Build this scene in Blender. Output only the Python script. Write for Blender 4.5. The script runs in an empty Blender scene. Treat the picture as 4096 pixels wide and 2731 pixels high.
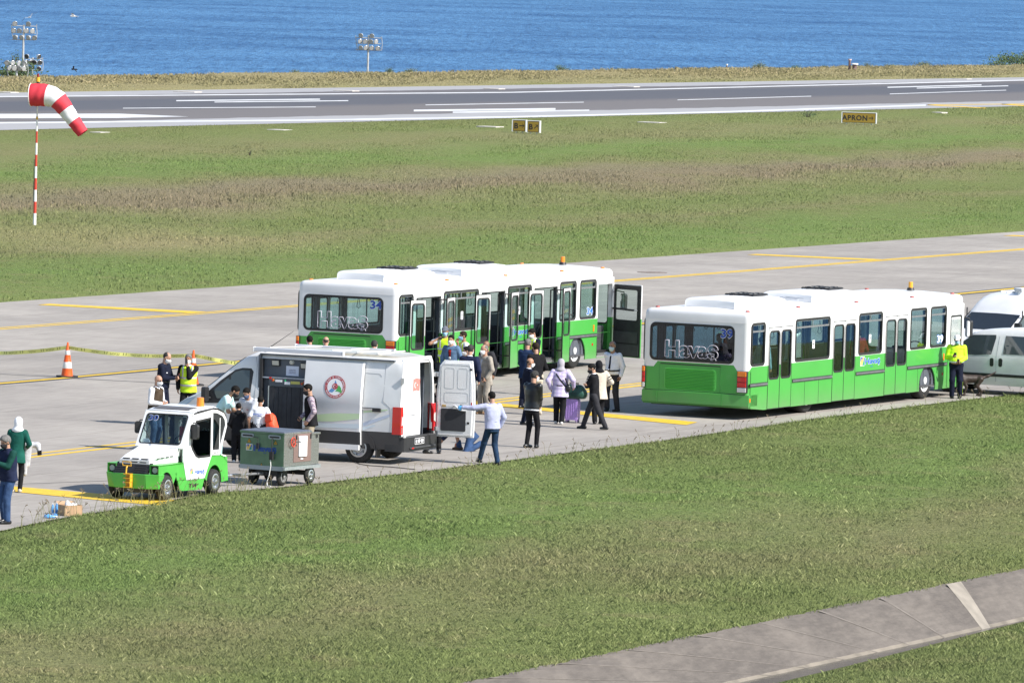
import bpy, bmesh, math, random
import numpy as np
from math import sin, cos, pi, radians
from mathutils import Matrix, Vector
from mathutils.geometry import delaunay_2d_cdt
C = bpy.context.scene.collection
SC = bpy.context.scene
rnd = random.Random(7)
NR = np.random.RandomState(11)

# ------------------------------------------------------------------ camera
FPX, CAM_H, PITCH, ROLL = 27909.3, 12.447, 0.0597, 0.0282     # focal length in pixels of a 4096 px wide frame
cam = bpy.data.cameras.new('camera'); cam_ob = bpy.data.objects.new('camera', cam); C.objects.link(cam_ob)
cam.sensor_width = 36; cam.lens = FPX * 36 / 4096; cam.clip_start = 1; cam.clip_end = 60000
_f = Vector((0, cos(PITCH), -sin(PITCH))); _u0 = Vector((0, sin(PITCH), cos(PITCH))); _r0 = Vector((1, 0, 0))
_r = cos(ROLL) * _r0 + sin(ROLL) * _u0; _u = cos(ROLL) * _u0 - sin(ROLL) * _r0
cam_ob.matrix_world = Matrix(((_r.x, _u.x, -_f.x, 0), (_r.y, _u.y, -_f.y, 0), (_r.z, _u.z, -_f.z, CAM_H), (0, 0, 0, 1)))
SC.camera = cam_ob

def G(px, py, z=0.0):
    """survey: point of the horizontal plane at height z seen at a photo pixel (4096 x 2731)"""
    px, py = float(px), float(py); d = (px - 2048) * _r - (py - 1365.5) * _u + FPX * _f
    t = (z - CAM_H) / d.z
    return Vector((d.x * t, d.y * t, z))

# ------------------------------------------------------------------ light
SUN_EL = radians(40); SX, SY = 0.88, -0.475
world = bpy.data.worlds.new('World'); SC.world = world; world.use_nodes = True
wn = world.node_tree; wn.nodes.clear()
sky = wn.nodes.new('ShaderNodeTexSky'); sky.sky_type = 'NISHITA'; sky.sun_disc = False
sky.sun_elevation = SUN_EL; sky.sun_rotation = math.atan2(SX, SY); sky.altitude = 30
sky.air_density = 1.0; sky.dust_density = 0.6; sky.ozone_density = 1.0
bg = wn.nodes.new('ShaderNodeBackground'); bg.inputs['Strength'].default_value = 0.11
wo = wn.nodes.new('ShaderNodeOutputWorld')
wn.links.new(sky.outputs[0], bg.inputs['Color']); wn.links.new(bg.outputs[0], wo.inputs['Surface'])
sun = bpy.data.lights.new('sun', 'SUN'); sun.energy = 4.6; sun.angle = radians(0.55); sun.color = (1.0, 0.955, 0.89)
sun_ob = bpy.data.objects.new('sun', sun); C.objects.link(sun_ob); sun_ob.location = (60, 60, 60)
_sd = Vector((SX * cos(SUN_EL), SY * cos(SUN_EL), sin(SUN_EL)))
sun_ob.rotation_euler = _sd.to_track_quat('Z', 'Y').to_euler()
SC.view_settings.view_transform = 'Standard'; SC.view_settings.look = 'None'
SC.view_settings.exposure = 0.7; SC.view_settings.gamma = 1.0; SC.view_settings.use_curve_mapping = False
SC.cycles.max_bounces = 8; SC.cycles.transparent_max_bounces = 24; SC.cycles.use_denoising = True

# ------------------------------------------------------------------ materials
MATS = {}
def nodes(m):
    m.use_nodes = True; nt = m.node_tree; nt.nodes.clear()
    return nt, (lambda t, **k: _node(nt, t, k)), nt.links.new
def _node(nt, t, k):
    n = nt.nodes.new(t)
    for a, v in k.items():
        if a == 'ins':
            for i, x in v.items(): n.inputs[i].default_value = x
        else: setattr(n, a, v)
    return n
def col4(c): return (c[0], c[1], c[2], 1.0)
def mat(name, c, rough=0.6, metal=0.0, var=0.0, scale=8.0, bump=0.0, coat=0.0, spec=0.5, sss=0):
    """plain procedural surface: base colour with a soft noise of its own, optional bump"""
    if name in MATS: return MATS[name]
    m = bpy.data.materials.new(name); MATS[name] = m
    nt, N, L = nodes(m)
    out = N('ShaderNodeOutputMaterial'); b = N('ShaderNodeBsdfPrincipled')
    b.inputs['Roughness'].default_value = rough; b.inputs['Metallic'].default_value = metal
    b.inputs['Specular IOR Level'].default_value = spec; b.inputs['Coat Weight'].default_value = coat
    b.inputs['Base Color'].default_value = col4(c)
    L(b.outputs[0], out.inputs[0])
    if var or bump:
        tc = N('ShaderNodeTexCoord'); nz = N('ShaderNodeTexNoise'); nz.inputs['Scale'].default_value = scale; nz.inputs['Detail'].default_value = 5
        L(tc.outputs['Object'], nz.inputs['Vector'])
        if var:
            r = N('ShaderNodeValToRGB'); e = r.color_ramp.elements
            e[0].position = .3; e[1].position = .7
            e[0].color = col4([max(0, x * (1 - var)) for x in c]); e[1].color = col4([min(1, x * (1 + var)) for x in c])
            L(nz.outputs[0], r.inputs[0]); L(r.outputs[0], b.inputs['Base Color'])
        if bump:
            bp = N('ShaderNodeBump'); bp.inputs['Strength'].default_value = bump; bp.inputs['Distance'].default_value = .02
            L(nz.outputs[0], bp.inputs['Height']); L(bp.outputs[0], b.inputs['Normal'])
    return m
def glass(name, tint, refl=0.25, rough=0.02):
    if name in MATS: return MATS[name]
    m = bpy.data.materials.new(name); MATS[name] = m
    nt, N, L = nodes(m)
    out = N('ShaderNodeOutputMaterial'); t = N('ShaderNodeBsdfTransparent'); t.inputs[0].default_value = col4(tint)
    g = N('ShaderNodeBsdfGlossy'); g.inputs['Roughness'].default_value = rough; g.inputs[0].default_value = (.9, .95, 1, 1)
    fr = N('ShaderNodeFresnel'); fr.inputs[0].default_value = 1.5
    mu = N('ShaderNodeMath', operation='MULTIPLY_ADD'); mu.inputs[1].default_value = 1.0; mu.inputs[2].default_value = refl * .15
    ge = N('ShaderNodeNewGeometry'); inv = N('ShaderNodeMath', operation='SUBTRACT'); inv.inputs[0].default_value = 1; L(ge.outputs['Backfacing'], inv.inputs[1])
    m3 = N('ShaderNodeMath', operation='MULTIPLY'); L(fr.outputs[0], mu.inputs[0]); L(mu.outputs[0], m3.inputs[0]); L(inv.outputs[0], m3.inputs[1]); mu = m3
    mx = N('ShaderNodeMixShader'); L(mu.outputs[0], mx.inputs[0]); L(t.outputs[0], mx.inputs[1]); L(g.outputs[0], mx.inputs[2])
    L(mx.outputs[0], out.inputs[0])
    return m
WHITE = mat('white_paint', (.80, .80, .80), .32, coat=.3, var=.03, scale=2)
GREEN = mat('green_paint', (.085, .42, .075), .35, coat=.3, var=.05, scale=2)
BLACKP = mat('black_plastic', (.022, .022, .024), .5, var=.2, scale=6)
RUBBER = mat('black_rubber', (.02, .02, .02), .75, var=.3, scale=12)
TYRE = mat('tyre_rubber', (.018, .0175, .017), .85, var=.35, scale=20, bump=.3)
DGREY = mat('dark_grey_plastic', (.05, .052, .055), .6, var=.15, scale=5)
MGREY = mat('grey_plastic', (.16, .165, .17), .6, var=.15, scale=5)
STEEL = mat('steel', (.45, .45, .45), .35, 1.0, var=.2, scale=10)
ALU = mat('aluminium', (.62, .63, .65), .35, .9, var=.12, scale=8)
AMBER = mat('amber_lens', (.85, .22, .015), .2, coat=.5)
REDL = mat('red_lens', (.55, .01, .012), .2, coat=.5)
CLEARL = mat('clear_lens', (.62, .62, .60), .15, coat=.6)
YELLOWP = mat('yellow_line_paint', (.68, .44, .03), .7, var=.18, scale=6)
GLASS = glass('tinted_glass', (.50, .66, .66))
GLASSD = glass('dark_glass', (.22, .27, .28))
GLASSC = glass('clear_glass', (.82, .88, .88))
BLUET = mat('blue_lettering', (.02, .09, .42), .5)
WHITET = mat('white_lettering', (.82, .82, .84), .5)
BLACKT = mat('black_lettering', (.02, .02, .02), .6)

# ------------------------------------------------------------------ mesh building
class MB:
    def __init__(s): s.v = []; s.f = []; s.m = []; s.mats = []
    def mi(s, m):
        if m is None: return 0
        if m not in s.mats: s.mats.append(m)
        return s.mats.index(m)
    def add(s, v, f, m=None, M=None):
        o = len(s.v); k = s.mi(m)
        for p in v:
            p = Vector(p); s.v.append(M @ p if M else p)
        for q in f: s.f.append([i + o for i in q]); s.m.append(k)
    def box(s, a, b, m=None, M=None):
        x0, y0, z0 = a; x1, y1, z1 = b
        s.add([(x0, y0, z0), (x1, y0, z0), (x1, y1, z0), (x0, y1, z0), (x0, y0, z1), (x1, y0, z1), (x1, y1, z1), (x0, y1, z1)],
              [(0, 3, 2, 1), (4, 5, 6, 7), (0, 1, 5, 4), (1, 2, 6, 5), (2, 3, 7, 6), (3, 0, 4, 7)], m, M)
    def hexa(s, p, m=None, M=None):            # 8 points: bottom loop ccw, top loop ccw
        s.add(p, [(0, 3, 2, 1), (4, 5, 6, 7), (0, 1, 5, 4), (1, 2, 6, 5), (2, 3, 7, 6), (3, 0, 4, 7)], m, M)
    def cyl(s, a, b, r0, r1=None, n=16, m=None, caps=True, M=None):
        a = Vector(a); b = Vector(b); r1 = r0 if r1 is None else r1
        d = (b - a).normalized(); x = d.orthogonal().normalized(); y = d.cross(x)
        v = []
        for p, r in ((a, r0), (b, r1)):
            for i in range(n):
                t = 2 * pi * i / n; v.append(p + r * (cos(t) * x + sin(t) * y))
        f = [(i, (i + 1) % n, n + (i + 1) % n, n + i) for i in range(n)]
        if caps: f += [tuple(range(n - 1, -1, -1)), tuple(range(n, 2 * n))]
        s.add(v, f, m, M)
    def tube(s, pts, r, n=8, m=None, M=None, closed=False):
        P = [Vector(p) for p in pts]; k = len(P); v = []; f = []
        rr = r if isinstance(r, (list, tuple)) else [r] * k
        up = None
        for i in range(k):
            if closed: d = P[(i + 1) % k] - P[i - 1]
            else: d = P[min(i + 1, k - 1)] - P[max(i - 1, 0)]
            d.normalize()
            if up is None: up = d.orthogonal().normalized()
            up = (up - d * up.dot(d)).normalized(); w = d.cross(up)
            for j in range(n):
                t = 2 * pi * j / n; v.append(P[i] + rr[i] * (cos(t) * up + sin(t) * w))
        for i in range(k if closed else k - 1):
            a, b = i * n, ((i + 1) % k) * n
            for j in range(n): f.append((a + j, a + (j + 1) % n, b + (j + 1) % n, b + j))
        if not closed: f += [tuple(range(n - 1, -1, -1)), tuple(range((k - 1) * n, k * n))]
        s.add(v, f, m, M)
    def lathe(s, prof, n=24, m=None, M=None, mats=None):   # prof: (r, h) along local x axis
        k = len(prof); v = []
        for r, h in prof:
            for i in range(n):
                t = 2 * pi * i / n; v.append((h, r * cos(t), r * sin(t)))
        for j in range(k - 1):
            f = [(j * n + i, (j + 1) * n + i, (j + 1) * n + (i + 1) % n, j * n + (i + 1) % n) for i in range(n)]
            if j == 0: o = len(s.v); s.add(v, f, mats[j] if mats else m, M)
            else:
                kk = s.mi(mats[j] if mats else m)
                for q in f: s.f.append([x + o for x in q]); s.m.append(kk)
    def plate(s, loops, th, m=None, M=None, edge=True):
        """flat plate in local xy with holes, thickness th along +z; loops[0] outer, rest holes"""
        pts = []; edges = []
        for lp in loops:
            o = len(pts); n = len(lp); pts += [Vector(p) for p in lp]
            edges += [(o + i, o + (i + 1) % n) for i in range(n)]
        V, E, F, _, _, _ = delaunay_2d_cdt(pts, edges, [], 1, 1e-5)
        def inside(p, lp):
            c = False; n = len(lp)
            for i in range(n):
                x0, y0 = lp[i]; x1, y1 = lp[(i + 1) % n]
                if (y0 > p[1]) != (y1 > p[1]) and p[0] < (x1 - x0) * (p[1] - y0) / (y1 - y0) + x0: c = not c
            return c
        keep = []
        for t in F:
            c = sum((V[i] for i in t), Vector((0, 0))) / len(t)
            if inside(c, loops[0]) and not any(inside(c, h) for h in loops[1:]): keep.append(tuple(t))
        n = len(V)
        vv = [(p[0], p[1], 0) for p in V] + [(p[0], p[1], th) for p in V]
        ff = [tuple(reversed(t)) for t in keep] + [tuple(i + n for i in t) for t in keep]
        cnt = {}
        for t in keep:
            for i in range(len(t)):
                e = (t[i], t[(i + 1) % len(t)])
                cnt[e] = 1
        for (a, b) in list(cnt):
            if (b, a) not in cnt: ff.append((a, b, b + n, a + n))
        s.add(vv, ff, m, M)
    def loft(s, rings, m=None, M=None, cap0=False, cap1=False, closed=True, skip=None, mf=None):
        n = len(rings[0]); o = len(s.v)
        for r in rings:
            for p in r:
                p = Vector(p); s.v.append(M @ p if M else p)
        for j in range(len(rings) - 1):
            for i in range(n if closed else n - 1):
                if skip and skip(j, i): continue
                s.f.append([o + j * n + i, o + j * n + (i + 1) % n, o + (j + 1) * n + (i + 1) % n, o + (j + 1) * n + i]); s.m.append(s.mi(mf(j, i) if mf else m))
        if cap0: s.f.append([o + i for i in range(n)][::-1]); s.m.append(s.mi(m))
        if cap1: s.f.append([o + (len(rings) - 1) * n + i for i in range(n)]); s.m.append(s.mi(m))
    def build(s, name, m=None, parent=None, smooth=None, bevel=0, loc=None, rotz=0, fix=True):
        me = bpy.data.meshes.new(name); me.from_pydata([tuple(p) for p in s.v], [], s.f)
        if s.mats:
            for x in s.mats: me.materials.append(x)
            me.polygons.foreach_set('material_index', s.m)
        elif m: me.materials.append(m)
        if fix:
            b = bmesh.new(); b.from_mesh(me); bmesh.ops.recalc_face_normals(b, faces=b.faces); b.to_mesh(me); b.free()
        if smooth is not None:
            me.polygons.foreach_set('use_smooth', [True] * len(me.polygons)); me.set_sharp_from_angle(angle=radians(smooth))
        o = bpy.data.objects.new(name, me); C.objects.link(o)
        if parent: o.parent = parent
        if loc is not None: o.location = loc
        o.rotation_euler.z = rotz
        if bevel:
            bv = o.modifiers.new('bevel', 'BEVEL'); bv.width = bevel; bv.segments = 2; bv.limit_method = 'ANGLE'; bv.angle_limit = radians(40)
        return o
def rrect(x0, y0, x1, y1, r, n=5):
    out = []
    for cx, cy, a in ((x1 - r, y1 - r, 0), (x0 + r, y1 - r, 90), (x0 + r, y0 + r, 180), (x1 - r, y0 + r, 270)):
        for i in range(n + 1):
            t = radians(a + 90 * i / n); out.append((cx + r * cos(t), cy + r * sin(t)))
    return out
def shrink(x0, y0, x1, y1, d): return (x0 + d, y0 + d, x1 - d, y1 - d)
def tag(o, label=None, cat=None, group=None, kind=None):
    if label: o['label'] = label
    if cat: o['category'] = cat
    if group: o['group'] = group
    if kind: o['kind'] = kind
    return o
def thing(name, label, cat, loc=(0, 0, 0), rotz=0, group=None):
    o = bpy.data.objects.new(name, None); C.objects.link(o); o.location = loc; o.rotation_euler.z = rotz
    o.empty_display_size = .3
    return tag(o, label, cat, group)
def copy_tree(o, parent=None):
    c = o.copy(); C.objects.link(c)
    if parent: c.parent = parent
    for ch in list(o.children): copy_tree(ch, c)
    return c
def axes(o, x, y, z=None):
    x = Vector(x).normalized(); y = Vector(y).normalized(); z = x.cross(y) if z is None else Vector(z)
    return Matrix(((x.x, y.x, z.x, o[0]), (x.y, y.y, z.y, o[1]), (x.z, y.z, z.z, o[2]), (0, 0, 0, 1)))
def text(name, s, h, M, m, parent=None, width=None, outline=0, bold=0.0, th=.002, spacing=1.0):
    """lettering as real flat geometry; M places the text's xy plane, h is cap height, width stretches"""
    cu = bpy.data.curves.new(name, 'FONT'); cu.body = s; cu.size = 1.0; cu.align_x = 'CENTER'; cu.space_character = spacing
    cu.resolution_u = 3
    if outline: cu.fill_mode = 'NONE'; cu.bevel_depth = outline; cu.bevel_resolution = 0; cu.offset = bold
    else: cu.offset = bold; cu.extrude = th
    ob = bpy.data.objects.new(name, cu)
    me = bpy.data.meshes.new_from_object(ob); bpy.data.objects.remove(ob); me.name = name
    co = np.empty(len(me.vertices) * 3); me.vertices.foreach_get('co', co); co = co.reshape(-1, 3)
    if len(co):
        k = h / .72
        co[:, 0] -= (co[:, 0].min() + co[:, 0].max()) / 2
        w = co[:, 0].max() - co[:, 0].min()
        kx = (width / w) if width else k
        co[:, 0] *= kx; co[:, 1] = co[:, 1] * k - h / 2
        if outline: co[:, 2] *= min(k, kx)
        q = np.array([tuple(M @ Vector(p)) for p in co]); me.vertices.foreach_set('co', q.ravel())
    me.materials.clear(); me.materials.append(m); me.update()
    o = bpy.data.objects.new(name, me); C.objects.link(o)
    if parent: o.parent = parent
    return o
# ------------------------------------------------------------------ ground, runway, sea
NX, NY = 0.891, -0.453                       # across the airfield (towards the camera)
def line(a, b, z=0):                         # field line through two surveyed points, q = 0 .. 1 inside the view
    P, Q = G(*a, z), G(*b, z)
    return lambda q: P + (Q - P) * q
def vnoise(x, y, s, seed=0):                 # cheap smooth value noise (numpy)
    x = np.asarray(x) / s; y = np.asarray(y) / s
    xi = np.floor(x).astype(int); yi = np.floor(y).astype(int); fx = x - xi; fy = y - yi
    h = lambda a, b: (np.sin(a * 127.1 + b * 311.7 + seed * 74.7) * 43758.5453) % 1.0
    u = fx * fx * (3 - 2 * fx); v = fy * fy * (3 - 2 * fy)
    return (h(xi, yi) * (1 - u) + h(xi + 1, yi) * u) * (1 - v) + (h(xi, yi + 1) * (1 - u) + h(xi + 1, yi + 1) * u) * v - .5

EDGE = [G(x, y + 10) for x, y in ((0, 2112), (292, 2051), (578, 2012), (800, 1966), (1145, 1936), (1660, 1878), (2100, 1822), (2700, 1745), (3250, 1665), (3747, 1602), (4096, 1562))]
_d0 = (EDGE[3] - EDGE[0]).normalized(); _d1 = (EDGE[-1] - EDGE[-4]).normalized()
EDGE = [EDGE[0] - _d0 * 60] + EDGE + [EDGE[-1] + _d1 * 300]
ex = np.array([p.x for p in EDGE]); ey = np.array([p.y for p in EDGE])
def edge_x(y): return np.interp(y, ey, ex)   # the apron's near edge as x(y)

DT = line((1900, 2724), (4096, 2276)); DW = line((2908, 2731), (4096, 2472), -.72); DB = line((3104, 2731), (4096, 2481), -.70)
AF = line((0, 1209.5), (4096, 925)); RN = line((0, 521), (4096, 425)); RF = line((0, 372), (4096, 310)); CO = line((0, 313), (4096, 264))

def grass_nodes(m, blade):
    nt, N, L = nodes(m)
    out = N('ShaderNodeOutputMaterial'); b = N('ShaderNodeBsdfPrincipled'); b.inputs['Roughness'].default_value = .65 if blade else .9
    b.inputs['Specular IOR Level'].default_value = .25 if blade else .1
    tc = N('ShaderNodeTexCoord'); sx = N('ShaderNodeSeparateXYZ'); L(tc.outputs['Object'], sx.inputs[0])
    a = N('ShaderNodeMath', operation='MULTIPLY'); a.inputs[1].default_value = NX; L(sx.outputs[0], a.inputs[0])
    t = N('ShaderNodeMath', operation='MULTIPLY_ADD'); t.inputs[1].default_value = NY; L(sx.outputs[1], t.inputs[0]); L(a.outputs[0], t.inputs[2])
    mp = N('ShaderNodeMapping'); mp.inputs['Rotation'].default_value = (0, 0, .47); mp.inputs['Scale'].default_value = (.10, .035, .1); L(tc.outputs['Object'], mp.inputs[0])
    n1 = N('ShaderNodeTexNoise'); n1.inputs['Scale'].default_value = 1.0; n1.inputs['Detail'].default_value = 6; n1.inputs['Roughness'].default_value = .6; L(mp.outputs[0], n1.inputs[0])
    o = N('ShaderNodeMath', operation='MULTIPLY_ADD'); o.inputs[1].default_value = 26.0; L(n1.outputs[0], o.inputs[0]); L(t.outputs[0], o.inputs[2])
    mr = N('ShaderNodeMapRange'); mr.inputs['From Min'].default_value = -290 + 13; mr.inputs['From Max'].default_value = -50 + 13; L(o.outputs[0], mr.inputs[0])
    rp = N('ShaderNodeValToRGB'); e = rp.color_ramp.elements
    gr = (.185, .225, .085); ol = (.225, .230, .112); st = (.340, .295, .170); pu = (.245, .215, .145); br = (.170, .245, .078)
    stops = [(-290, st), (-262, (.33, .285, .165)), (-248, (.30, .275, .15)), (-238, (.195, .215, .085)), (-206, (.20, .225, .09)), (-196, gr), (-185, ol), (-172, br), (-166, gr), (-163, ol), (-156, pu), (-151, (.25, .21, .14)), (-146, ol), (-141, gr), (-137, gr), (-133, ol), (-129, gr), (-123, br), (-112, gr), (-74, gr), (-66, br), (-60, ol), (-55, gr)]
    while len(e) < len(stops): e.new(.5)
    for k, (p, c) in enumerate(stops): e[k].position = (p + 290) / 240; e[k].color = col4(c)
    L(mr.outputs[0], rp.inputs[0])
    # medium patches of dry grass
    n2 = N('ShaderNodeTexNoise'); n2.inputs['Scale'].default_value = .45; n2.inputs['Detail'].default_value = 7; n2.inputs['Roughness'].default_value = .7; L(tc.outputs['Object'], n2.inputs[0])
    r2 = N('ShaderNodeValToRGB'); r2.color_ramp.elements[0].position = .52; r2.color_ramp.elements[1].position = .72; L(n2.outputs[0], r2.inputs[0])
    x2 = N('ShaderNodeMix', data_type='RGBA'); x2.inputs[7].default_value = (.27, .235, .135, 1)
    mm = N('ShaderNodeMath', operation='MULTIPLY'); mm.inputs[1].default_value = .6; L(r2.outputs[0], mm.inputs[0])
    L(mm.outputs[0], x2.inputs[0]); L(rp.outputs[0], x2.inputs[6])
    mp5 = N('ShaderNodeMapping'); mp5.inputs['Location'].default_value = (15 / 10, -268 / 16, 0); mp5.inputs['Scale'].default_value = (1 / 10, 1 / 16, 0); L(tc.outputs['Object'], mp5.inputs[0])
    ln = N('ShaderNodeVectorMath', operation='LENGTH'); L(mp5.outputs[0], ln.inputs[0]); m5 = N('ShaderNodeMapRange'); m5.inputs['From Min'].default_value = 1.0; m5.inputs['From Max'].default_value = .3; L(ln.outputs['Value'], m5.inputs[0])
    m6 = N('ShaderNodeMath', operation='MULTIPLY'); L(m5.outputs[0], m6.inputs[0]); L(n1.outputs[0], m6.inputs[1]); m7 = N('ShaderNodeMath', operation='MULTIPLY'); m7.inputs[1].default_value = 1.3; L(m6.outputs[0], m7.inputs[0])
    x5 = N('ShaderNodeMix', data_type='RGBA'); x5.inputs[7].default_value = col4(st); L(m7.outputs[0], x5.inputs[0]); L(x2.outputs[2], x5.inputs[6])
    cur = x5.outputs[2]
    if blade:
        at = N('ShaderNodeAttribute', attribute_name='tint'); 
        r3 = N('ShaderNodeValToRGB'); ee = r3.color_ramp.elements; ee[0].position = 0; ee[0].color = (.80, .82, .74, 1); ee[1].position = 1; ee[1].color = (2.0, 1.85, 1.95, 1)
        q = ee.new(.62); q.color = (1.15, 1.15, 1.0, 1)
        L(at.outputs['Fac'], r3.inputs[0])
        mu = N('ShaderNodeMix', data_type='RGBA', blend_type='MULTIPLY'); mu.inputs[0].default_value = 1; L(cur, mu.inputs[6]); L(r3.outputs[0], mu.inputs[7]); cur = mu.outputs[2]
        ge = N('ShaderNodeNewGeometry'); va = N('ShaderNodeVectorMath', operation='MULTIPLY_ADD'); va.inputs[1].default_value = (.4, .4, .4); va.inputs[2].default_value = (0, 0, .8); L(ge.outputs['Normal'], va.inputs[0])
        vn = N('ShaderNodeVectorMath', operation='NORMALIZE'); L(va.outputs[0], vn.inputs[0]); L(vn.outputs[0], b.inputs['Normal'])
        tr = N('ShaderNodeBsdfTranslucent'); L(cur, tr.inputs[0]); L(cur, b.inputs['Base Color'])
        mx = N('ShaderNodeMixShader'); mx.inputs[0].default_value = .3; L(b.outputs[0], mx.inputs[1]); L(tr.outputs[0], mx.inputs[2]); L(mx.outputs[0], out.inputs[0])
    else:
        n3 = N('ShaderNodeTexNoise'); n3.inputs['Scale'].default_value = 5; n3.inputs['Detail'].default_value = 6; n3.inputs['Roughness'].default_value = .8; L(tc.outputs['Object'], n3.inputs[0])
        r3 = N('ShaderNodeValToRGB'); r3.color_ramp.elements[0].position = .3; r3.color_ramp.elements[0].color = (.5, .5, .45, 1); r3.color_ramp.elements[1].position = .7; r3.color_ramp.elements[1].color = (1.5, 1.45, 1.3, 1)
        L(n3.outputs[0], r3.inputs[0])
        mu = N('ShaderNodeMix', data_type='RGBA', blend_type='MULTIPLY'); mu.inputs[0].default_value = 1; L(cur, mu.inputs[6]); L(r3.outputs[0], mu.inputs[7])
        L(mu.outputs[2], b.inputs['Base Color']); L(b.outputs[0], out.inputs[0])
        bp = N('ShaderNodeBump'); bp.inputs['Strength'].default_value = .8; bp.inputs['Distance'].default_value = .25; L(n3.outputs[0], bp.inputs['Height']); L(bp.outputs[0], b.inputs['Normal'])
    return m
GROUND = grass_nodes(bpy.data.materials.new('grassy_soil'), False)
BLADE = grass_nodes(bpy.data.materials.new('grass_blade'), True)

# base sheet: rows of the cross-section from behind the camera to the foot of the coast
def sheet():
    qs = np.linspace(-1.3, 2.3, 181)
    rows = []
    def row(fn, z, amp=0.0): rows.append((fn, z, amp))
    off = lambda fn, d: (lambda q: fn(q) + Vector((NX * d, NY * d, 0)))
    row(off(DB, 170), -.3); row(off(DB, 60), -.2); row(off(DB, 6), -.25, .05); row(off(DB, 1.5), -.60, .05); row(DB, -.70, .02); row(off(DB, -.2), -.9); row(DW, -.9)
    row(off(DT, .02), -.06); row(off(DT, -.12), -.005)
    ED = lambda q: Vector((float(edge_x(y)), y, 0)) if (y := (EDGE[1].y + (EDGE[-2].y - EDGE[1].y) * q)) else None
    for k in range(1, 8):
        w = k / 8; row((lambda w: lambda q: off(DT, -.12)(q).lerp(ED(q), w))(w), 0, .05)
    row(off(ED, .15), 0.0); row(off(ED, -.1), -.06)
    row(off(AF, .1), -.06); row(off(AF, -.05), .0)
    for k in range(1, 14):
        w = k / 14; row((lambda w: lambda q: AF(q).lerp(RN(q), w))(w), 0, .14)
    row(off(RN, .2), 0); row(off(RN, -.1), -.06); row(off(RF, .1), -.06); row(off(RF, -.1), 0)
    for k in range(1, 5):
        w = k / 5; row((lambda w: lambda q: RF(q).lerp(CO(q), w))(w), 0.0, .2)
    row(CO, .05, .35); row(off(CO, -4), -.8, .4); row(off(CO, -14), -5, .8); row(off(CO, -60), -24); row(off(CO, -110), -40)
    V = []; 
    for fn, z, amp in rows:
        P = [fn(float(q)) for q in qs]
        x = np.array([p.x for p in P]); y = np.array([p.y for p in P])
        zz = z + amp * (vnoise(x, y, 9, 3) + .6 * vnoise(x, y, 3.3, 5)) if amp else np.full(len(x), z)
        V += [(a, b, c) for a, b, c in zip(x, y, zz)]
    n = len(qs); F = [(j * n + i, j * n + i + 1, (j + 1) * n + i + 1, (j + 1) * n + i) for j in range(len(rows) - 1) for i in range(n - 1)]
    b = MB(); b.add(V, F, GROUND); return b
tag(sheet().build('ground', smooth=60), kind='structure')

# sea
SEA = bpy.data.materials.new('sea_water')
def _sea():
    nt, N, L = nodes(SEA); out = N('ShaderNodeOutputMaterial'); b = N('ShaderNodeBsdfPrincipled')
    b.inputs['Roughness'].default_value = .45; b.inputs['IOR'].default_value = 1.33; b.inputs['Specular IOR Level'].default_value = .10
    tc = N('ShaderNodeTexCoord')
    def ns(sc, rot, det, ro):
        mp = N('ShaderNodeMapping'); mp.inputs['Scale'].default_value = (sc[0], sc[1], 1); mp.inputs['Rotation'].default_value = (0, 0, rot); L(tc.outputs['Object'], mp.inputs[0])
        n = N('ShaderNodeTexNoise'); n.inputs['Scale'].default_value = 1; n.inputs['Detail'].default_value = det; n.inputs['Roughness'].default_value = ro; L(mp.outputs[0], n.inputs[0]); return n
    w1 = ns((.25, .035), .03, 5, .7); w2 = ns((.022, .013), .02, 6, .65); w3 = ns((.0045, .0075), .0, 4, .6)
    ad = N('ShaderNodeMath', operation='ADD'); L(w1.outputs[0], ad.inputs[0]); L(w2.outputs[0], ad.inputs[1])
    bp = N('ShaderNodeBump'); bp.inputs['Strength'].default_value = .9; bp.inputs['Distance'].default_value = 2.5; L(ad.outputs[0], bp.inputs['Height']); L(bp.outputs[0], b.inputs['Normal'])
    s = N('ShaderNodeMath', operation='MULTIPLY_ADD'); s.inputs[1].default_value = .9; L(w2.outputs[0], s.inputs[0]); L(w1.outputs[0], s.inputs[2])
    s2 = N('ShaderNodeMath', operation='MULTIPLY_ADD'); s2.inputs[1].default_value = .7; L(w3.outputs[0], s2.inputs[0]); L(s.outputs[0], s2.inputs[2])
    r = N('ShaderNodeValToRGB'); e = r.color_ramp.elements
    e[0].position = .78; e[0].color = (.018, .080, .205, 1); e[1].position = 1.22; e[1].color = (.085, .215, .40, 1)
    q = e.new(1.0); q.color = (.032, .122, .285, 1)
    dv = N('ShaderNodeMath', operation='MULTIPLY'); dv.inputs[1].default_value = 1.0; L(s2.outputs[0], dv.inputs[0])
    e[0].position = .42; e[1].position = .62; q.position = .515
    dv.inputs[1].default_value = .400; L(dv.outputs[0], r.inputs[0]); L(r.outputs[0], b.inputs['Base Color']); L(b.outputs[0], out.inputs[0])
_sea()
b = MB(); b.add([(-9000, 420, -33), (9000, 420, -33), (9000, 40000, -33), (-9000, 40000, -33)], [(0, 1, 2, 3)], SEA); tag(b.build('sea', fix=False), kind='structure')

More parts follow.
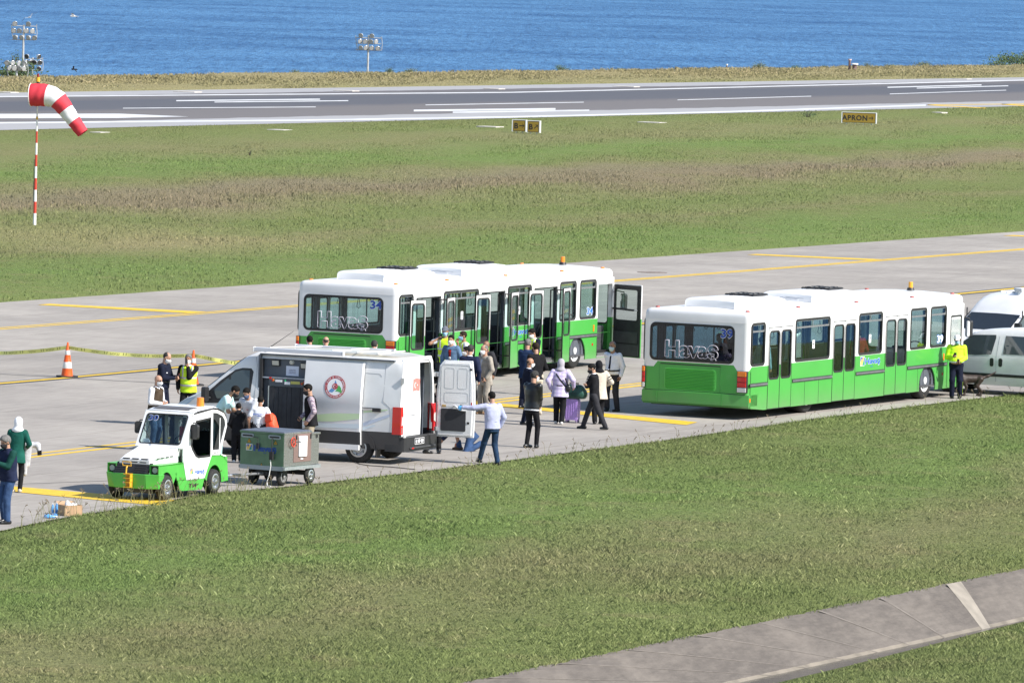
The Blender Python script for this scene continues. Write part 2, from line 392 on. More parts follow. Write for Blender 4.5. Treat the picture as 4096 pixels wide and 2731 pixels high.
# apron concrete
CONC = bpy.data.materials.new('apron_concrete')
def _conc(m, base, dark, joint, scale=1.0):
    nt, N, L = nodes(m); out = N('ShaderNodeOutputMaterial'); b = N('ShaderNodeBsdfPrincipled'); b.inputs['Roughness'].default_value = .85; b.inputs['Specular IOR Level'].default_value = .2
    tc = N('ShaderNodeTexCoord'); mp = N('ShaderNodeMapping'); mp.inputs['Rotation'].default_value = (0, 0, .44); L(tc.outputs['Object'], mp.inputs[0])
    n1 = N('ShaderNodeTexNoise'); n1.inputs['Scale'].default_value = .22 * scale; n1.inputs['Detail'].default_value = 6; n1.inputs['Roughness'].default_value = .65; L(mp.outputs[0], n1.inputs[0])
    m2 = N('ShaderNodeMapping'); m2.inputs['Scale'].default_value = (3.4, .55, 1); L(mp.outputs[0], m2.inputs[0])
    n2 = N('ShaderNodeTexNoise'); n2.inputs['Scale'].default_value = 1.3 * scale; n2.inputs['Detail'].default_value = 8; n2.inputs['Roughness'].default_value = .75; L(m2.outputs[0], n2.inputs[0])
    ad = N('ShaderNodeMath', operation='MULTIPLY_ADD'); ad.inputs[1].default_value = .9; L(n2.outputs[0], ad.inputs[0]); L(n1.outputs[0], ad.inputs[2])
    r = N('ShaderNodeValToRGB'); r.color_ramp.elements[0].position = .42; r.color_ramp.elements[1].position = .62
    h = N('ShaderNodeMath', operation='MULTIPLY'); h.inputs[1].default_value = .53; L(ad.outputs[0], h.inputs[0]); L(h.outputs[0], r.inputs[0])
    r.color_ramp.elements[0].color = col4(dark); r.color_ramp.elements[1].color = col4(base)
    cur = r.outputs[0]
    if joint:
        bk = N('ShaderNodeTexBrick'); bk.offset = 0; bk.inputs['Scale'].default_value = 1; bk.inputs['Mortar Size'].default_value = .018; bk.inputs['Brick Width'].default_value = 5; bk.inputs['Row Height'].default_value = 7.5
        bk.inputs['Color1'].default_value = (1, 1, 1, 1); bk.inputs['Color2'].default_value = (.93, .93, .93, 1); bk.inputs['Mortar'].default_value = (.62, .60, .58, 1)
        L(mp.outputs[0], bk.inputs[0])
        mu = N('ShaderNodeMix', data_type='RGBA', blend_type='MULTIPLY'); mu.inputs[0].default_value = 1; L(cur, mu.inputs[6]); L(bk.outputs[0], mu.inputs[7]); cur = mu.outputs[2]
        n4 = N('ShaderNodeTexNoise'); n4.inputs['Scale'].default_value = .09; n4.inputs['Detail'].default_value = 3; L(tc.outputs['Object'], n4.inputs[0])
        r4 = N('ShaderNodeValToRGB'); r4.color_ramp.elements[0].position = .35; r4.color_ramp.elements[0].color = (.88, .88, .89, 1); r4.color_ramp.elements[1].position = .6; L(n4.outputs[0], r4.inputs[0])
        m4 = N('ShaderNodeMix', data_type='RGBA', blend_type='MULTIPLY'); m4.inputs[0].default_value = 1; L(cur, m4.inputs[6]); L(r4.outputs[0], m4.inputs[7]); cur = m4.outputs[2]
    if joint:
        for sc_, rng, c_ in (((1.6, .10, 1), (.60, .68), (1.16, 1.15, 1.14, 1)), ((.55, .035, 1), (.61, .70), (.80, .80, .81, 1)), ((.30, .26, 1), (.66, .74), (.78, .77, .76, 1))):
            ms = N('ShaderNodeMapping'); ms.inputs['Scale'].default_value = sc_; ms.inputs['Location'].default_value = (sc_[0] * 7, 3, 0); L(mp.outputs[0], ms.inputs[0])
            ns = N('ShaderNodeTexNoise'); ns.inputs['Scale'].default_value = 1; ns.inputs['Detail'].default_value = 7; ns.inputs['Roughness'].default_value = .65; L(ms.outputs[0], ns.inputs[0])
            rs = N('ShaderNodeValToRGB'); rs.color_ramp.elements[0].position = rng[0]; rs.color_ramp.elements[0].color = (1, 1, 1, 1); rs.color_ramp.elements[1].position = rng[1]; rs.color_ramp.elements[1].color = c_; L(ns.outputs[0], rs.inputs[0])
            mj = N('ShaderNodeMix', data_type='RGBA', blend_type='MULTIPLY'); mj.inputs[0].default_value = 1; L(cur, mj.inputs[6]); L(rs.outputs[0], mj.inputs[7]); cur = mj.outputs[2]
    L(cur, b.inputs['Base Color']); L(b.outputs[0], out.inputs[0])
    bp = N('ShaderNodeBump'); bp.inputs['Strength'].default_value = .25; bp.inputs['Distance'].default_value = .02; L(n2.outputs[0], bp.inputs['Height']); L(bp.outputs[0], b.inputs['Normal'])
_conc(CONC, (.40, .366, .325), (.295, .268, .24), True)
def strip(name, fa, fb, m, z, n=60, jit=0, kind='structure'):
    b = MB(); V = []
    qs = np.linspace(-1.3, 2.3, n)
    for q in qs:
        a, c = fa(float(q)), fb(float(q)); V += [(a.x + jit * rnd.uniform(-1, 1), a.y, z), (c.x + jit * rnd.uniform(-1, 1), c.y, z)]
    b.add(V, [(2 * i, 2 * i + 1, 2 * i + 3, 2 * i + 2) for i in range(n - 1)], m); return tag(b.build(name), kind=kind)
_ED = lambda q: Vector((float(edge_x(EDGE[1].y + (EDGE[-2].y - EDGE[1].y) * q)), EDGE[1].y + (EDGE[-2].y - EDGE[1].y) * q, 0))
strip('apron', _ED, AF, CONC, 0.0, 400, .03)

RWY = bpy.data.materials.new('runway_asphalt')
def _rwy():
    nt, N, L = nodes(RWY); out = N('ShaderNodeOutputMaterial'); b = N('ShaderNodeBsdfPrincipled'); b.inputs['Roughness'].default_value = .8; b.inputs['Specular IOR Level'].default_value = .25
    tc = N('ShaderNodeTexCoord'); at = N('ShaderNodeAttribute', attribute_name='across')
    mp = N('ShaderNodeMapping'); mp.inputs['Rotation'].default_value = (0, 0, .5); mp.inputs['Scale'].default_value = (.5, .02, 1); L(tc.outputs['Object'], mp.inputs[0])
    n = N('ShaderNodeTexNoise'); n.inputs['Scale'].default_value = 1; n.inputs['Detail'].default_value = 6; L(mp.outputs[0], n.inputs[0])
    s = N('ShaderNodeMath', operation='MULTIPLY_ADD'); s.inputs[1].default_value = .05; L(n.outputs[0], s.inputs[0]); L(at.outputs['Fac'], s.inputs[2])
    r = N('ShaderNodeValToRGB'); e = r.color_ramp.elements
    st = [(.0, (.34, .335, .34)), (.182, (.34, .335, .34)), (.187, (.158, .146, .144)), (.42, (.150, .138, .136)), (.50, (.098, .098, .110)), (.72, (.092, .094, .108)), (.80, (.125, .118, .122)), (.894, (.14, .13, .132)), (.900, (.33, .325, .33)), (1, (.33, .325, .33))]
    while len(e) < len(st): e.new(.5)
    for k, (p, c) in enumerate(st): e[k].position = p; e[k].color = col4(c)
    L(s.outputs[0], r.inputs[0]); L(r.outputs[0], b.inputs['Base Color']); L(b.outputs[0], out.inputs[0])
_rwy()
RWa = line((0, 491), (4096, 405)); RWb = line((0, 389), (4096, 321.5))
o = strip('runway', RN, RF, RWY, 0.0, 80)
# attribute: 0 at the near shoulder edge, 1 at the far one
a = o.data.attributes.new('across', 'FLOAT', 'POINT'); a.data.foreach_set('value', [.0 if i % 2 == 0 else 1.0 for i in range(len(o.data.vertices))])
# markings: flat painted sheets on the pavements, outlined in survey pixels
WLINE = mat('white_line_paint', (.60, .60, .60), .7, var=.16, scale=.5)
BLINE = mat('black_line_border', (.055, .055, .055), .8, var=.2, scale=3)
def poly(name, pts, m, z): 
    b = MB(); V = [G(x, y) for x, y in pts]; b.add([(p.x, p.y, z) for p in V], [tuple(range(len(V)))], m); return tag(b.build(name), kind='structure')
def band(name, pts, th, m, z):                # painted line of pixel thickness th (its real width on the ground)
    up = [(x, y - th / 2) for x, y in pts]; dn = [(x, y + th / 2) for x, y in pts]
    b = MB(); n = len(pts); V = [G(*p) for p in up] + [G(*p) for p in dn]
    b.add([(p.x, p.y, z) for p in V], [(i, i + 1, n + i + 1, n + i) for i in range(n - 1)], m); return tag(b.build(name), kind='structure')
W = WLINE; Y = YELLOWP
band('runway_edge_line', [(-2200, 394), (0, 388), (2048, 370.7), (2919, 350.6), (4096, 322), (6000, 276)], 3.8, W, .008)
band('runway_edge_line', [(-2200, 509), (0, 492.5), (1219, 482), (2048, 469), (2919, 448), (3703, 422)], 6.2, W, .008)
poly('aiming_point_marking', [(-700, 458), (475, 455.5), (755, 467.5), (475, 473), (-700, 477)], W, .008)
for p, q, th in (((492, 434), (1263, 429), 2.6), ((1702, 421), (2335, 410), 2.6), ((2710, 401), (3245, 386), 2.4), ((3559, 377), (4025, 362), 2.4)): band('centre_line_dash', [p, q], th, W, .008)
for p, q, th in (((705, 404), (1280, 398), 4.6), ((858, 409.5), (1393, 404), 3.6), ((1655, 443.5), (2222, 437), 7.5), ((1811, 450.5), (2357, 442.5), 6.0), ((3550, 350.5), (3926, 341), 4.0), ((3667, 354), (4033, 344.5), 3.4)): band('touchdown_marking', [p, q], th, W, .008)
for p, q, th in (((3710, 420.5), (3945, 434), 3), ((3710, 420), (4500, 414), 2.2), ((4007, 418), (4400, 442), 4)): band('exit_line', [p, q], th, Y, .008)
band('taxiway_edge_line', [(-1500, 1434), (0, 1311.5), (1188, 1221), (2458, 1122), (4096, 995), (5500, 888)], 2.6, Y, .005)
band('taxiway_edge_line', [(-1500, 1440), (0, 1317.5), (1188, 1226), (2458, 1126), (4096, 998.5), (5500, 891)], 2.6, Y, .005)
poly('shoulder_marking', [(151, 1220), (199, 1215.5), (829, 1248), (765, 1254)], Y, .009)
poly('shoulder_marking', [(2988, 1019.5), (3027, 1016.5), (3553, 1039), (3481, 1042)], Y, .009)
poly('shoulder_marking', [(4012, 943.5), (4050, 941), (4600, 962), (4530, 965)], Y, .009)
band('taxiway_centre_line_border', [(-1500, 1664), (0, 1534), (250, 1513), (600, 1480), (957, 1446), (3856, 1174), (4096, 1151), (5500, 1016)], 11, BLINE, .005)
band('taxiway_centre_line', [(-1500, 1664), (0, 1534), (250, 1513), (600, 1480), (957, 1446), (3856, 1174), (4096, 1151), (5500, 1016)], 4.6, Y, .010)
band('taxiway_edge_line', [(-1500, 2000), (116, 1817), (544, 1767), (2165, 1578), (2564, 1532), (4400, 1318)], 4.0, Y, .005)
band('taxiway_edge_line', [(-1500, 2013), (119, 1829), (525, 1781.5), (2165, 1588), (2564, 1541.5), (4400, 1328)], 5.4, Y, .005)
poly('shoulder_marking', [(-700, 1880), (70, 1947), (316, 1968), (700, 2000), (640, 2022), (360, 1997), (66, 1968), (-700, 1902)], Y, .009)
poly('shoulder_marking', [(1890, 1601), (1985, 1612), (2169, 1630.5), (2700, 1680), (2790, 1689), (2745, 1700), (2700, 1696), (2169, 1643), (1985, 1626), (1850, 1612)], Y, .009)
band('pavement_crack', [(-900, 1440), (0, 1495), (319, 1515), (829, 1541), (1700, 1584)], 2.0, mat('crack_filler', (.16, .15, .14), .8), .004)
band('pavement_crack', [(900, 1905), (300, 1927), (-700, 1964)], 1.6, mat('crack_filler', (.16, .15, .14), .8), .004)
# drainage ditch: concrete bank, water
BANK = bpy.data.materials.new('bank_concrete'); _conc(BANK, (.165, .145, .127), (.10, .088, .079), False, 2.6)
def bank():
    b = MB(); qs = np.linspace(-1.3, 2.3, 300); V = []; F = []; k = 7
    pale = mat('bank_foot', (.19, .165, .132), .85, var=.25, scale=2)
    for q in qs:
        T, B = DT(float(q)), DW(float(q)); T = Vector((T.x, T.y, 0))
        for j in range(k):
            w = [0, .1, .3, .5, .7, .92, 1][j]; p = T.lerp(B, w); p.z = -.78 * w + .012 + .004 * rnd.uniform(-1, 1); 
            if j == 0: p += Vector((NX, NY, 0)) * (.06 * rnd.uniform(-1, 1) - .05)
            V.append(p)
    for i in range(len(qs) - 1):
        for j in range(k - 1): F.append((i * k + j, i * k + j + 1, (i + 1) * k + j + 1, (i + 1) * k + j))
    b.add(V, F, BANK)
    for f in range(len(F)):
        if f % (k - 1) == k - 2: b.m[f] = b.mi(pale)
    return b
tag(bank().build('ditch_bank', smooth=40), kind='structure')
# mortar joints running down the bank, one broad pale one
def down(q0, w, m):
    b = MB(); n = 8; V = []
    for i in range(n + 1):
        t = i / n
        for s in (0, 1):
            q = q0 + .012 * t + s * w; T, B = DT(q), DW(q); p = Vector((T.x, T.y, 0)).lerp(B, t); p.z = -.78 * t + .020; V.append(p)
    b.add(V, [(2 * i, 2 * i + 1, 2 * i + 3, 2 * i + 2) for i in range(n)], m); return tag(b.build('bank_joint'), kind='structure')
for q in (.02, .13, .24, .36, .47, .58, .70): down(q, .004, mat('joint_mortar', (.155, .135, .117), .85, var=.25, scale=4))
down(.835, .03, mat('pale_mortar', (.25, .222, .185), .85, var=.2, scale=3))
WATER = mat('ditch_water', (.035, .036, .034), .12, bump=.25, scale=6)
strip('ditch_water', DB, DW, WATER, -.755, 40)
# ------------------------------------------------------------------ grass
def blades(name, x, y, z, h, w, lean, tint, m, kind='stuff'):
    n = len(x); a = NR.uniform(0, 2 * pi, n); la = NR.uniform(0, 2 * pi, n)
    dx, dy = np.cos(a) * w / 2, np.sin(a) * w / 2; lx, ly = np.cos(la) * lean * h, np.sin(la) * lean * h
    co = np.empty((n, 4, 3))
    co[:, 0] = np.stack([x - dx, y - dy, z - .02], 1); co[:, 1] = np.stack([x + dx, y + dy, z - .02], 1)
    co[:, 2] = np.stack([x + dx * .7 + lx * .35, y + dy * .7 + ly * .35, z + h * .6], 1); co[:, 3] = np.stack([x + lx, y + ly, z + h], 1)
    idx = np.arange(n)[:, None] * 4 + np.array([[0, 1, 2, 0, 2, 3]])
    me = bpy.data.meshes.new(name); me.vertices.add(n * 4); me.vertices.foreach_set('co', co.ravel())
    me.loops.add(n * 6); me.loops.foreach_set('vertex_index', idx.ravel().astype(np.int32))
    me.polygons.add(n * 2); me.polygons.foreach_set('loop_start', (np.arange(n * 2) * 3).astype(np.int32))
    at = me.attributes.new('tint', 'FLOAT', 'POINT'); at.data.foreach_set('value', np.repeat(tint, 4).astype(np.float32))
    me.update(); me.validate(); me.materials.append(m)
    o = bpy.data.objects.new(name, me); C.objects.link(o)
    return tag(o, kind=kind)
def near_xy(n):
    y = NR.uniform(96, 215, n)
    xl = -.085 * y - 3.5; xr = .0785 * y + 4.5; x = xl + (xr - xl) * NR.uniform(0, 1, n)
    return x, y
_T0, _T1 = DT(0), DT(1)
def ditch_x(y): return _T0.x + (_T1.x - _T0.x) * (y - _T0.y) / (_T1.y - _T0.y)
_B0, _B1 = DB(0), DB(1)
def bank_x(y): return _B0.x + (_B1.x - _B0.x) * (y - _B0.y) / (_B1.y - _B0.y)
def near_grass():
    x, y = near_xy(1500000)
    e = edge_x(y) + .10 * vnoise(x, y, 1.2, 4) + .07; dd = ditch_x(y)
    ok = (x > e) & (x < dd + .06 * vnoise(x, y, .8, 9)); bank_ = (x > bank_x(y) + .22) & (y < 150)
    keep = ok | bank_
    x, y = x[keep], y[keep]; bk = bank_[keep]
    cl = vnoise(x, y, 1.6, 1) + .7 * vnoise(x, y, .5, 2)
    p = np.clip(.8 + .45 * cl, .3, 1); k = NR.uniform(0, 1, len(x)) < p; x, y, bk, cl = x[k], y[k], bk[k], cl[k]
    h = (.03 + .042 * NR.uniform(0, 1, len(x)) ** 1.6) * (1 + .35 * cl); h = np.clip(h, .02, .14)
    tall = NR.uniform(0, 1, len(x)) < .02; h[tall] *= 1.7
    tint = np.clip(NR.beta(2, 2.6, len(x)) + .25 * vnoise(x, y, 2.5, 6), 0, 1); tint[tall] = np.clip(tint[tall] + .35, 0, 1)
    z = np.where(bk, np.interp((x - bank_x(y)) * .91, [0, 1.5, 6, 60], [-.70, -.60, -.25, -.2]), 0.0)
    return blades('grass', x, y, z, h, NR.uniform(.004, .0075, len(x)), NR.uniform(.3, 1.3, len(x)), tint, BLADE)
near_grass()
def field_grass():
    n = 420000
    y = NR.uniform(205, 545, n); xl = -.0755 * y - 6; xr = .0755 * y + 6; x = xl + (xr - xl) * NR.uniform(0, 1, n)
    A0, A1, R0, R1 = AF(0), AF(1), RN(0), RN(1)
    fx = lambda P, Q, yy: P.x + (Q.x - P.x) * (yy - P.y) / (Q.y - P.y)
    k = (x < fx(A0, A1, y) - .1 + .15 * vnoise(x, y, 2, 3)) & (x > fx(R0, R1, y) + .4 * vnoise(x, y, 3, 3) + .2); x, y = x[k], y[k]
    cl = vnoise(x, y, 4, 1) + .7 * vnoise(x, y, 1.3, 2); k = NR.uniform(0, 1, len(x)) < np.clip(.7 + .6 * cl, .2, 1); x, y, cl = x[k], y[k], cl[k]
    t = x * NX + y * NY; wild = np.exp(-((t + 151) / 6) ** 2)
    h = (.03 + .05 * NR.uniform(0, 1, len(x))) * (1 + .5 * cl) * (1 + .9 * wild); h = np.clip(h, .03, .45)
    return blades('field_grass', x, y, np.zeros(len(x)), h, NR.uniform(.022, .042, len(x)), NR.uniform(.2, .9, len(x)), np.clip(NR.beta(2, 2.6, len(x)) + .2 * vnoise(x, y, 5, 6), 0, 1), BLADE)
field_grass()
def coast_grass():
    n = 130000
    q = NR.uniform(-.25, 1.25, n); w = NR.uniform(0, 1.06, n) ** .8
    F0, F1, C0, C1 = RF(0), RF(1), CO(0), CO(1)
    x = (F0.x + (F1.x - F0.x) * q) * (1 - w) + (C0.x + (C1.x - C0.x) * q) * w; y = (F0.y + (F1.y - F0.y) * q) * (1 - w) + (C0.y + (C1.y - C0.y) * q) * w
    cl = vnoise(x, y, 6, 1) + .7 * vnoise(x, y, 2, 2)
    h = (.07 + .16 * NR.uniform(0, 1, n)) * (1 + .6 * cl) * (.5 + .7 * w); h = np.clip(h, .04, .5)
    return blades('coast_grass', x, y, -.05 + .0 * x, h, NR.uniform(.05, .10, n), NR.uniform(.3, 1.3, n), np.clip(NR.beta(2, 2.4, n) + .2 * vnoise(x, y, 8, 6), 0, 1), BLADE)
coast_grass()
# tall seeding stems at the pavement edge
def stems():
    b = MB(); m = mat('dry_stem', (.30, .28, .14), .8, var=.4, scale=30); hd = mat('seed_head', (.22, .17, .11), .9, var=.4, scale=40)
    for i in range(330):
        if i < 170: px = rnd.uniform(80, 1000)
        else: px = rnd.uniform(900, 4090)
        g = G(px, 0 + np.interp(px, [0, 292, 578, 800, 1145, 1660, 2100, 2700, 3250, 3747, 4096], [2122, 2061, 2022, 1976, 1946, 1888, 1832, 1755, 1675, 1612, 1572]) + rnd.uniform(-8, 26))
        h = rnd.uniform(.15, .42) * (1.2 if px < 1000 else .6); a = rnd.uniform(0, 2 * pi); l = rnd.uniform(.1, .5) * h
        d = Vector((cos(a) * l, sin(a) * l, 0))
        pts = [g, g + d * .25 + Vector((0, 0, h * .45)), g + d * .6 + Vector((0, 0, h * .8)), g + d + Vector((0, 0, h))]
        b.tube(pts, [.0045, .004, .0035, .003], 3, m)
        if rnd.random() < .8:
            for s in range(rnd.randint(2, 4)):
                aa = a + rnd.uniform(-1.3, 1.3); e = pts[3] + Vector((cos(aa) * .05, sin(aa) * .05, rnd.uniform(.02, .07)))
                b.tube([pts[3] - d * .05, e], [.004, .006], 3, hd)
    return tag(b.build('seeding_grass', fix=False), kind='stuff')
stems()
# bushes at the coast
LEAF = mat('bush_leaf', (.050, .085, .028), .7, var=.45, scale=3); LEAF2 = mat('bush_leaf_olive', (.095, .115, .045), .7, var=.45, scale=3)
TWIG = mat('twig_bark', (.10, .08, .06), .9)
def bush(p, w, h, label, m=LEAF, n=420, group=None, name='bush'):
    o = thing(name, label, 'bush', p, 0, group)
    st = MB()
    tips = []
    for i in range(9):
        a = rnd.uniform(0, 2 * pi); r = rnd.uniform(.1, .9) * w / 2; t = Vector((cos(a) * r, sin(a) * r * .7, h * rnd.uniform(.45, .9)))
        st.tube([(0, 0, -.3), t * .5 + Vector((0, 0, h * .08)), t], [.05 * h, .03 * h, .01 * h], 5); tips.append(t)
    st.build('stem', TWIG, o)
    v = []; f = []
    for i in range(n):
        t = rnd.choice(tips); c = t + Vector((rnd.gauss(0, .17) * w, rnd.gauss(0, .15) * w, rnd.gauss(-.22, .22) * h))
        if c.z < 0: c.z = rnd.uniform(0, .3) * h
        s = min(.10, .05 * (w + h) / 2) * rnd.uniform(.6, 1.5)
        x = Vector((rnd.gauss(0, 1), rnd.gauss(0, 1), rnd.gauss(0, 1))).normalized(); y = x.orthogonal().normalized()
        k = len(v); v += [c - x * s, c + y * s * .5, c + x * s, c - y * s * .5]; f.append((k, k + 1, k + 2, k + 3))
    lb = MB(); lb.add(v, f, m); lb.build('foliage', parent=o, fix=False)
    return o
def at_line(px, py_base, z=0): return G(px, py_base, z)
bush(G(45, 316, -.5), 2.8, 1.25, 'dark green bush at the far left coast edge, under the low floodlight heads', n=1500)
bush(G(60, 316, -.5), .8, 2.0, 'thin upright dark bush rising between the low floodlight heads at the left coast edge', n=380)
bush(G(4075, 268, -.2), 4.5, 1.3, 'dense green bush at the right edge of the picture on the coast', n=1600)
bush(G(3985, 271, -.2), 2.6, .7, 'low green bush just left of the dense one at the right end of the coast', n=400)
ws = [(1180, 1, .7), (1640, 1.3, .8), (2250, 1.5, .9), (2480, .9, .5), (2860, .9, .5), (3040, 1.6, 1.1), (3180, 1.3, .6), (3475, .9, .9), (3560, 1.6, .6), (3700, 1.8, .9), (3300, .9, .5), (1330, .9, .5), (1560, .9, .8)]
for px, w, h in ws:
    y = 313 - (313 - 264) * px / 4096
    bush(G(px, y + 1, -.25), w * .9, h * .6, 'small ragged weed clump standing up from the dry grass of the coast edge', LEAF2 if px % 3 else LEAF, 420, 'weed clumps along the coast edge', 'weed_clump')
bush(G(3232, 469), 1.1, .45, 'dark weed clump on the near runway shoulder left of the yellow APRON sign', LEAF, 260)
bush(G(1000, 620), .5, .3, 'tiny dark weed tuft in the grass field right of the windsock', LEAF, 80)
# ------------------------------------------------------------------ airport buses
def bus_paint():
    m = bpy.data.materials.new('bus_livery'); nt, N, L = nodes(m)
    out = N('ShaderNodeOutputMaterial'); b = N('ShaderNodeBsdfPrincipled'); b.inputs['Roughness'].default_value = .34; b.inputs['Coat Weight'].default_value = .25
    tc = N('ShaderNodeTexCoord'); s = N('ShaderNodeSeparateXYZ'); L(tc.outputs['Object'], s.inputs[0])
    def M(op, a, c, cl=False, c2=None):
        n = N('ShaderNodeMath', operation=op, use_clamp=cl)
        for i, v in enumerate((a, c, c2)):
            if v is None: continue
            if isinstance(v, (int, float)): n.inputs[i].default_value = v
            else: L(v, n.inputs[i])
        return n.outputs[0]
    ab = M('ABSOLUTE', M('ADD', s.outputs[0], 1.511), 0)
    rb = M('SUBTRACT', 1.395, M('MULTIPLY', M('DIVIDE', M('SUBTRACT', ab, 1.07), .11, True), .14))
    sb = M('SUBTRACT', 1.36, M('MULTIPLY', M('DIVIDE', M('SUBTRACT', .14, s.outputs[1]), .09, True), .11))
    B = M('MAXIMUM', rb, sb); w = M('GREATER_THAN', s.outputs[2], B)
    mx = N('ShaderNodeMix', data_type='RGBA'); L(w, mx.inputs[0]); mx.inputs[6].default_value = (.068, .365, .062, 1); mx.inputs[7].default_value = (.80, .80, .80, 1)
    nz = N('ShaderNodeTexNoise'); nz.inputs['Scale'].default_value = 1.6; nz.inputs['Detail'].default_value = 6; L(tc.outputs['Object'], nz.inputs[0])
    r = N('ShaderNodeValToRGB'); r.color_ramp.elements[0].position = .3; r.color_ramp.elements[0].color = (.93, .93, .92, 1); r.color_ramp.elements[1].position = .6
    L(nz.outputs[0], r.inputs[0]); mu = N('ShaderNodeMix', data_type='RGBA', blend_type='MULTIPLY'); mu.inputs[0].default_value = 1
    L(mx.outputs[2], mu.inputs[6]); L(r.outputs[0], mu.inputs[7])
    n6 = N('ShaderNodeTexNoise'); n6.inputs['Scale'].default_value = 3.0; n6.inputs['Detail'].default_value = 8; n6.inputs['Roughness'].default_value = .7; L(tc.outputs['Object'], n6.inputs[0])
    gz = M('MULTIPLY', M('DIVIDE', M('SUBTRACT', .75, s.outputs[2]), .6, True), M('MULTIPLY', n6.outputs[0], .75))
    m6 = N('ShaderNodeMix', data_type='RGBA'); L(gz, m6.inputs[0]); L(mu.outputs[2], m6.inputs[6]); m6.inputs[7].default_value = (.19, .19, .15, 1); L(m6.outputs[2], b.inputs['Base Color']); L(b.outputs[0], out.inputs[0])
    return m
LIV = bus_paint()
INT = mat('bus_interior_panel', (.085, .095, .115), .6, var=.1, scale=3); INTF = mat('bus_floor', (.06, .06, .065), .7, var=.3, scale=4)
SEATM = mat('bus_seat_fabric', (.03, .035, .05), .85, var=.3, scale=20); POLE = mat('grab_pole', (.05, .06, .08), .35)
BUSGL = glass('bus_window_glass', (.80, .90, .88), .2); REARGL2 = glass('bus_rear_glass_dark', (.40, .53, .64), .1); BUSGLD = glass('bus_door_glass', (.76, .87, .85), .2); REARGL = glass('bus_rear_glass', (.80, .93, .95), .1)
ROOFW = mat('roof_white', (.70, .70, .705), .4, var=.06, scale=1.5); ACW = mat('air_unit_white', (.80, .80, .81), .35)
SKYB = mat('logo_blue', (.03, .16, .62), .5)
def wheel(name, parent, x, y, r, w, rimr, out=1, rimm=None, hub=None, dual=False, spokes=10):
    """road wheel centred at (x, y, r), outer face at x on the side out (+1 right, -1 left)"""
    wt = MB(); M = Matrix.Translation((x, y, r)) @ (Matrix.Identity(4) if out > 0 else Matrix.Rotation(pi, 4, 'Z'))
    wt.lathe([(rimr, -.02), (rimr + .01, 0.0), (r - .05, .0), (r - .012, -.03), (r, -.07), (r, -w + .07), (r - .012, -w + .03), (r - .05, -w), (rimr, -w), (rimr - .02, -w + .03)], 36, TYRE, M)
    t = wt.build(name, parent=parent, smooth=40)
    rm = MB(); rimm = rimm or WHITE
    rm.lathe([(rimr + .005, -.005), (rimr - .025, .0), (rimr - .04, -.045), (rimr * .62, -.055), (rimr * .5, -.02), (rimr * .34, -.02), (rimr * .32, .02), (rimr * .1, .03), (.001, .03)], 32, rimm, M)
    for i in range(spokes):
        a = 2 * pi * i / spokes; c = Vector((0, cos(a), sin(a)))
        rm.cyl(M @ (c * rimr * .42 + Vector((-.03, 0, 0))), M @ (c * rimr * .42 + Vector((.012, 0, 0))), rimr * .045, n=6, m=STEEL)
        a += pi / spokes; c = Vector((0, cos(a), sin(a)))
        rm.cyl(M @ (c * rimr * .72 + Vector((-.054, 0, 0))), M @ (c * rimr * .72 + Vector((-.046, 0, 0))), rimr * .085, n=8, m=BLACKP)
    rm.build('rim', parent=t, smooth=35)
    return t
def sideM(x, flip=False):      # plate frame on the bus side: local x = along the bus, y = up, z = outwards
    return Matrix(((0, 0, 1, x), (1, 0, 0, 0), (0, 1, 0, 0), (0, 0, 0, 1))) if not flip else Matrix(((0, 0, -1, x), (1, 0, 0, 0), (0, 1, 0, 0), (0, 0, 0, 1)))
def rearM(y): return Matrix(((1, 0, 0, 0), (0, 0, -1, y), (0, 1, 0, 0), (0, 0, 0, 1)))   # x = across, y = up, z = backwards
W, LB = 3.02, 13.95
WINS = [(.10, .92), (2.80, 4.98), (6.85, 8.38), (10.27, 11.35), (11.62, 12.70)]
DOORS = [(1.148, 2.611), (5.20, 6.665), (8.61, 10.075)]
def ring2(b, l0, l1, th, m, M): b.plate([l0, l1], th, m, M)
def pane(name, parent, M, x0, z0, x1, z1, r, gm, fm, fw=.045, proud=.012, slider=None, mull=None, fname='frame'):
    g = MB(); g.plate([rrect(*shrink(x0, z0, x1, z1, fw * .5), r)], .006, gm, M @ Matrix.Translation((0, 0, -.02)))
    w = g.build(name, parent=parent)
    f = MB(); f.plate([rrect(x0 - .012, z0 - .012, x1 + .012, z1 + .012, r + .012), rrect(*shrink(x0, z0, x1, z1, fw), max(.02, r - fw))], proud + .02, fm, M @ Matrix.Translation((0, 0, -.02)))
    if slider:
        f.plate([rrect(x0 + fw, slider - .022, x1 - fw, slider + .022, .004, 1)], .012, MGREY, M @ Matrix.Translation((0, 0, -.012)))
        f.plate([rrect(x0 + fw * .6, slider + .022, x1 - fw * .6, z1 - fw * .55, r * .7), rrect(x0 + fw + .012, slider + .024, x1 - fw - .012, z1 - fw - .012, r * .5)], .012, ALU, M @ Matrix.Translation((0, 0, -.008)))
        if mull: f.plate([rrect(mull - .014, slider, mull + .014, z1 - fw, .003, 1)], .012, ALU, M @ Matrix.Translation((0, 0, -.008)))
    f.build(fname, parent=w)
    return w
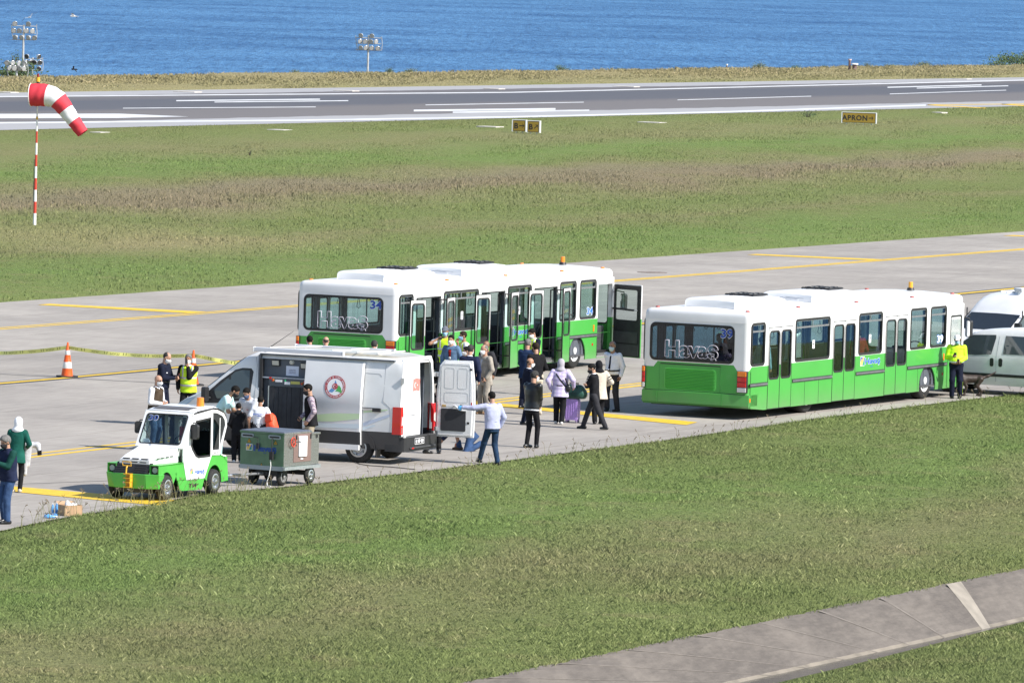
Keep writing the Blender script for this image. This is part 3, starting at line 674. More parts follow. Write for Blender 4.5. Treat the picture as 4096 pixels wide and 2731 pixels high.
def door_leaf(parent, u0, u1, M, name='door'):
    """one leaf: painted panel with a tall rounded window; M maps local (along, up, out)"""
    d = MB(); g0, g1 = u0 + .055, u1 - .055
    hole = rrect(g0, 1.0, g1, 2.235, .11)
    d.plate([rrect(u0 + .012, .24, u1 - .012, 2.325, .02, 2), hole], .035, LIV, M)
    o = d.build(name, parent=parent)
    pane('door_window', o, M @ Matrix.Translation((0, 0, .035)), g0, 1.0, g1, 2.235, .11, BUSGLD, RUBBER, .035, .006)
    s = MB(); s.plate([rrect(u0, .235, u1, 2.335, .015, 2), rrect(u0 + .012, .25, u1 - .012, 2.32, .015, 2)], .04, RUBBER, M)
    s.build('seal', parent=o)
    return o
def make_bus(num, px, py, ang, is_open, label):
    B = thing('airport_bus', label, 'bus', (px, py, 0), -ang, 'airport buses on the apron')
    # --- side walls
    for sgn, X in ((1, 0.0), (-1, -W)):
        M = sideM(X - .03 * sgn) if sgn > 0 else sideM(X + .03, True)
        sw = MB()
        outer = [(.14, .30), (.95, .235), (10.98, .235)] + [(11.52 + .56 * cos(t), .35 + .56 * sin(t)) for t in np.linspace(pi + .2, -.2, 16)] + [(12.03, .235), (LB - .12, .235), (LB - .12, 2.50), (.14, 2.50)]
        holes = [rrect(a, 1.39, c, 2.47, .10) for a, c in WINS] + [[(a, .24), (c, .24), (c, 2.335), (a, 2.335)] for a, c in DOORS]
        if sgn > 0 and is_open: holes.append([(12.85, .245), (LB - .13, .245), (LB - .13, 2.32), (12.85, 2.32)])
        # doors cut through the skirt: open their lower edge into the outline
        sw.plate([outer] + holes, .03, LIV, M)
        sw.build('side_panel', parent=B)
        for a, c in ((.05, 1.12), (2.67, 5.17), (6.72, 8.57), (10.13, 12.80)):
            rs = MB(); rs.box((X + (.001 if sgn > 0 else -.022), a, .855), (X + (.022 if sgn > 0 else -.001), c, .94), DGREY)
            rs.box((X + (.02 if sgn > 0 else -.028), a, .885), (X + (.028 if sgn > 0 else -.02), c, .912), MGREY)
            rs.build('rub_strip', parent=B)
        jm = MB()                     # panel joints, drip rail
        for u, z0, z1 in ((3.47, .24, .85), (4.35, .24, .85), (.10, .33, 1.25), (10.85, .24, .85), (12.82, .24, .85)):
            jm.box((min(X, X + .003 * sgn), u, z0), (max(X, X + .003 * sgn), u + .012, z1), BLACKP)
        jm.box((min(X, X + .012 * sgn), .16, 2.495), (max(X, X + .012 * sgn), LB - .14, 2.512), WHITE)
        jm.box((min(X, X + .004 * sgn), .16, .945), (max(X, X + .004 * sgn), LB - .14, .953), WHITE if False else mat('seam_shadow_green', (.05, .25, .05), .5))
        jm.build('seam', parent=B)
        for i, (a, c) in enumerate(WINS):
            pane('window', B, sideM(X) if sgn > 0 else sideM(X, True), a, 1.39, c, 2.47, .10, BUSGL, RUBBER, .045, .014, 2.26, (a + c) / 2 if i in (1, 2) else None)
        for a, c in DOORS:
            h = (a + c) / 2
            if not (is_open and sgn > 0):
                for u0, u1 in ((a, h), (h, c)): door_leaf(B, u0, u1, sideM(X - .03 * sgn, sgn < 0))
            else:
                for u0, o0, da, rev in ((a - .66, .11, 8, False), (c + .53, .15, -9, True)):
                    R = Matrix.Translation((X, 0, 0)) @ Matrix.Translation((o0 + (.11 if rev else 0), u0 - (.72 if rev else 0) + .0, 0)) @ Matrix.Rotation(radians(-da), 4, 'Z')
                    d = door_leaf(B, 0, .73, R @ sideM(0))
                    ar = MB(); xi = .1 if not rev else .1
                    e = R @ Vector((-.0, .36, 2.27)); i0 = Vector((X - .15, (a + .05) if not rev else (c - .05), 2.27))
                    ar.tube([i0, (i0 + e) / 2 + Vector((.05, 0, 0)), e], .018, 6, BLACKP)
                    e2 = e - Vector((0, 0, 1.7)); i2 = i0 - Vector((0, 0, 1.7)); ar.tube([i2, e2], .018, 6, BLACKP); ar.tube([i0 - Vector((0.02, 0, 0)), Vector((i0.x - .02, i0.y, .35))], .022, 6, BLACKP)
                    ar.build('door_arm', parent=d)
                st = MB(); st.box((X - .42, a + .05, .26), (X - .06, c - .05, .30), mat('step_plate', (.42, .42, .42), .5, .6, var=.3, scale=14)); st.box((X - .05, a + .05, .25), (X - .02, c - .05, .33), ALU)
                st.build('step', parent=B)
                fr = MB(); M2 = sideM(X - .03); fr.plate([[(a - .03, .24), (c + .03, .24), (c + .03, 2.37), (a - .03, 2.37)], [(a, .238), (c, .238), (c, 2.335), (a, 2.335)]], .034, RUBBER, M2); fr.build('door_frame', parent=B)
    # drivers door
    if not is_open:
        d = MB(); M = sideM(.001); d.plate([rrect(12.86, .25, 13.80, 2.31, .03, 2), rrect(12.98, 1.30, 13.75, 2.19, .08)], .012, LIV, M); o = d.build('driver_door', parent=B)
        pane('driver_window', o, sideM(.014), 12.98, 1.30, 13.75, 2.19, .08, BUSGL, RUBBER, .03, .006)
        h = MB(); h.box((.014, 12.90, 1.00), (.035, 12.96, 1.16), BLACKP); h.build('handle', parent=o)
    else:
        hinge = Vector((.02, LB - .06, 0)); a = radians(70)
        # local frame: x along leaf from hinge, y up, z = outer face side
        e = Vector((sin(a), -cos(a), 0)); n = Vector((cos(a), sin(a), 0)).normalized()
        M = Matrix(((e.x, 0, n.x, hinge.x), (e.y, 0, n.y, hinge.y), (0, 1, 0, 0), (0, 0, 0, 1)))
        d = MB(); d.plate([rrect(0, .25, 1.10, 2.32, .03, 2), rrect(.08, 1.28, .98, 2.20, .09)], .03, LIV, M)
        d.plate([rrect(.02, .27, 1.08, 2.30, .03, 2), rrect(.08, 1.28, .98, 2.20, .09)], .012, BLACKP, M @ Matrix.Translation((0, 0, -.013)))
        d.plate([rrect(.05, .30, 1.04, .62, .02, 2)], .015, DGREY, M @ Matrix.Translation((0, 0, -.03))); d.plate([rrect(.05, .66, 1.0, .98, .02, 2)], .015, DGREY, M @ Matrix.Translation((0, 0, -.03)))
        o = d.build('driver_door', parent=B)
        pane('driver_window', o, M, .08, 1.28, .98, 2.20, .09, GLASSC, BLACKP, .03, .006)
        hb = MB(); hb.tube([M @ Vector((.02, 1.62, -.05)), M @ Vector((.86, 1.60, -.05))], .028, 8, BLACKP); hb.tube([M @ Vector((.86, 1.60, -.05)), M @ Vector((1.0, 1.60, -.05))], .012, 6, ALU); hb.build('grab_bar', parent=o)
        st = MB(); st.box((-.55, 12.9, .40), (-.03, 13.8, .44), BLACKP); st.box((-.04, 12.9, .30), (0, 13.8, .37), ALU); st.build('step', parent=B)
    # --- rear
    rr = .16
    rp = MB(); M = rearM(.03)
    rp.plate([[(-W + rr, .62), (-rr, .62), (-rr, 2.50), (-W + rr, 2.50)], rrect(-2.80, 1.43, -.44, 2.38, .14)], .03, LIV, M)
    for s in (0, 1):
        cx = -rr if s == 0 else -W + rr
        P = []
        for i in range(9):
            t = radians(90 * i / 8); x = cx + (rr * sin(t) if s == 0 else -rr * sin(t)); y = rr - rr * cos(t)
            P.append((x, y))
        rp.loft([[(x, y, z) for x, y in P] for z in (.62, 1.0, 1.25, 1.4, 1.8, 2.2, 2.50)], LIV, closed=False)
    rp.build('rear_panel', parent=B, smooth=35)
    pane('rear_window', B, rearM(0), -2.80, 1.43, -.44, 2.38, .14, REARGL if num == '34' else REARGL2, RUBBER, .05, .012)
    bu = MB(); P = []
    for t in np.linspace(0, 1, 17):
        x = -W + W * t; y = .03 - .10 * sin(pi * t) ** .6 + .0; P.append((x, y))
    P = [(-W, .55)] + P + [(0, .55)]
    bu.loft([[(x * .985 - .022, max(y, .02) + .06, .30) for x, y in P], [(x, y + .0, .36) for x, y in P], [(x, y, .645) for x, y in P], [(x * .992 - .012, y + .05, .655) for x, y in P]], LIV, closed=False)
    bu.build('bumper', parent=B, smooth=40)
    sm = MB()
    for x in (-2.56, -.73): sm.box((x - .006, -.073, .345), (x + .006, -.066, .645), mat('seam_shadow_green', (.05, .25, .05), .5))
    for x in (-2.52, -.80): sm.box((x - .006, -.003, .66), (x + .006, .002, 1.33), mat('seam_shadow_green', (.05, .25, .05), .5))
    sm.box((-2.50, -.006, 1.325), (-.80, .002, 1.352), BLACKP); sm.box((-W + .1, -.002, .648), (-.1, .03, .664), BLACKP)
    sm.build('seam', parent=B)
    gr = MB()
    gr.plate([rrect(-2.38, .67, -.92, 1.26, .12), rrect(-2.35, .69, -.95, 1.24, .10)], .012, GREEN, rearM(0))
    for i in range(14):
        z = .71 + i * .038; gr.hexa([(-2.35, -.002, z), (-.95, -.002, z), (-.95, .02, z), (-2.35, .02, z), (-2.35, -.022, z + .022), (-.95, -.022, z + .022), (-.95, .0, z + .034), (-2.35, .0, z + .034)], GREEN)
    gr.build('engine_grille', parent=B)
    for x0, lw in ((-.315, 1.0), (-3.005, .32)):
        tl = MB(); h = [(.71, .835, CLEARL), (.84, .97, REDL), (.975, 1.105, REDL), (1.11, 1.245, AMBER)]
        tl.box((x0 - .012, -.028, .70), (x0 + .272 * lw, .06, 1.255), BLACKP)
        for z0, z1, m in h: tl.box((x0 + .006, -.045, z0 + .004), (x0 + .254 * lw, -.02, z1 - .004), m)
        tl.build('tail_light', parent=B, bevel=.012)
    for q0, q1, mm in (((.0, .06, .46), (.012, .12, .56), AMBER), ((0.0, 12.55, 1.0), (.016, 12.62, 1.19), AMBER), ((0, 12.5, .60), (.01, 12.58, .67), REDL)):
        sr = MB(); sr.box(q0, q1, mm); sr.build('side_marker', parent=B, bevel=.005)
    # --- front
    fp = MB(); M = Matrix(((1, 0, 0, 0), (0, 0, 1, LB - .03), (0, 1, 0, 0), (0, 0, 0, 1)))
    fp.plate([rrect(-W + .02, .30, -.02, 2.50, .05, 2), rrect(-W + .16, 1.15, -.16, 2.36, .12)], .03, LIV, M)
    for s in (0, 1):
        x = -.13 if s == 0 else -W; fp.box((x, LB - .13, .24), (x + .13, LB - .031, 2.5), LIV)
    fp.build('front_panel', parent=B)
    pane('windscreen', B, Matrix(((1, 0, 0, 0), (0, 0, 1, LB), (0, 1, 0, 0), (0, 0, 0, 1))), -W + .16, 1.15, -.16, 2.36, .12, BUSGL, RUBBER, .04, .01)
    for x in (-.55, -W + .25):
        hl = MB(); hl.box((x, LB - .01, .55), (x + .3, LB + .02, .75), CLEARL); hl.build('headlight', parent=B, bevel=.01)
    # --- roof
    rf = MB(); rings = []
    for i, (iw, iu, z) in enumerate([(-.004, -.004, 2.47), (0, 0, 2.52), (.004, .004, 2.62), (.022, .02, 2.68), (.06, .05, 2.718), (.12, .09, 2.738), (.35, .16, 2.755), (.75, .26, 2.78), (1.1, .38, 2.80), (1.4, .46, 2.805)]):
        r = max(.05, .17 - iw * .3); rings.append([(x, y, z) for x, y in rrect(-W + iw, iu, -iw, LB - iu, r, 5)])
    rf.loft(rings, ROOFW, cap1=True)
    rfo = rf.build('roof', parent=B, smooth=45)
    rl = MB()
    for u in np.arange(1.2, 13.5, 1.05): rl.box((-2.2, u, 2.80), (-.55, u + .02, 2.812 + .0), MGREY)
    for u in (.33, 3.46, 7.18, 10.87, 13.62):
        for x in (-.24, -W + .24):
            m = AMBER if num == '34' else mat('faded_red_lens', (.42, .10, .08), .4)
            o = MB(); o.cyl((x, u, 2.725), (x, u, 2.785), .062, .05, 12, m); o.build('roof_lamp', parent=B, smooth=40, bevel=0)
    for u0 in (.55, 5.35):
        ac = MB(); u1 = u0 + 3.3; z0 = 2.775; z1 = 3.02; x0, x1 = -2.12, -.72
        prof = [(u0 + .02, z0), (u0, z0 + .05), (u0 + .03, z1 - .045), (u0 + .08, z1 - .005), (u0 + .3, z1 + .01), (u0 + 1.35, z1 + .0), (u0 + 1.37, z1 - .012), (u0 + 1.39, z1), (u1 - .5, z1 - .01), (u1 - .22, z1 - .05), (u1 - .06, z1 - .16), (u1, z0 + .04), (u1, z0)]
        ac.loft([[(x1 + dx, u0 + (u - u0) * sc + (1 - sc) * 1.6, z0 + (z - z0) * sz) for u, z in prof] for dx, sc, sz in ((0.0, 1, .0), (0.0, 1, .86), (-.05, .99, .97), (-.5, .985, 1.07), (x0 - x1 + .5, .985, 1.07), (x0 - x1 + .05, .99, .97), (x0 - x1, 1, .86), (x0 - x1, 1, 0))], ACW)
        a = ac.build('air_conditioner', parent=B, smooth=35)
        vt = MB()
        for k in range(3):
            c = u0 + 1.85 + k * .42; vt.plate([rrect(c, z0 + .10, c + .30, z0 + .185, .035)], .004, mat('vent_mesh', (.5, .5, .52), .7, var=.3, scale=60), sideM(x1 + .0))
        vt.build('vent', parent=a)
        fg = MB(); m = BLACKP
        for i in range(5):
            y = u0 + 1.9 + i * .2; fg.box((-1.86, y, z1 + .02), (-1.06, y + .05, z1 + .06), m)
        for i in range(5):
            x = -1.86 + i * .19; fg.box((x, u0 + 1.86, z1 + .015), (x + .05, u0 + 2.78, z1 + .05), m)
        for i in range(3):
            for j in range(2): fg.cyl((-1.66 + j * .42, u0 + 2.02 + i * .3, z1 + .01), (-1.66 + j * .42, u0 + 2.02 + i * .3, z1 + .075), .14, .10, 10, m)
        fg.build('fan_grille', parent=a)
    hb = MB(); hb.tube([(-.75, 4.55, 2.86), (-.75, 4.55, 2.90), (-1.25, 4.55, 2.93), (-1.25, 4.9, 2.93), (-.75, 4.9, 2.90)], .012, 6, ALU); hb.build('roof_rail', parent=B)
    be = MB(); be.cyl((-1.25, 13.1, 2.82), (-1.25, 13.1, 2.89), .11, .085, 16, BLACKP); be.cyl((-1.25, 13.1, 2.89), (-1.25, 13.1, 3.05), .062, .058, 16, AMBER if num == '34' else mat('yellow_amber_lens', (.75, .35, .04), .2)); be.build('beacon', parent=B, smooth=40)
    # --- inside
    fl = MB(); fl.box((-W + .04, .25, .33), (-.04, LB - .2, .38), INTF); fl.box((-W + .05, .1, .40), (-.05, 1.0, .95), INT); fl.box((-W + .1, .5, 2.52), (-.1, LB - .3, 2.56), mat('bus_ceiling', (.35, .36, .37), .7))
    fl.build('floor', parent=B)
    dk = MB(); dk.box((-W + .2, 13.1, .38), (-.2, 13.75, 1.12), DGREY); dk.box((-1.0, 12.9, .38), (-.35, 13.1, 1.0), BLACKP); dk.box((-.9, 13.3, 1.12), (-.45, 13.6, 1.25), MGREY); dk.build('dashboard', parent=B, bevel=.03)
    sw = MB(); c = Vector((-1.0, 12.85, 1.25)); sw.tube([c + Vector((.24 * cos(t), .12 * sin(t), .2 * sin(t))) for t in np.linspace(0, 2 * pi, 18)[:-1]], .018, 6, BLACKP, closed=True); sw.tube([c, c + Vector((0, .3, -.4))], .03, 6, BLACKP); sw.build('steering_wheel', parent=B)
    def seat(x, y, rz=0):
        s = MB(); M = Matrix.Translation((x, y, .38)) @ Matrix.Rotation(rz, 4, 'Z')
        s.box((-.22, -.2, .40), (.22, .24, .50), SEATM, M); s.hexa([(-.22, -.24, .45), (.22, -.24, .45), (.22, -.16, .45), (-.22, -.16, .45), (-.2, -.34, 1.0), (.2, -.34, 1.0), (.2, -.27, 1.0), (-.2, -.27, 1.0)], SEATM, M); s.box((-.05, -.1, 0), (.05, .1, .4), DGREY, M)
        s.build('seat', parent=B, bevel=.03)
    for x in (-.5, -1.0, -2.0, -2.55): seat(x, 1.25)
    for y in (3.2, 4.2): seat(-2.6, y)
    seat(-.45, 3.4); seat(-.45, 7.2); seat(-2.6, 7.4); seat(-1.0, 12.15)
    hr = MB()
    for x in (-.75, -2.27):
        hr.tube([(x, .8, 2.33), (x, 12.4, 2.33)], .017, 6, POLE)
        for y in (1.05, 2.7, 4.9, 5.1, 6.75, 8.5, 10.2): hr.tube([(x, y, .38), (x, y, 2.5)], .019, 6, POLE)
    for x in (-.1, -W + .1):
        for a, c in DOORS:
            for y in (a - .04, c + .04): hr.tube([(x, y, .38), (x, y, 2.5)], .035, 6, POLE)
        hr.box((x - .05, .3, 1.0), (x + .05, 1.1, 1.2), POLE)
    hr.build('handrail', parent=B)
    pl = MB()                                  # solid pillars between windows, seen dark through the glass
    for X in (-.12, -W + .05):
        for a, c in ((.92, 1.15), (2.611, 2.80), (4.98, 5.2), (6.665, 6.85), (8.38, 8.61), (10.075, 10.27), (11.35, 11.62), (12.70, 12.86)):
            pl.box((X, a + .01, .38), (X + .07, c - .01, 2.50), INT)
        for a, c in ((2.62, 5.19), (6.68, 8.6), (10.09, 12.8)): pl.box((X, a, .38), (X + .06, c, 1.36), INT)
        pl.box((X, .3, .38), (X + .06, 1.14, 1.36), INT); pl.box((X, .3, 2.42), (X + .06, 12.8, 2.5), INT)
    pl.build('inner_panel', parent=B)
    for y in (1.0, 1.4, 2.2, 3.0, 3.8, 4.6, 6.0, 7.2, 8.2, 9.3):
        for x in (-.75, -2.27):
            s = MB(); l = rnd.choice((.16, .2, .34)); s.tube([(x, y, 2.32), (x + .03, y, 2.32 - l * .6), (x + .055, y, 2.32 - l), (x, y, 2.32 - l * 1.1), (x - .055, y, 2.32 - l), (x - .03, y, 2.32 - l * .6)], .009, 5, BLACKP, closed=True); s.build('hanging_strap', parent=B)
    # --- wheels, mirrors
    for y, dual in ((11.49, False), (3.95, True)):
        for sgn, X in ((1, -.06), (-1, -W + .06)):
            wheel('wheel', B, X - (.08 * sgn if dual else 0), y, .50, .30 if not dual else .55, .30, sgn, WHITE)
    ar = MB()
    for X in (-.12, -W + .09): ar.loft([[(X + dx, 11.49 + .60 * cos(t), .42 + .60 * sin(t)) for t in np.linspace(0, pi, 14)] for dx in (0.02, -.45 if X > -1 else .45)], BLACKP, closed=False)
    ar.box((-W + .1, .4, .26), (-.1, 10.6, .33), BLACKP); ar.box((-W + .5, 3.2, .2), (-.5, 4.8, .7), BLACKP)
    ar.build('underbody', parent=B)
    for sgn, X in ((1, .02), (-1, -W - .02)):
        mi = MB(); e = Vector((X + .30 * sgn, LB - .02, 2.02)) if is_open and sgn > 0 else Vector((X + .10 * sgn, LB + .08, 2.02))
        mi.tube([(X - .05 * sgn, LB - .05, 2.05), (X + .03 * sgn, LB + .0, 2.12), e + Vector((0, 0, .06)), e], .018, 8, BLACKP)
        mi.plate([rrect(-.105, -.44, .105, .02, .06)], .09, BLACKP, Matrix.Translation(e) @ Matrix.Rotation(radians(-25 * sgn), 4, 'Z') @ Matrix(((1, 0, 0, 0), (0, 0, -1, .04), (0, 1, 0, 0), (0, 0, 0, 1))))
        mo = mi.build('mirror', parent=B, bevel=.015)
        mg = MB(); mg.plate([rrect(-.085, -.42, .085, .0, .05)], .004, mat('mirror_glass', (.8, .82, .85), .03, 1.0), Matrix.Translation(e) @ Matrix.Rotation(radians(-25 * sgn), 4, 'Z') @ Matrix(((1, 0, 0, 0), (0, 0, -1, -.051), (0, 1, 0, 0), (0, 0, 0, 1)))); mg.build('mirror_glass', parent=mo)
    # --- writing
    text('lettering', 'Hava\u015f', .40, rearM(-.004) @ Matrix.Translation((-1.63, 1.745, 0)) , mat('pale_outline', (.62, .58, .66), .5), B, 1.52, outline=.014, bold=.04)
    t = text('fleet_number', num, .225, rearM(-.004) @ Matrix.Translation((-.645, 2.195, 0)), WHITET, B, .36, bold=.05, th=.001)
    text('fleet_number', num, .215, rearM(-.007) @ Matrix.Translation((-.645, 2.195, 0)), mat('number_blue', (.015, .06, .33), .5), B, .35, bold=.03, th=.001)
    for dz, m, bo in ((0, SKYB if num == '39' else WHITET, .05), (.003, WHITET if num == '39' else SKYB, .02)): text('fleet_number', num, .21 - 4 * dz, sideM(.012 + dz) @ Matrix.Translation((12.28, 1.60, 0)), m, B, .42 - 8 * dz, bold=bo, th=.001)
    text('lettering', 'Hava\u015f', .165, sideM(.004) @ Matrix.Translation((7.81, 1.205, 0)), WHITET, B, .99, bold=.035, th=.001)
    text('lettering', 'Hava\u015f', .155, sideM(.007) @ Matrix.Translation((7.81, 1.205, 0)), mat('logo_blue2', (.015, .10, .50), .5), B, .97, bold=.02, th=.001)
    text('lettering', 'TAV', .04, sideM(.004) @ Matrix.Translation((7.75, 1.05, 0)), SKYB, B, .16, th=.001)
    flag_logo(B, sideM(.004) @ Matrix.Translation((7.01, 1.10, 0)), .26, .22)
    for c in (3.98, 7.62): sg = MB(); sg.plate([rrect(c - .07, 1.68, c + .07, 1.90, .02)], .002, WHITET, sideM(-.008)); sg.build('notice', parent=B)
    for c in (3.98, 7.62):
        k = MB(); k.plate([[(c + .035 * cos(t), 1.80 + .025 * sin(t)) for t in np.linspace(0, 2 * pi, 12)[:-1]]], .001, BLACKT, sideM(-.005)); k.build('notice_mark', parent=B)
    return B
def flag_logo(parent, M, w, h):
    """the small square emblem: blue and green square with a yellow zigzag"""
    b = MB(); b.plate([rrect(-.012, -.012, w + .012, h + .012, .006, 1)], .001, WHITET, M)
    b.plate([[(0, h * .5), (w, h * .5), (w, h), (0, h)]], .001, mat('emblem_blue', (.02, .08, .40), .5), M @ Matrix.Translation((0, 0, .002)))
    b.plate([[(w * .45, 0), (w, 0), (w, h * .5), (w * .45, h * .5)]], .001, mat('emblem_green', (.0, .28, .20), .5), M @ Matrix.Translation((0, 0, .002)))
    b.plate([[(0, 0), (w * .45, 0), (w * .45, h * .5), (0, h * .5)]], .001, mat('emblem_sand', (.62, .50, .22), .5), M @ Matrix.Translation((0, 0, .002)))
    b.plate([[(0, h * .12), (w * .22, h * .95), (w * .36, h * .45), (w * .52, h * .98), (w * .9, h), (w * .48, h * .05), (w * .40, h * .45), (w * .26, h * .25), (w * .2, h * .6), (w * .1, h * .0)]], .001, mat('emblem_yellow', (.75, .50, .10), .5), M @ Matrix.Translation((0, 0, .004)))
    b.build('emblem', parent=parent)
BUS39 = make_bus('39', 6.052, 177.229, .4639, False, 'green and white airport bus numbered 39 with all its doors shut, nearer the grass')
BUS34 = make_bus('34', -3.072, 185.939, .4403, True, 'green and white airport bus numbered 34 with its doors standing open, behind the van')
# ------------------------------------------------------------------ panel vans
def ev_m(off): return off
VANW = bpy.data.materials.new('van_body')
def _vanmat(m, zdark, dirt):
    nt, N, L = nodes(m); out = N('ShaderNodeOutputMaterial'); b = N('ShaderNodeBsdfPrincipled'); b.inputs['Roughness'].default_value = .3; b.inputs['Coat Weight'].default_value = .4
    tc = N('ShaderNodeTexCoord'); s = N('ShaderNodeSeparateXYZ'); L(tc.outputs['Object'], s.inputs[0])
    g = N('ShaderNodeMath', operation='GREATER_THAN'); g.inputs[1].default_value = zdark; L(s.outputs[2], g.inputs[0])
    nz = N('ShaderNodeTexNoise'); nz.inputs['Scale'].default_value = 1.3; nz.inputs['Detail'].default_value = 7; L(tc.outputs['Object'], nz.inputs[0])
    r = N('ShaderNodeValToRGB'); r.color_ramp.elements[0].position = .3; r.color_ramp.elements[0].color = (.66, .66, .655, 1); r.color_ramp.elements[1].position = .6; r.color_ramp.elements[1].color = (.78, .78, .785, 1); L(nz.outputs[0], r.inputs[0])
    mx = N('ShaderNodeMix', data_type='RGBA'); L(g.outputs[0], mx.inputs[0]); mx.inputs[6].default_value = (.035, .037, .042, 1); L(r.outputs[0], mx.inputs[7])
    cur = mx.outputs[2]
    if dirt:
        g2 = N('ShaderNodeMath', operation='GREATER_THAN'); g2.inputs[1].default_value = 2.435; L(s.outputs[2], g2.inputs[0])
        n2 = N('ShaderNodeTexNoise'); n2.inputs['Scale'].default_value = 2.2; n2.inputs['Detail'].default_value = 7; L(tc.outputs['Object'], n2.inputs[0])
        r2 = N('ShaderNodeValToRGB'); r2.color_ramp.elements[0].position = .35; r2.color_ramp.elements[0].color = (.36, .32, .24, 1); r2.color_ramp.elements[1].position = .65; r2.color_ramp.elements[1].color = (.58, .54, .45, 1); L(n2.outputs[0], r2.inputs[0])
        m2 = N('ShaderNodeMix', data_type='RGBA'); L(g2.outputs[0], m2.inputs[0]); L(cur, m2.inputs[6]); L(r2.outputs[0], m2.inputs[7]); cur = m2.outputs[2]
    L(cur, b.inputs['Base Color']); L(b.outputs[0], out.inputs[0]); return m
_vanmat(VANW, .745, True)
VANP = _vanmat(bpy.data.materials.new('plain_van_body'), .0, False)
VD = mat('van_door_white', (.76, .76, .77), .35, coat=.3, var=.04, scale=2)
def hw0(z, y):                     # half width of the big van
    w = np.interp(z, [.3, .55, 1.0, 1.4, 1.8, 2.1, 2.3, 2.42], [.96, 1.0, 1.0, .985, .935, .89, .86, .80])
    return float(w * (1 - .16 * (max(0, y - 4.9) / 1.05) ** 2))
hw = hw0
VPROF0 = [(-.0, 2.30), (.05, 2.38), (.16, 2.44), (.5, 2.49), (1.2, 2.51), (2.3, 2.51), (2.9, 2.49), (3.57, 2.44), (3.75, 2.40), (3.95, 2.31), (4.15, 2.17), (4.4, 1.97), (4.7, 1.72), (5.0, 1.48), (5.2, 1.38), (5.45, 1.27), (5.65, 1.15), (5.8, .98), (5.88, .75), (5.9, .5)]
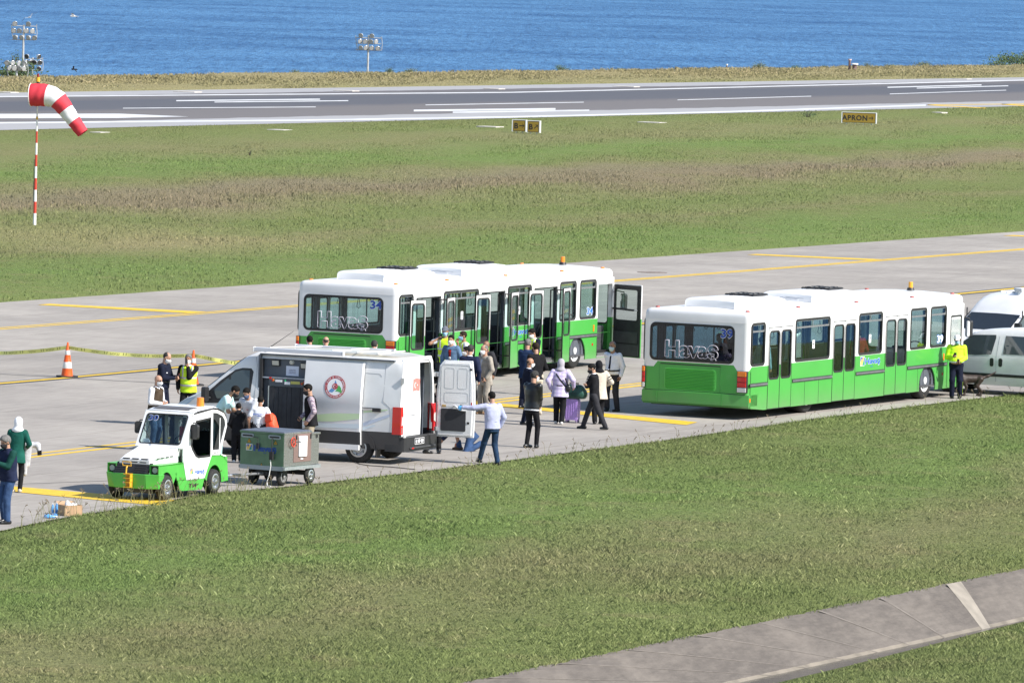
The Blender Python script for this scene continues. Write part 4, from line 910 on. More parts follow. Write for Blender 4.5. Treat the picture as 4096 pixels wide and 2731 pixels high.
def make_van(name, label, cat, x, y, ang, opened, m, VPROF=None, zs=1.0):
    VPROF = VPROF or VPROF0
    hw = lambda z, y: hw0(z / zs, y)
    B = thing(name, label, cat, (x, y, 0), -ang)
    lv = [q * zs for q in (.34, .46, .745, 1.0, 1.3, 1.55, 1.8, 2.05, 2.28)]
    rings = []
    for Y, h in VPROF:
        L_ = []
        for z in lv:
            zz = min(z, h - .05); L_.append((-hw(zz, Y), Y, zz))
        zt = min(h - .05, 2.40 * zs); w = hw(zt, Y)
        top = [(-w * .985, Y, zt + .01), (-w * .93, Y, h - .015), (-w * .78, Y, h), (0, Y, h + .008)]
        rings.append(L_ + top + [(-a, b, c) for a, b, c in reversed(top[:-1])] + [(-a, b, c) for a, b, c in reversed(L_)])
    b = MB()
    ys = [p[0] for p in VPROF]
    def skip(j, i):
        ym = (ys[j] + ys[j + 1]) / 2
        return opened and 2.3 <= ym < 3.57 and 1 <= i <= 7
    b.loft(rings, m, cap1=True, closed=False, skip=skip)
    b.build('body', parent=B, smooth=32)
    # windscreen and side windows: glass laid 8 mm proud of the pressed body
    def patch(nm, pts, gm, par=B):
        q = MB(); q.add(pts, [tuple(range(len(pts)))], gm); return q.build(nm, parent=par, fix=False)
    hy = lambda Y: float(np.interp(Y, [p[0] for p in VPROF], [p[1] for p in VPROF]))
    ws = []
    for Y in ((4.93, 4.7, 4.4, 4.15, 4.02) if zs == 1 else (4.95, 4.8, 4.5, 4.36, 4.25)): ws.append((-hw(hy(Y), Y) * .90, Y, hy(Y) + .012))
    pts = ws + [(-a, b_, c) for a, b_, c in reversed(ws)]
    wsm = MB(); k = len(ws); wsm.add(ws + [(-a, b_, c) for a, b_, c in ws] + [(0, b_, c + .012) for a, b_, c in ws], [(i, i + 1, 2 * k + i + 1, 2 * k + i) for i in range(k - 1)] + [(2 * k + i, 2 * k + i + 1, k + i + 1, k + i) for i in range(k - 1)], mat('windscreen_dark', (.02, .024, .028), .06, coat=.5)); wsm.build('windscreen', parent=B, smooth=60)
    for s in (-1, 1):
        P = [(y_, z_ * zs * (1 if zs == 1 else .96)) for y_, z_ in ((5.04, 1.17), (4.86, 1.44), (4.55, 1.72), (4.2, 1.98), (4.02, 2.03), (3.80, 2.03), (3.74, 1.96), (3.78, 1.42), (4.0, 1.28), (4.5, 1.2))]
        patch('side_window', [(s * (hw(z, Y) + .006), Y, z) for Y, z in P], BLACKP)
        P2 = [(y_, z_ * zs * (1 if zs == 1 else .96)) for y_, z_ in ((4.62, 1.30), (4.72, 1.48), (4.20, 1.93), (4.02, 1.985), (3.83, 1.98), (3.81, 1.46), (4.02, 1.33))]
        o = patch('side_window', [(s * (hw(z, Y) + .011), Y, z) for Y, z in P2], mat('van_window', (.05, .065, .07), .05, coat=.6))
        q = MB(); q.box((s * .975 - .01, 4.30, 1.30), (s * .975 + .01, 4.34, 1.88), BLACKP, Matrix.Translation((-.035 * s, 0, 0)) @ Matrix.Identity(4)); q.build('window_bar', parent=o)
        mi = MB(); X = s * 1.03; mi.tube([(s * .98, 4.80, 1.30), (s * 1.06, 4.84, 1.30)], .03, 6, BLACKP); mi.plate([rrect(-.1, 0, .1, .34, .05)], .11, BLACKP, Matrix(((1, 0, 0, s * 1.15), (0, 0, 1, 4.80), (0, 1, 0, 1.22), (0, 0, 0, 1)))); mi.build('mirror', parent=B, bevel=.02)
        hl = MB(); 
        P = [(5.66, .98), (5.78, .90), (5.72, 1.08), (5.38, 1.27), (5.15, 1.31), (5.35, 1.15)]
        hl.add([(s * (hw(z, Y) + .012), Y, z) for Y, z in P], [tuple(range(6))], mat('headlight_glass', (.35, .48, .62), .08, coat=.8)); hl.build('headlight', parent=B, fix=False)
        for yy in (1.02, 4.9): wheel('wheel', B, s * .985, yy, .345, .235, .21, s, mat('silver_wheel_cover', (.50, .51, .52), .35, .6), spokes=5)
        ac = MB()
        for yy in (1.02, 4.9): ac.loft([[(s * dx, yy + .43 * cos(t), .34 + .41 * sin(t)) for t in np.linspace(-.05, pi + .05, 14)] for dx in (1.012, .6)], BLACKP, closed=False)
        ac.build('wheel_arch', parent=B)
    gr = MB(); gr.plate([rrect(-.55, .62, .55, .98, .06)], .02, BLACKP, Matrix(((1, 0, 0, 0), (0, 0, 1, 5.87), (0, 1, 0, 0), (0, 0, 0, 1)))); gr.build('grille', parent=B)
    return B
VX, VY, VA = -2.1502, 160.4082, -1.1748
def customs_van():
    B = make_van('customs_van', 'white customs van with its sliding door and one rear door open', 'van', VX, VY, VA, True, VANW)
    # seams on the near side
    se = MB(); SEAMM = mat('van_seam', (.25, .26, .28), .6)
    def sline(P, w=.008, off=.006):
        for (a, b_), (c, d) in zip(P[:-1], P[1:]):
            se.tube([(-(hw(b_, a) + off - .004), a, b_), (-(hw(d, c) + off - .004), c, d)], w / 2, 4, SEAMM)
    sline([(.22, .76), (.24, 1.30), (.42, 1.45), (.42, 2.28)]); sline([(3.66, .5), (3.66, 1.4), (3.66, 2.1), (3.70, 2.3)]); sline([(4.98, .76), (5.02, 1.15)]); sline([(.5, 2.0), (.55, 2.06), (.9, 2.07)])
    se.build('body_seam', parent=B)
    # hold with the x-ray machine
    DKI = mat('hold_panel', (.095, .11, .135), .6, var=.1, scale=3); CUR = mat('lead_curtain', (.028, .03, .036), .7, var=.3, scale=5)
    fy = lambda x: 3.57 - (x - 1060) / 580 * 1.22; fz = lambda y: 2.30 - (y - 245) / 865 * 1.61
    ho = MB()
    ho.box((-.80, 2.05, .46), (-.76, 3.60, 2.34), DKI); ho.box((-.98, 2.0, .44), (.95, 3.9, .48), DGREY); ho.box((-.78, .1, .48), (.9, .14, .5), DGREY)
    ho.box((-.96, 3.56, .46), (.9, 3.60, 2.36), DKI); ho.box((-.9, .2, 2.36), (.9, 3.6, 2.39), DKI); ho.box((-.97, 3.50, .5), (-.85, 3.56, 2.28), BLACKP)
    ho.box((.80, .2, .46), (.84, 3.6, 2.36), DKI); ho.box((-.7, 1.0, .46), (.75, 1.04, 2.34), DGREY)
    ho.build('hold_lining', parent=B)
    xr = MB(); MG = mat('xray_cabinet', (.075, .088, .105), .55, var=.1, scale=4)
    xr.box((-.90, 2.30, .50), (-.80, fy(1172), fz(490)), MG)
    xr.box((-.93, 2.3, fz(592)), (-.89, fy(1172), fz(490)), MG)
    xr.box((-.925, fy(1175), .52), (-.89, fy(1162), fz(592)), ALU)
    xr.box((-.93, 2.3, fz(497)), (-.86, fy(1085), fz(482)), mat('bluish_aluminium', (.45, .50, .60), .3, .5))
    xo = xr.build('xray_machine', parent=B)
    cu = MB()
    for i in range(9):
        y0 = 2.32 + i * (fy(1180) - 2.32) / 9; y1 = y0 + (fy(1180) - 2.32) / 9 - .006; o = .006 * (i % 3)
        cu.hexa([(-.915 - o, y0, .52), (-.905 - o, y0, .52), (-.905 - o, y1, .52), (-.92 - o, y1, .52), (-.915 - o, y0, fz(600)), (-.905 - o, y0, fz(600)), (-.905 - o, y1, fz(600)), (-.915 - o, y1, fz(600))], CUR)
    cu.build('strip_curtain', parent=xo)
    def tagbox(nm, x0, x1, y0, y1, m, d=.012, base=-.93):
        q = MB(); q.box((base - d, fy(x1), fz(y1)), (base - .0005, fy(x0), fz(y0)), m); return q.build(nm, parent=xo)
    tagbox('label', 1250, 1330, 512, 540, WHITET); tagbox('label', 1362, 1428, 532, 566, WHITET); tagbox('label', 1435, 1545, 522, 556, mat('warning_yellow_label', (.50, .47, .12), .6)); tagbox('lamp', 1362, 1376, 510, 524, mat('green_led', (.0, .7, .25), .3))
    for x, y in ((1222, 520), (1572, 546)):
        q = MB(); c = Vector((-.93, fy(x), fz(y))); q.cyl(c, c - Vector((.012, 0, 0)), .032, n=14, m=mat('button_yellow', (.55, .33, .04), .5)); q.cyl(c - Vector((.012, 0, 0)), c - Vector((.035, 0, 0)), .022, n=12, m=mat('button_red', (.50, .02, .02), .4)); q.build('emergency_button', parent=xo)
    for x, y in ((1188, 495), (1602, 528)): tagbox('red_lamp', x - 13, x + 13, y - 13, y + 13, mat('button_red', (.50, .02, .02), .4))
    w = .055
    for nm, x0, x1, y0, y1 in (('hold_lamp', 1190, 1268, 280, 335), ('hold_lamp', 1538, 1616, 300, 356)):
        q = MB(); q.box((-.845, fy(x1) - .02, fz(y1) - .02), (-.80, fy(x0) + .02, fz(y0) + .02), BLACKP); q.hexa([(-.86, fy(x1), fz(y1)), (-.86, fy(x0), fz(y1)), (-.83, fy(x0), fz(y1)), (-.83, fy(x1), fz(y1)), (-.88, fy(x1), fz(y0)), (-.88, fy(x0), fz(y0)), (-.83, fy(x0), fz(y0)), (-.83, fy(x1), fz(y0))], mat('lamp_glass', (.55, .54, .47), .2)); q.build(nm, parent=B)
    q = MB(); c = Vector((-.80, fy(1415), fz(292))); q.cyl(c, c - Vector((.05, 0, 0)), .06, .045, 14, mat('lamp_glass', (.55, .54, .47), .2)); q.build('camera_dome', parent=B)
    no = MB(); no.box((-.806, fy(1500), fz(460)), (-.802, fy(1348), fz(338)), mat('paper', (.62, .66, .78), .7)); no = no.build('notice', parent=B)
    NM = Matrix(((0, 0, -1, -.808), (-1, 0, 0, fy(1424)), (0, 1, 0, 0), (0, 0, 0, 1)))
    for s, y in (('L\u00dcTFEN \u0130LACI', 385), ('V\u0130NKONU ZOR', 405), ('KURMAYINIZ', 424)): text('notice_text', s, .022, NM @ Matrix.Translation((0, fz(y), 0)), mat('ink', (.10, .10, .16), .7), no, .17, th=.0005)
    # sliding door, slid back outside the body
    sd = MB(); zs = [.42, .72, 1.0, 1.33, 1.36, 1.7, 2.0, 2.2, 2.29]; pr = []
    for Y in (.93, .95, 1.2, 1.7, 2.2, 2.38, 2.40):
        pr.append([(-(hw(z, 1) + (.10 if .94 < Y < 2.39 else .07) + (.012 if z > 1.35 else 0)), Y, z) for z in zs])
    sd.loft(pr, VD, closed=False, mf=lambda j, i: mat('door_black_band', (.035, .037, .042), .5) if i == 0 else VD)
    sd.loft([[(x + .05, y, z) for x, y, z in r] for r in pr], DGREY, closed=False)
    for r in (pr[0], pr[-1]): sd.loft([r, [(x + .05, y, z) for x, y, z in r]], VD, closed=False)
    sd.box((-1.11, .95, .30), (-1.05, 2.40, .42), VD); 
    s = sd.build('sliding_door', parent=B, smooth=30)
    tr = MB(); tr.box((-1.03, .48, 1.235), (-.99, .94, 1.27), ALU); tr.box((-1.05, .46, 1.20), (-.985, .66, 1.275), BLACKP); tr.box((-1.03, .48, 1.27), (-.99, .94, 1.285), BLACKP); tr.build('door_rail', parent=B)
    # emblem on the door
    EM = Matrix(((0, 0, -1, 0), (-1, 0, 0, 1.60), (0, 1, 0, 1.72), (0, 0, 0, 1))); 
    tilt = Matrix.Translation((-(hw(1.72, 1) + .118), 0, 0)) @ Matrix.Translation((0, 1.60, 1.72)) @ Matrix.Rotation(radians(6.5), 4, 'Y') @ Matrix.Translation((0, -1.60, -1.72))
    EM = tilt @ EM
    cir = lambda r, n=40: [(r * cos(2 * pi * i / n), r * sin(2 * pi * i / n)) for i in range(n)]
    RED = mat('emblem_red', (.42, .045, .055), .5)
    e = MB(); e.plate([cir(.262), cir(.195)], .002, RED, EM); e.plate([cir(.195)], .001, WHITET, EM); e.plate([cir(.07)], .002, RED, EM @ Matrix.Translation((0, .015, .003)))
    e.plate([cir(.04)], .001, WHITET, EM @ Matrix.Translation((-.006, .015, .0055))); e.plate([cir(.033)], .001, RED, EM @ Matrix.Translation((.006, .015, .007)))
    e.plate([[((.012 if k % 2 == 0 else .005) * cos(k * pi / 5) + .032, (.012 if k % 2 == 0 else .005) * sin(k * pi / 5) + .015) for k in range(10)]], .001, WHITET, EM @ Matrix.Translation((0, 0, .008)))
    e.plate([[(-.16, -.11), (-.09, -.035), (-.03, -.055), (0, -.075), (-.06, -.13), (-.13, -.12)]], .001, mat('emblem_light_blue', (.12, .28, .55), .5), EM @ Matrix.Translation((0, 0, .002)))
    e.plate([[(.03, -.08), (.09, .05), (.15, -.01), (.18, -.12), (.15, -.13), (.08, -.10), (.0, -.10)]], .001, mat('emblem_leaf_green', (.08, .40, .10), .5), EM @ Matrix.Translation((0, 0, .002)))
    e.plate([[(0, .16), (.035, .09), (.02, .05), (-.03, .05)]], .001, mat('emblem_light_blue', (.12, .28, .55), .5), EM @ Matrix.Translation((0, 0, .002)))
    em = e.build('emblem', parent=s, fix=False)
    def arc(s_, r, a0, a1, inward):
        n = len(s_)
        for i, ch in enumerate(s_):
            if ch == ' ': continue
            a = radians(a0 + (a1 - a0) * i / (n - 1)); up = a + (0 if not inward else pi)
            M = EM @ Matrix.Translation((r * cos(a), r * sin(a), .0035)) @ Matrix.Rotation(up - pi / 2, 4, 'Z')
            text('letter', ch, .036, M, WHITET, em, th=.0005)
    arc('T.C. G\u00dcMR\u00dcK VE T\u0130CARET BAKANLI\u011eI', .228, 187, -12, False)
    arc('MINISTRY OF CUSTOMS AND TRADE', .228, 203, 345, True)
    # pale swooshes on the flank
    sw = MB(); PG = mat('swoosh_green', (.52, .66, .42), .4); PB = mat('swoosh_blue', (.50, .56, .68), .4); PP = mat('swoosh_pale', (.60, .68, .74), .4)
    def fl(P, m, off, zz=0): sw.add([(-(hw(z, 1) + off), y, z) for y, z in P], [tuple(range(len(P)))], m)
    fl([(.9, 1.16), (.3, 1.24), (.3, 1.27), (.9, 1.20)], PG, .006); fl([(.9, .84), (.24, 1.10), (.24, 1.16), (.9, .93)], PB, .006); fl([(.9, .76), (.6, .86), (.6, .90), (.9, .83)], PP, .006)
    fl([(2.38, .90), (1.6, .93), (.95, 1.02), (.95, 1.14), (1.6, 1.12), (2.38, 1.02)], PG, .106); fl([(2.38, .76), (.95, .80), (.95, .90), (2.38, .86)], PP, .106)
    sw.build('flank_stripe', parent=B, fix=False)
    # rear: left door shut, right one swung wide
    rM = lambda X=0: Matrix(((1, 0, 0, X), (0, 0, -1, 0), (0, 1, 0, 0), (0, 0, 0, 1)))
    ld = MB(); L_ = [(-.88, .64), (.20, .64), (.22, 1.2), (.15, 1.6), (.08, 2.36), (-.60, 2.37), (-.76, 2.25), (-.86, 1.8), (-.90, 1.3)]
    ld.plate([L_], .05, VD, rM() @ Matrix.Translation((0, 0, -.03))); lo = ld.build('rear_door', parent=B, bevel=.025)
    fr = MB(); fr.plate([[(-.985, .50), (.985, .50), (.985, 1.2), (.92, 1.85), (.85, 2.3), (.74, 2.44), (-.74, 2.44), (-.85, 2.3), (-.92, 1.85), (-.985, 1.2)], [(-.87, .62), (-.89, 1.3), (-.85, 1.8), (-.75, 2.25), (-.62, 2.36), (.62, 2.36), (.75, 2.25), (.85, 1.8), (.89, 1.3), (.87, .62)]], .06, VANW, rM() @ Matrix.Translation((0, 0, -.05))); fr.build('rear_frame', parent=B, smooth=30)
    fg = MB(); fg.plate([[(-.30, 1.66), (-.1, 1.68), (.08, 1.65), (.10, 1.93), (-.08, 1.96), (-.29, 1.94)]], .002, mat('faded_flag_red', (.62, .20, .17), .5), rM() @ Matrix.Translation((0, 0, .021))); cc = [(.066 * cos(t) - .16, .066 * sin(t) + 1.80) for t in np.linspace(0, 2 * pi, 20)[:-1]]
    fg.plate([cc], .001, WHITET, rM() @ Matrix.Translation((0, 0, .0245))); fg.plate([[(x * .8 - .016, (y - 1.8) * .8 + 1.80) for x, y in cc]], .001, mat('faded_flag_red', (.62, .20, .17), .5), rM() @ Matrix.Translation((0, 0, .027)))
    fg.plate([[((.03 if k % 2 == 0 else .012) * cos(k * pi / 5) - .06, (.03 if k % 2 == 0 else .012) * sin(k * pi / 5) + 1.80) for k in range(10)]], .001, WHITET, rM() @ Matrix.Translation((0, 0, .0265)))
    fg.build('flag_sticker', parent=lo, fix=False)
    pt = MB(); 
    for z in (1.56, 1.52, 1.48, 1.40, 1.32, 1.28): pt.box((-.24 if z > 1.5 else -.05, -.0235, z), (.1, -.021, z + .008), mat('faint_print', (.55, .56, .62), .6))
    pt.build('small_print', parent=lo)
    text('lettering', 'TRANSIT', .045, rM() @ Matrix.Translation((-.27, 1.12, .022)), ALU, lo, .36, th=.003)
    hg = MB()
    for X in (-.93,):
        for z in (1.86, .72): hg.box((X - .03, -.05, z), (X + .06, .0, z + .14), ALU)
    hg.build('hinge', parent=B)
    dd = Vector((.082, -.9966, 0)); nn = Vector((-.9966, -.082, 0))     # swung door: along, inner face
    DM = Matrix(((dd.x, 0, nn.x, .99), (dd.y, 0, nn.y, -.05), (0, 1, 0, 0), (0, 0, 0, 1)))
    O = [(.02, .56), (.93, .56), (.95, 1.2), (.93, 1.8), (.86, 2.34), (.16, 2.33), (.06, 2.2), (.0, 1.6), (.0, .8)]
    rd = MB(); rd.plate([O], .05, VD, DM @ Matrix.Translation((0, 0, -.08))); I_ = [(.06, .60), (.88, .60), (.90, 1.2), (.88, 1.8), (.82, 2.29), (.19, 2.28), (.1, 2.16), (.05, 1.6), (.04, .8)]
    rd.plate([I_], .04, VD, DM @ Matrix.Translation((0, 0, -.03)))
    ro = rd.build('rear_door', parent=B, bevel=.015)
    ro['label'] = 'rear door swung wide open showing its inner panel'
    pn = MB(); GR = mat('pressed_groove', (.50, .52, .54), .5)
    for q in ((.20, 1.68, .44, 2.16, .05), (.52, 1.68, .76, 2.16, .05), (.20, 1.36, .78, 1.60, .05)):
        pn.plate([rrect(*q), rrect(*shrink(*q[:4], .012), .04)], .003, GR, DM @ Matrix.Translation((0, 0, .0105)))
    pn.plate([rrect(.12, 1.26, .84, 2.24, .08), rrect(.132, 1.272, .828, 2.228, .07)], .004, GR, DM @ Matrix.Translation((0, 0, .0105)))
    pn.plate([rrect(.13, .70, .74, 1.22, .03)], .012, mat('door_card', (.03, .032, .038), .7), DM @ Matrix.Translation((0, 0, .0105)))
    pn.plate([rrect(.15, 1.25, .25, 1.30, .01)], .004, mat('button_yellow', (.55, .33, .04), .5), DM @ Matrix.Translation((0, 0, .0105))); pn.plate([rrect(.86, 1.28, .89, 1.38, .005)], .004, REDL, DM @ Matrix.Translation((0, 0, .0105)))
    for x, z in ((.80, .90), (.62, 1.29), (.84, 2.14)): pn.plate([rrect(x - .03, z - .025, x + .03, z + .025, .01)], .006, BLACKP, DM @ Matrix.Translation((0, 0, .0105)))
    pn.build('inner_panel', parent=ro)
    gh = MB(); gh.tube([DM @ Vector(p) for p in ((.44, 1.29, .03), (.50, 1.28, .05), (.58, 1.22, .06), (.68, 1.19, .05), (.75, 1.19, .03))], [.018, .024, .024, .024, .02], 8, mat('grey_handle', (.55, .56, .58), .5)); gh.build('grab_handle', parent=ro)
    for z in (2.0, .74): 
        q = MB(); q.box((.90, -.10, z - .05), (1.02, -.02, z + .05), ALU); q.build('hinge', parent=B)
    for s in (-1, 1):
        tl = MB(); z = [.70, .84, .97, 1.16, 1.33]
        for k in range(4):
            a = s * (hw(z[k], 0) + .008); c = s * (hw(z[k + 1], 0) + .008)
            tl.hexa([(a, -.045, z[k]), (a - s * .13, -.052, z[k]), (a - s * .13, .02, z[k]), (a, .17, z[k]), (c, -.045, z[k + 1]), (c - s * (.13 if k < 3 else .10), -.052, z[k + 1]), (c - s * .13, .02, z[k + 1]), (c, .17, z[k + 1])], REDL)
        tl.hexa([(s * .975, -.062, .90), (s * .885, -.062, .94), (s * .885, -.04, .94), (s * .975, -.04, .90), (s * .955, -.062, 1.12), (s * .885, -.062, 1.06), (s * .885, -.04, 1.06), (s * .955, -.04, 1.12)], CLEARL)
        tl.build('tail_light', parent=B)
    bp = MB(); bp.loft([[(x, y, z) for x, y in ((-.985, .35), (-.985, .0), (-.93, -.12), (-.75, -.15), (.75, -.15), (.93, -.12), (.985, .0), (.985, .35))] for z in (.30, .40, .60, .63)], BLACKP, closed=False); bp.box((-.72, -.19, .36), (.72, -.05, .40), DGREY); bp.box((-.93, -.12, .615), (.93, .05, .635), DGREY)
    bp.build('rear_bumper', parent=B, smooth=30, bevel=.012)
    lp = MB(); lp.plate([rrect(-.44, .455, .10, .60, .015)], .01, BLACKT, rM() @ Matrix.Translation((0, 0, .155))); lp.plate([rrect(-.44, .455, .10, .60, .015), rrect(-.43, .465, .09, .59, .01)], .012, WHITET, rM() @ Matrix.Translation((0, 0, .155)))
    lp = lp.build('number_plate', parent=B); text('plate_number', '61 BF 459', .085, rM() @ Matrix.Translation((-.17, .527, .168)), WHITET, lp, .44, bold=.02)
    q = MB(); q.box((-.99, -.13, .63), (-.86, -.10, .70), CLEARL); q.build('reversing_lamp', parent=B, bevel=.01); q = MB(); q.box((-.66, -.196, .365), (-.54, -.19, .395), REDL); q.build('reflector', parent=B)
    q = MB(); q.box((-.22, -.005, 2.40), (.10, .03, 2.43), REDL); q.build('brake_lamp', parent=B, bevel=.008)
    # roof: awning cassettes, dirty panel straps, aerial
    for x, y0, y1 in ((-.92, 1.48, 3.72), (.80, .95, 3.45)):
        q = MB(); q.box((x - .05, y0, 2.44), (x + .05, y1, 2.53), mat('awning_cassette', (.62, .64, .70), .4)); q.box((x - .055, y0 - .02, 2.43), (x + .055, y0, 2.54), WHITE); q.box((x - .055, y1, 2.42), (x + .055, y1 + .03, 2.54), WHITE); q.build('awning', parent=B, bevel=.015)
    cb = MB()
    for P in (((-.8, 3.4), (-.5, 3.35), (.1, 2.9), (.7, 2.75)), ((-.6, 1.9), (-.3, 1.6), (.2, 1.75), (.7, 1.55)), ((-.75, .7), (-.2, .62), (.3, .72), (.72, .65)), ((-.8, 1.2), (-.4, 1.15), (.3, 1.0), (.7, 1.0))): cb.tube([(a, b_, 2.525 if b_ > 1 else 2.512) for a, b_ in P], .014, 6, mat('white_cable', (.72, .71, .68), .5))
    cb.build('roof_cable', parent=B)
    an = MB(); an.tube([(-.35, 3.72, 2.42), (-.3, 3.25, 2.75), (-.25, 3.05, 2.9)], [.012, .006, .004], 5, BLACKP); an.build('aerial', parent=B)
    hd = MB(); hd.box((-1.012, 3.78, 1.08), (-.985, 3.98, 1.12), BLACKP); hd.build('door_handle', parent=B)
    mf = MB(); mf.box((-.99, .55, .15), (-.75, .58, .34), BLACKP); mf.build('mud_flap', parent=B)
    return B
customs_van()
# second high van standing behind the bus, nose towards the camera
def minibus():
    a = radians(217); f = Vector((sin(a), cos(a), 0)); r = Vector((cos(a), -sin(a), 0))
    pr = [(0, 2.1), (.05, 2.2), (.16, 2.26), (.5, 2.30), (1.2, 2.32), (2.3, 2.32), (2.9, 2.31), (3.4, 2.27), (3.65, 2.20), (3.9, 2.05), (4.1, 1.88), (4.25, 1.74), (4.5, 1.58), (4.8, 1.40), (5.0, 1.28), (5.2, 1.22), (5.45, 1.13), (5.65, 1.02), (5.8, .88), (5.88, .7), (5.9, .5)]
    B = make_van('high_roof_van', 'white high-roofed van facing the camera behind the front of bus 39', 'van', 0, 0, 0, False, VANP, pr, .93)
    P = G(4083, 1262, 1.74); B.location = Vector((P.x, P.y, 0)) - f * 4.25 + r * .84; B.rotation_euler.z = -a
    rb = MB()
    for i in range(7): rb.box((-.6 + i * .2 - .02, .6, 2.30), (-.6 + i * .2 + .02, 3.1, 2.345), VANP)
    rb.build('roof_rib', parent=B)
    for x, y in ((.0, 3.05), (-.22, 3.3)):
        q = MB(); q.cyl((x, y, 2.26), (x, y, 2.36), .1, .09, 12, BLACKP if x > 0 else WHITE); q.box((x - .11, y - .14, 2.36), (x + .11, y + .14, 2.46), mat('roof_lamp_housing', (.55, .56, .57), .4)); q.build('roof_unit', parent=B, bevel=.02)
    return B
MINI = minibus()
def small_van():
    a = -1.08; q_ = G(3976, 1538, .28); x, y = q_.x + .88 * cos(a), q_.y - .88 * sin(a)
    B = thing('small_van', 'small white panel van with black door handles at the right edge', 'van', (x, y, 0), -a)
    prof = [(2.05, .35, .8), (2.08, .55, .8), (2.0, .85, .78), (1.75, 1.02, .74), (1.35, 1.13, .74), (1.05, 1.40, .70), (.72, 1.66, .66), (.45, 1.76, .64), (-.1, 1.80, .64), (-1.3, 1.83, .64), (-2.0, 1.81, .62), (-2.15, 1.70, .62), (-2.22, 1.1, .66), (-2.22, .4, .7)]
    w = lambda z: float(np.interp(z, [.26, .4, .9, 1.1, 1.6, 1.8], [.84, .88, .88, .86, .72, .64]))
    rings = []
    for Y, h, _ in prof:
        k = 1 - .22 * (max(0, Y - 1.3) / .8) ** 2
        lv = [.26, .36, .58, .9, 1.08, 1.35, 1.6, 1.72]; L_ = [(-w(min(z, h - .03)) * k, Y, min(z, h - .03)) for z in lv]; t = [(-w(h - .03) * .93 * k, Y, h - .006), (0, Y, h)]
        rings.append(L_ + t + [(t[0][0] * -1, Y, t[0][2])] + [(-p, q, r) for p, q, r in reversed(L_)])
    b = MB(); b.loft(rings, VANP, closed=False, cap0=True, cap1=True); b.build('body', parent=B, smooth=35)
    gl = mat('van_window', (.05, .065, .07), .05, coat=.6)
    def win(P, nm, s, m=gl, off=.008, par=B):
        q = MB(); q.add([(s * (w(z) + off), Y, z) for Y, z in P], [tuple(range(len(P)))], m); return q.build(nm, parent=par, fix=False)
    for s in (-1, 1):
        win([(1.20, 1.10), (1.16, 1.30), (.74, 1.60), (.05, 1.63), (.04, 1.55), (.12, 1.10), (.6, 1.06)], 'side_window', s); win([(-.24, 1.62), (-1.0, 1.62), (-1.02, 1.13), (-.22, 1.12)], 'side_window', s); win([(-1.2, 1.62), (-1.95, 1.60), (-2.0, 1.14), (-1.2, 1.13)], 'side_window', s)
        q = MB(); q.box((s * .884 - .012, -.95, .50), (s * .884 + .012, 1.2, .58), BLACKP); q.build('side_strip', parent=B, bevel=.01)
        for Y in (.09, -.17):
            q = MB(); q.plate([rrect(-.055, -.115, .055, .115, .05)], .02, BLACKP, Matrix(((0, 0, s, s * .875), (1, 0, 0, Y), (0, 1, 0, .89), (0, 0, 0, 1)))); q.build('door_handle', parent=B, bevel=.01)
        q = MB()
        for Y in (-.04, 1.28, -1.08): q.tube([(s * (w(z) + .002), Y - (.0 if z < 1.1 else .04 * (z - 1.1)), z) for z in (.36, .58, .9, 1.08, 1.35, 1.6)], .004, 4, mat('van_seam', (.25, .26, .28), .6))
        q.build('door_seam', parent=B)
        for Y in (1.42, -1.45): wheel('wheel', B, s * .86, Y, .31, .20, .19, s, mat('silver_wheel_cover', (.50, .51, .52), .35, .6), spokes=5)
        q = MB(); q.plate([rrect(-.09, 0, .09, .24, .05)], .1, BLACKP, Matrix(((1, 0, 0, s * 1.0), (0, 0, 1, 1.0), (0, 1, 0, 1.08), (0, 0, 0, 1)))); q.build('mirror', parent=B, bevel=.02)
    q = MB(); q.add([(-.62, 1.12, 1.345), (.62, 1.12, 1.345), (.58, .76, 1.645), (-.58, .76, 1.645)], [(0, 1, 2, 3)], gl, Matrix.Translation((0, .012, .012))); q.build('windscreen', parent=B)
    q = MB(); q.cyl((-.3, -.9, 1.82), (-.3, -.9, 1.93), .11, .06, 12, BLACKP); q.build('roof_vent', parent=B)
    text('window_number', '3', .19, Matrix(((0, 0, -1, -.80), (-1, 0, 0, -.33), (0, 1, 0, 1.28), (0, 0, 0, 1))) @ Matrix.Rotation(pi, 4, 'Y'), mat('faint_number', (.07, .09, .14), .5), B, th=.001)
    return B
small_van()
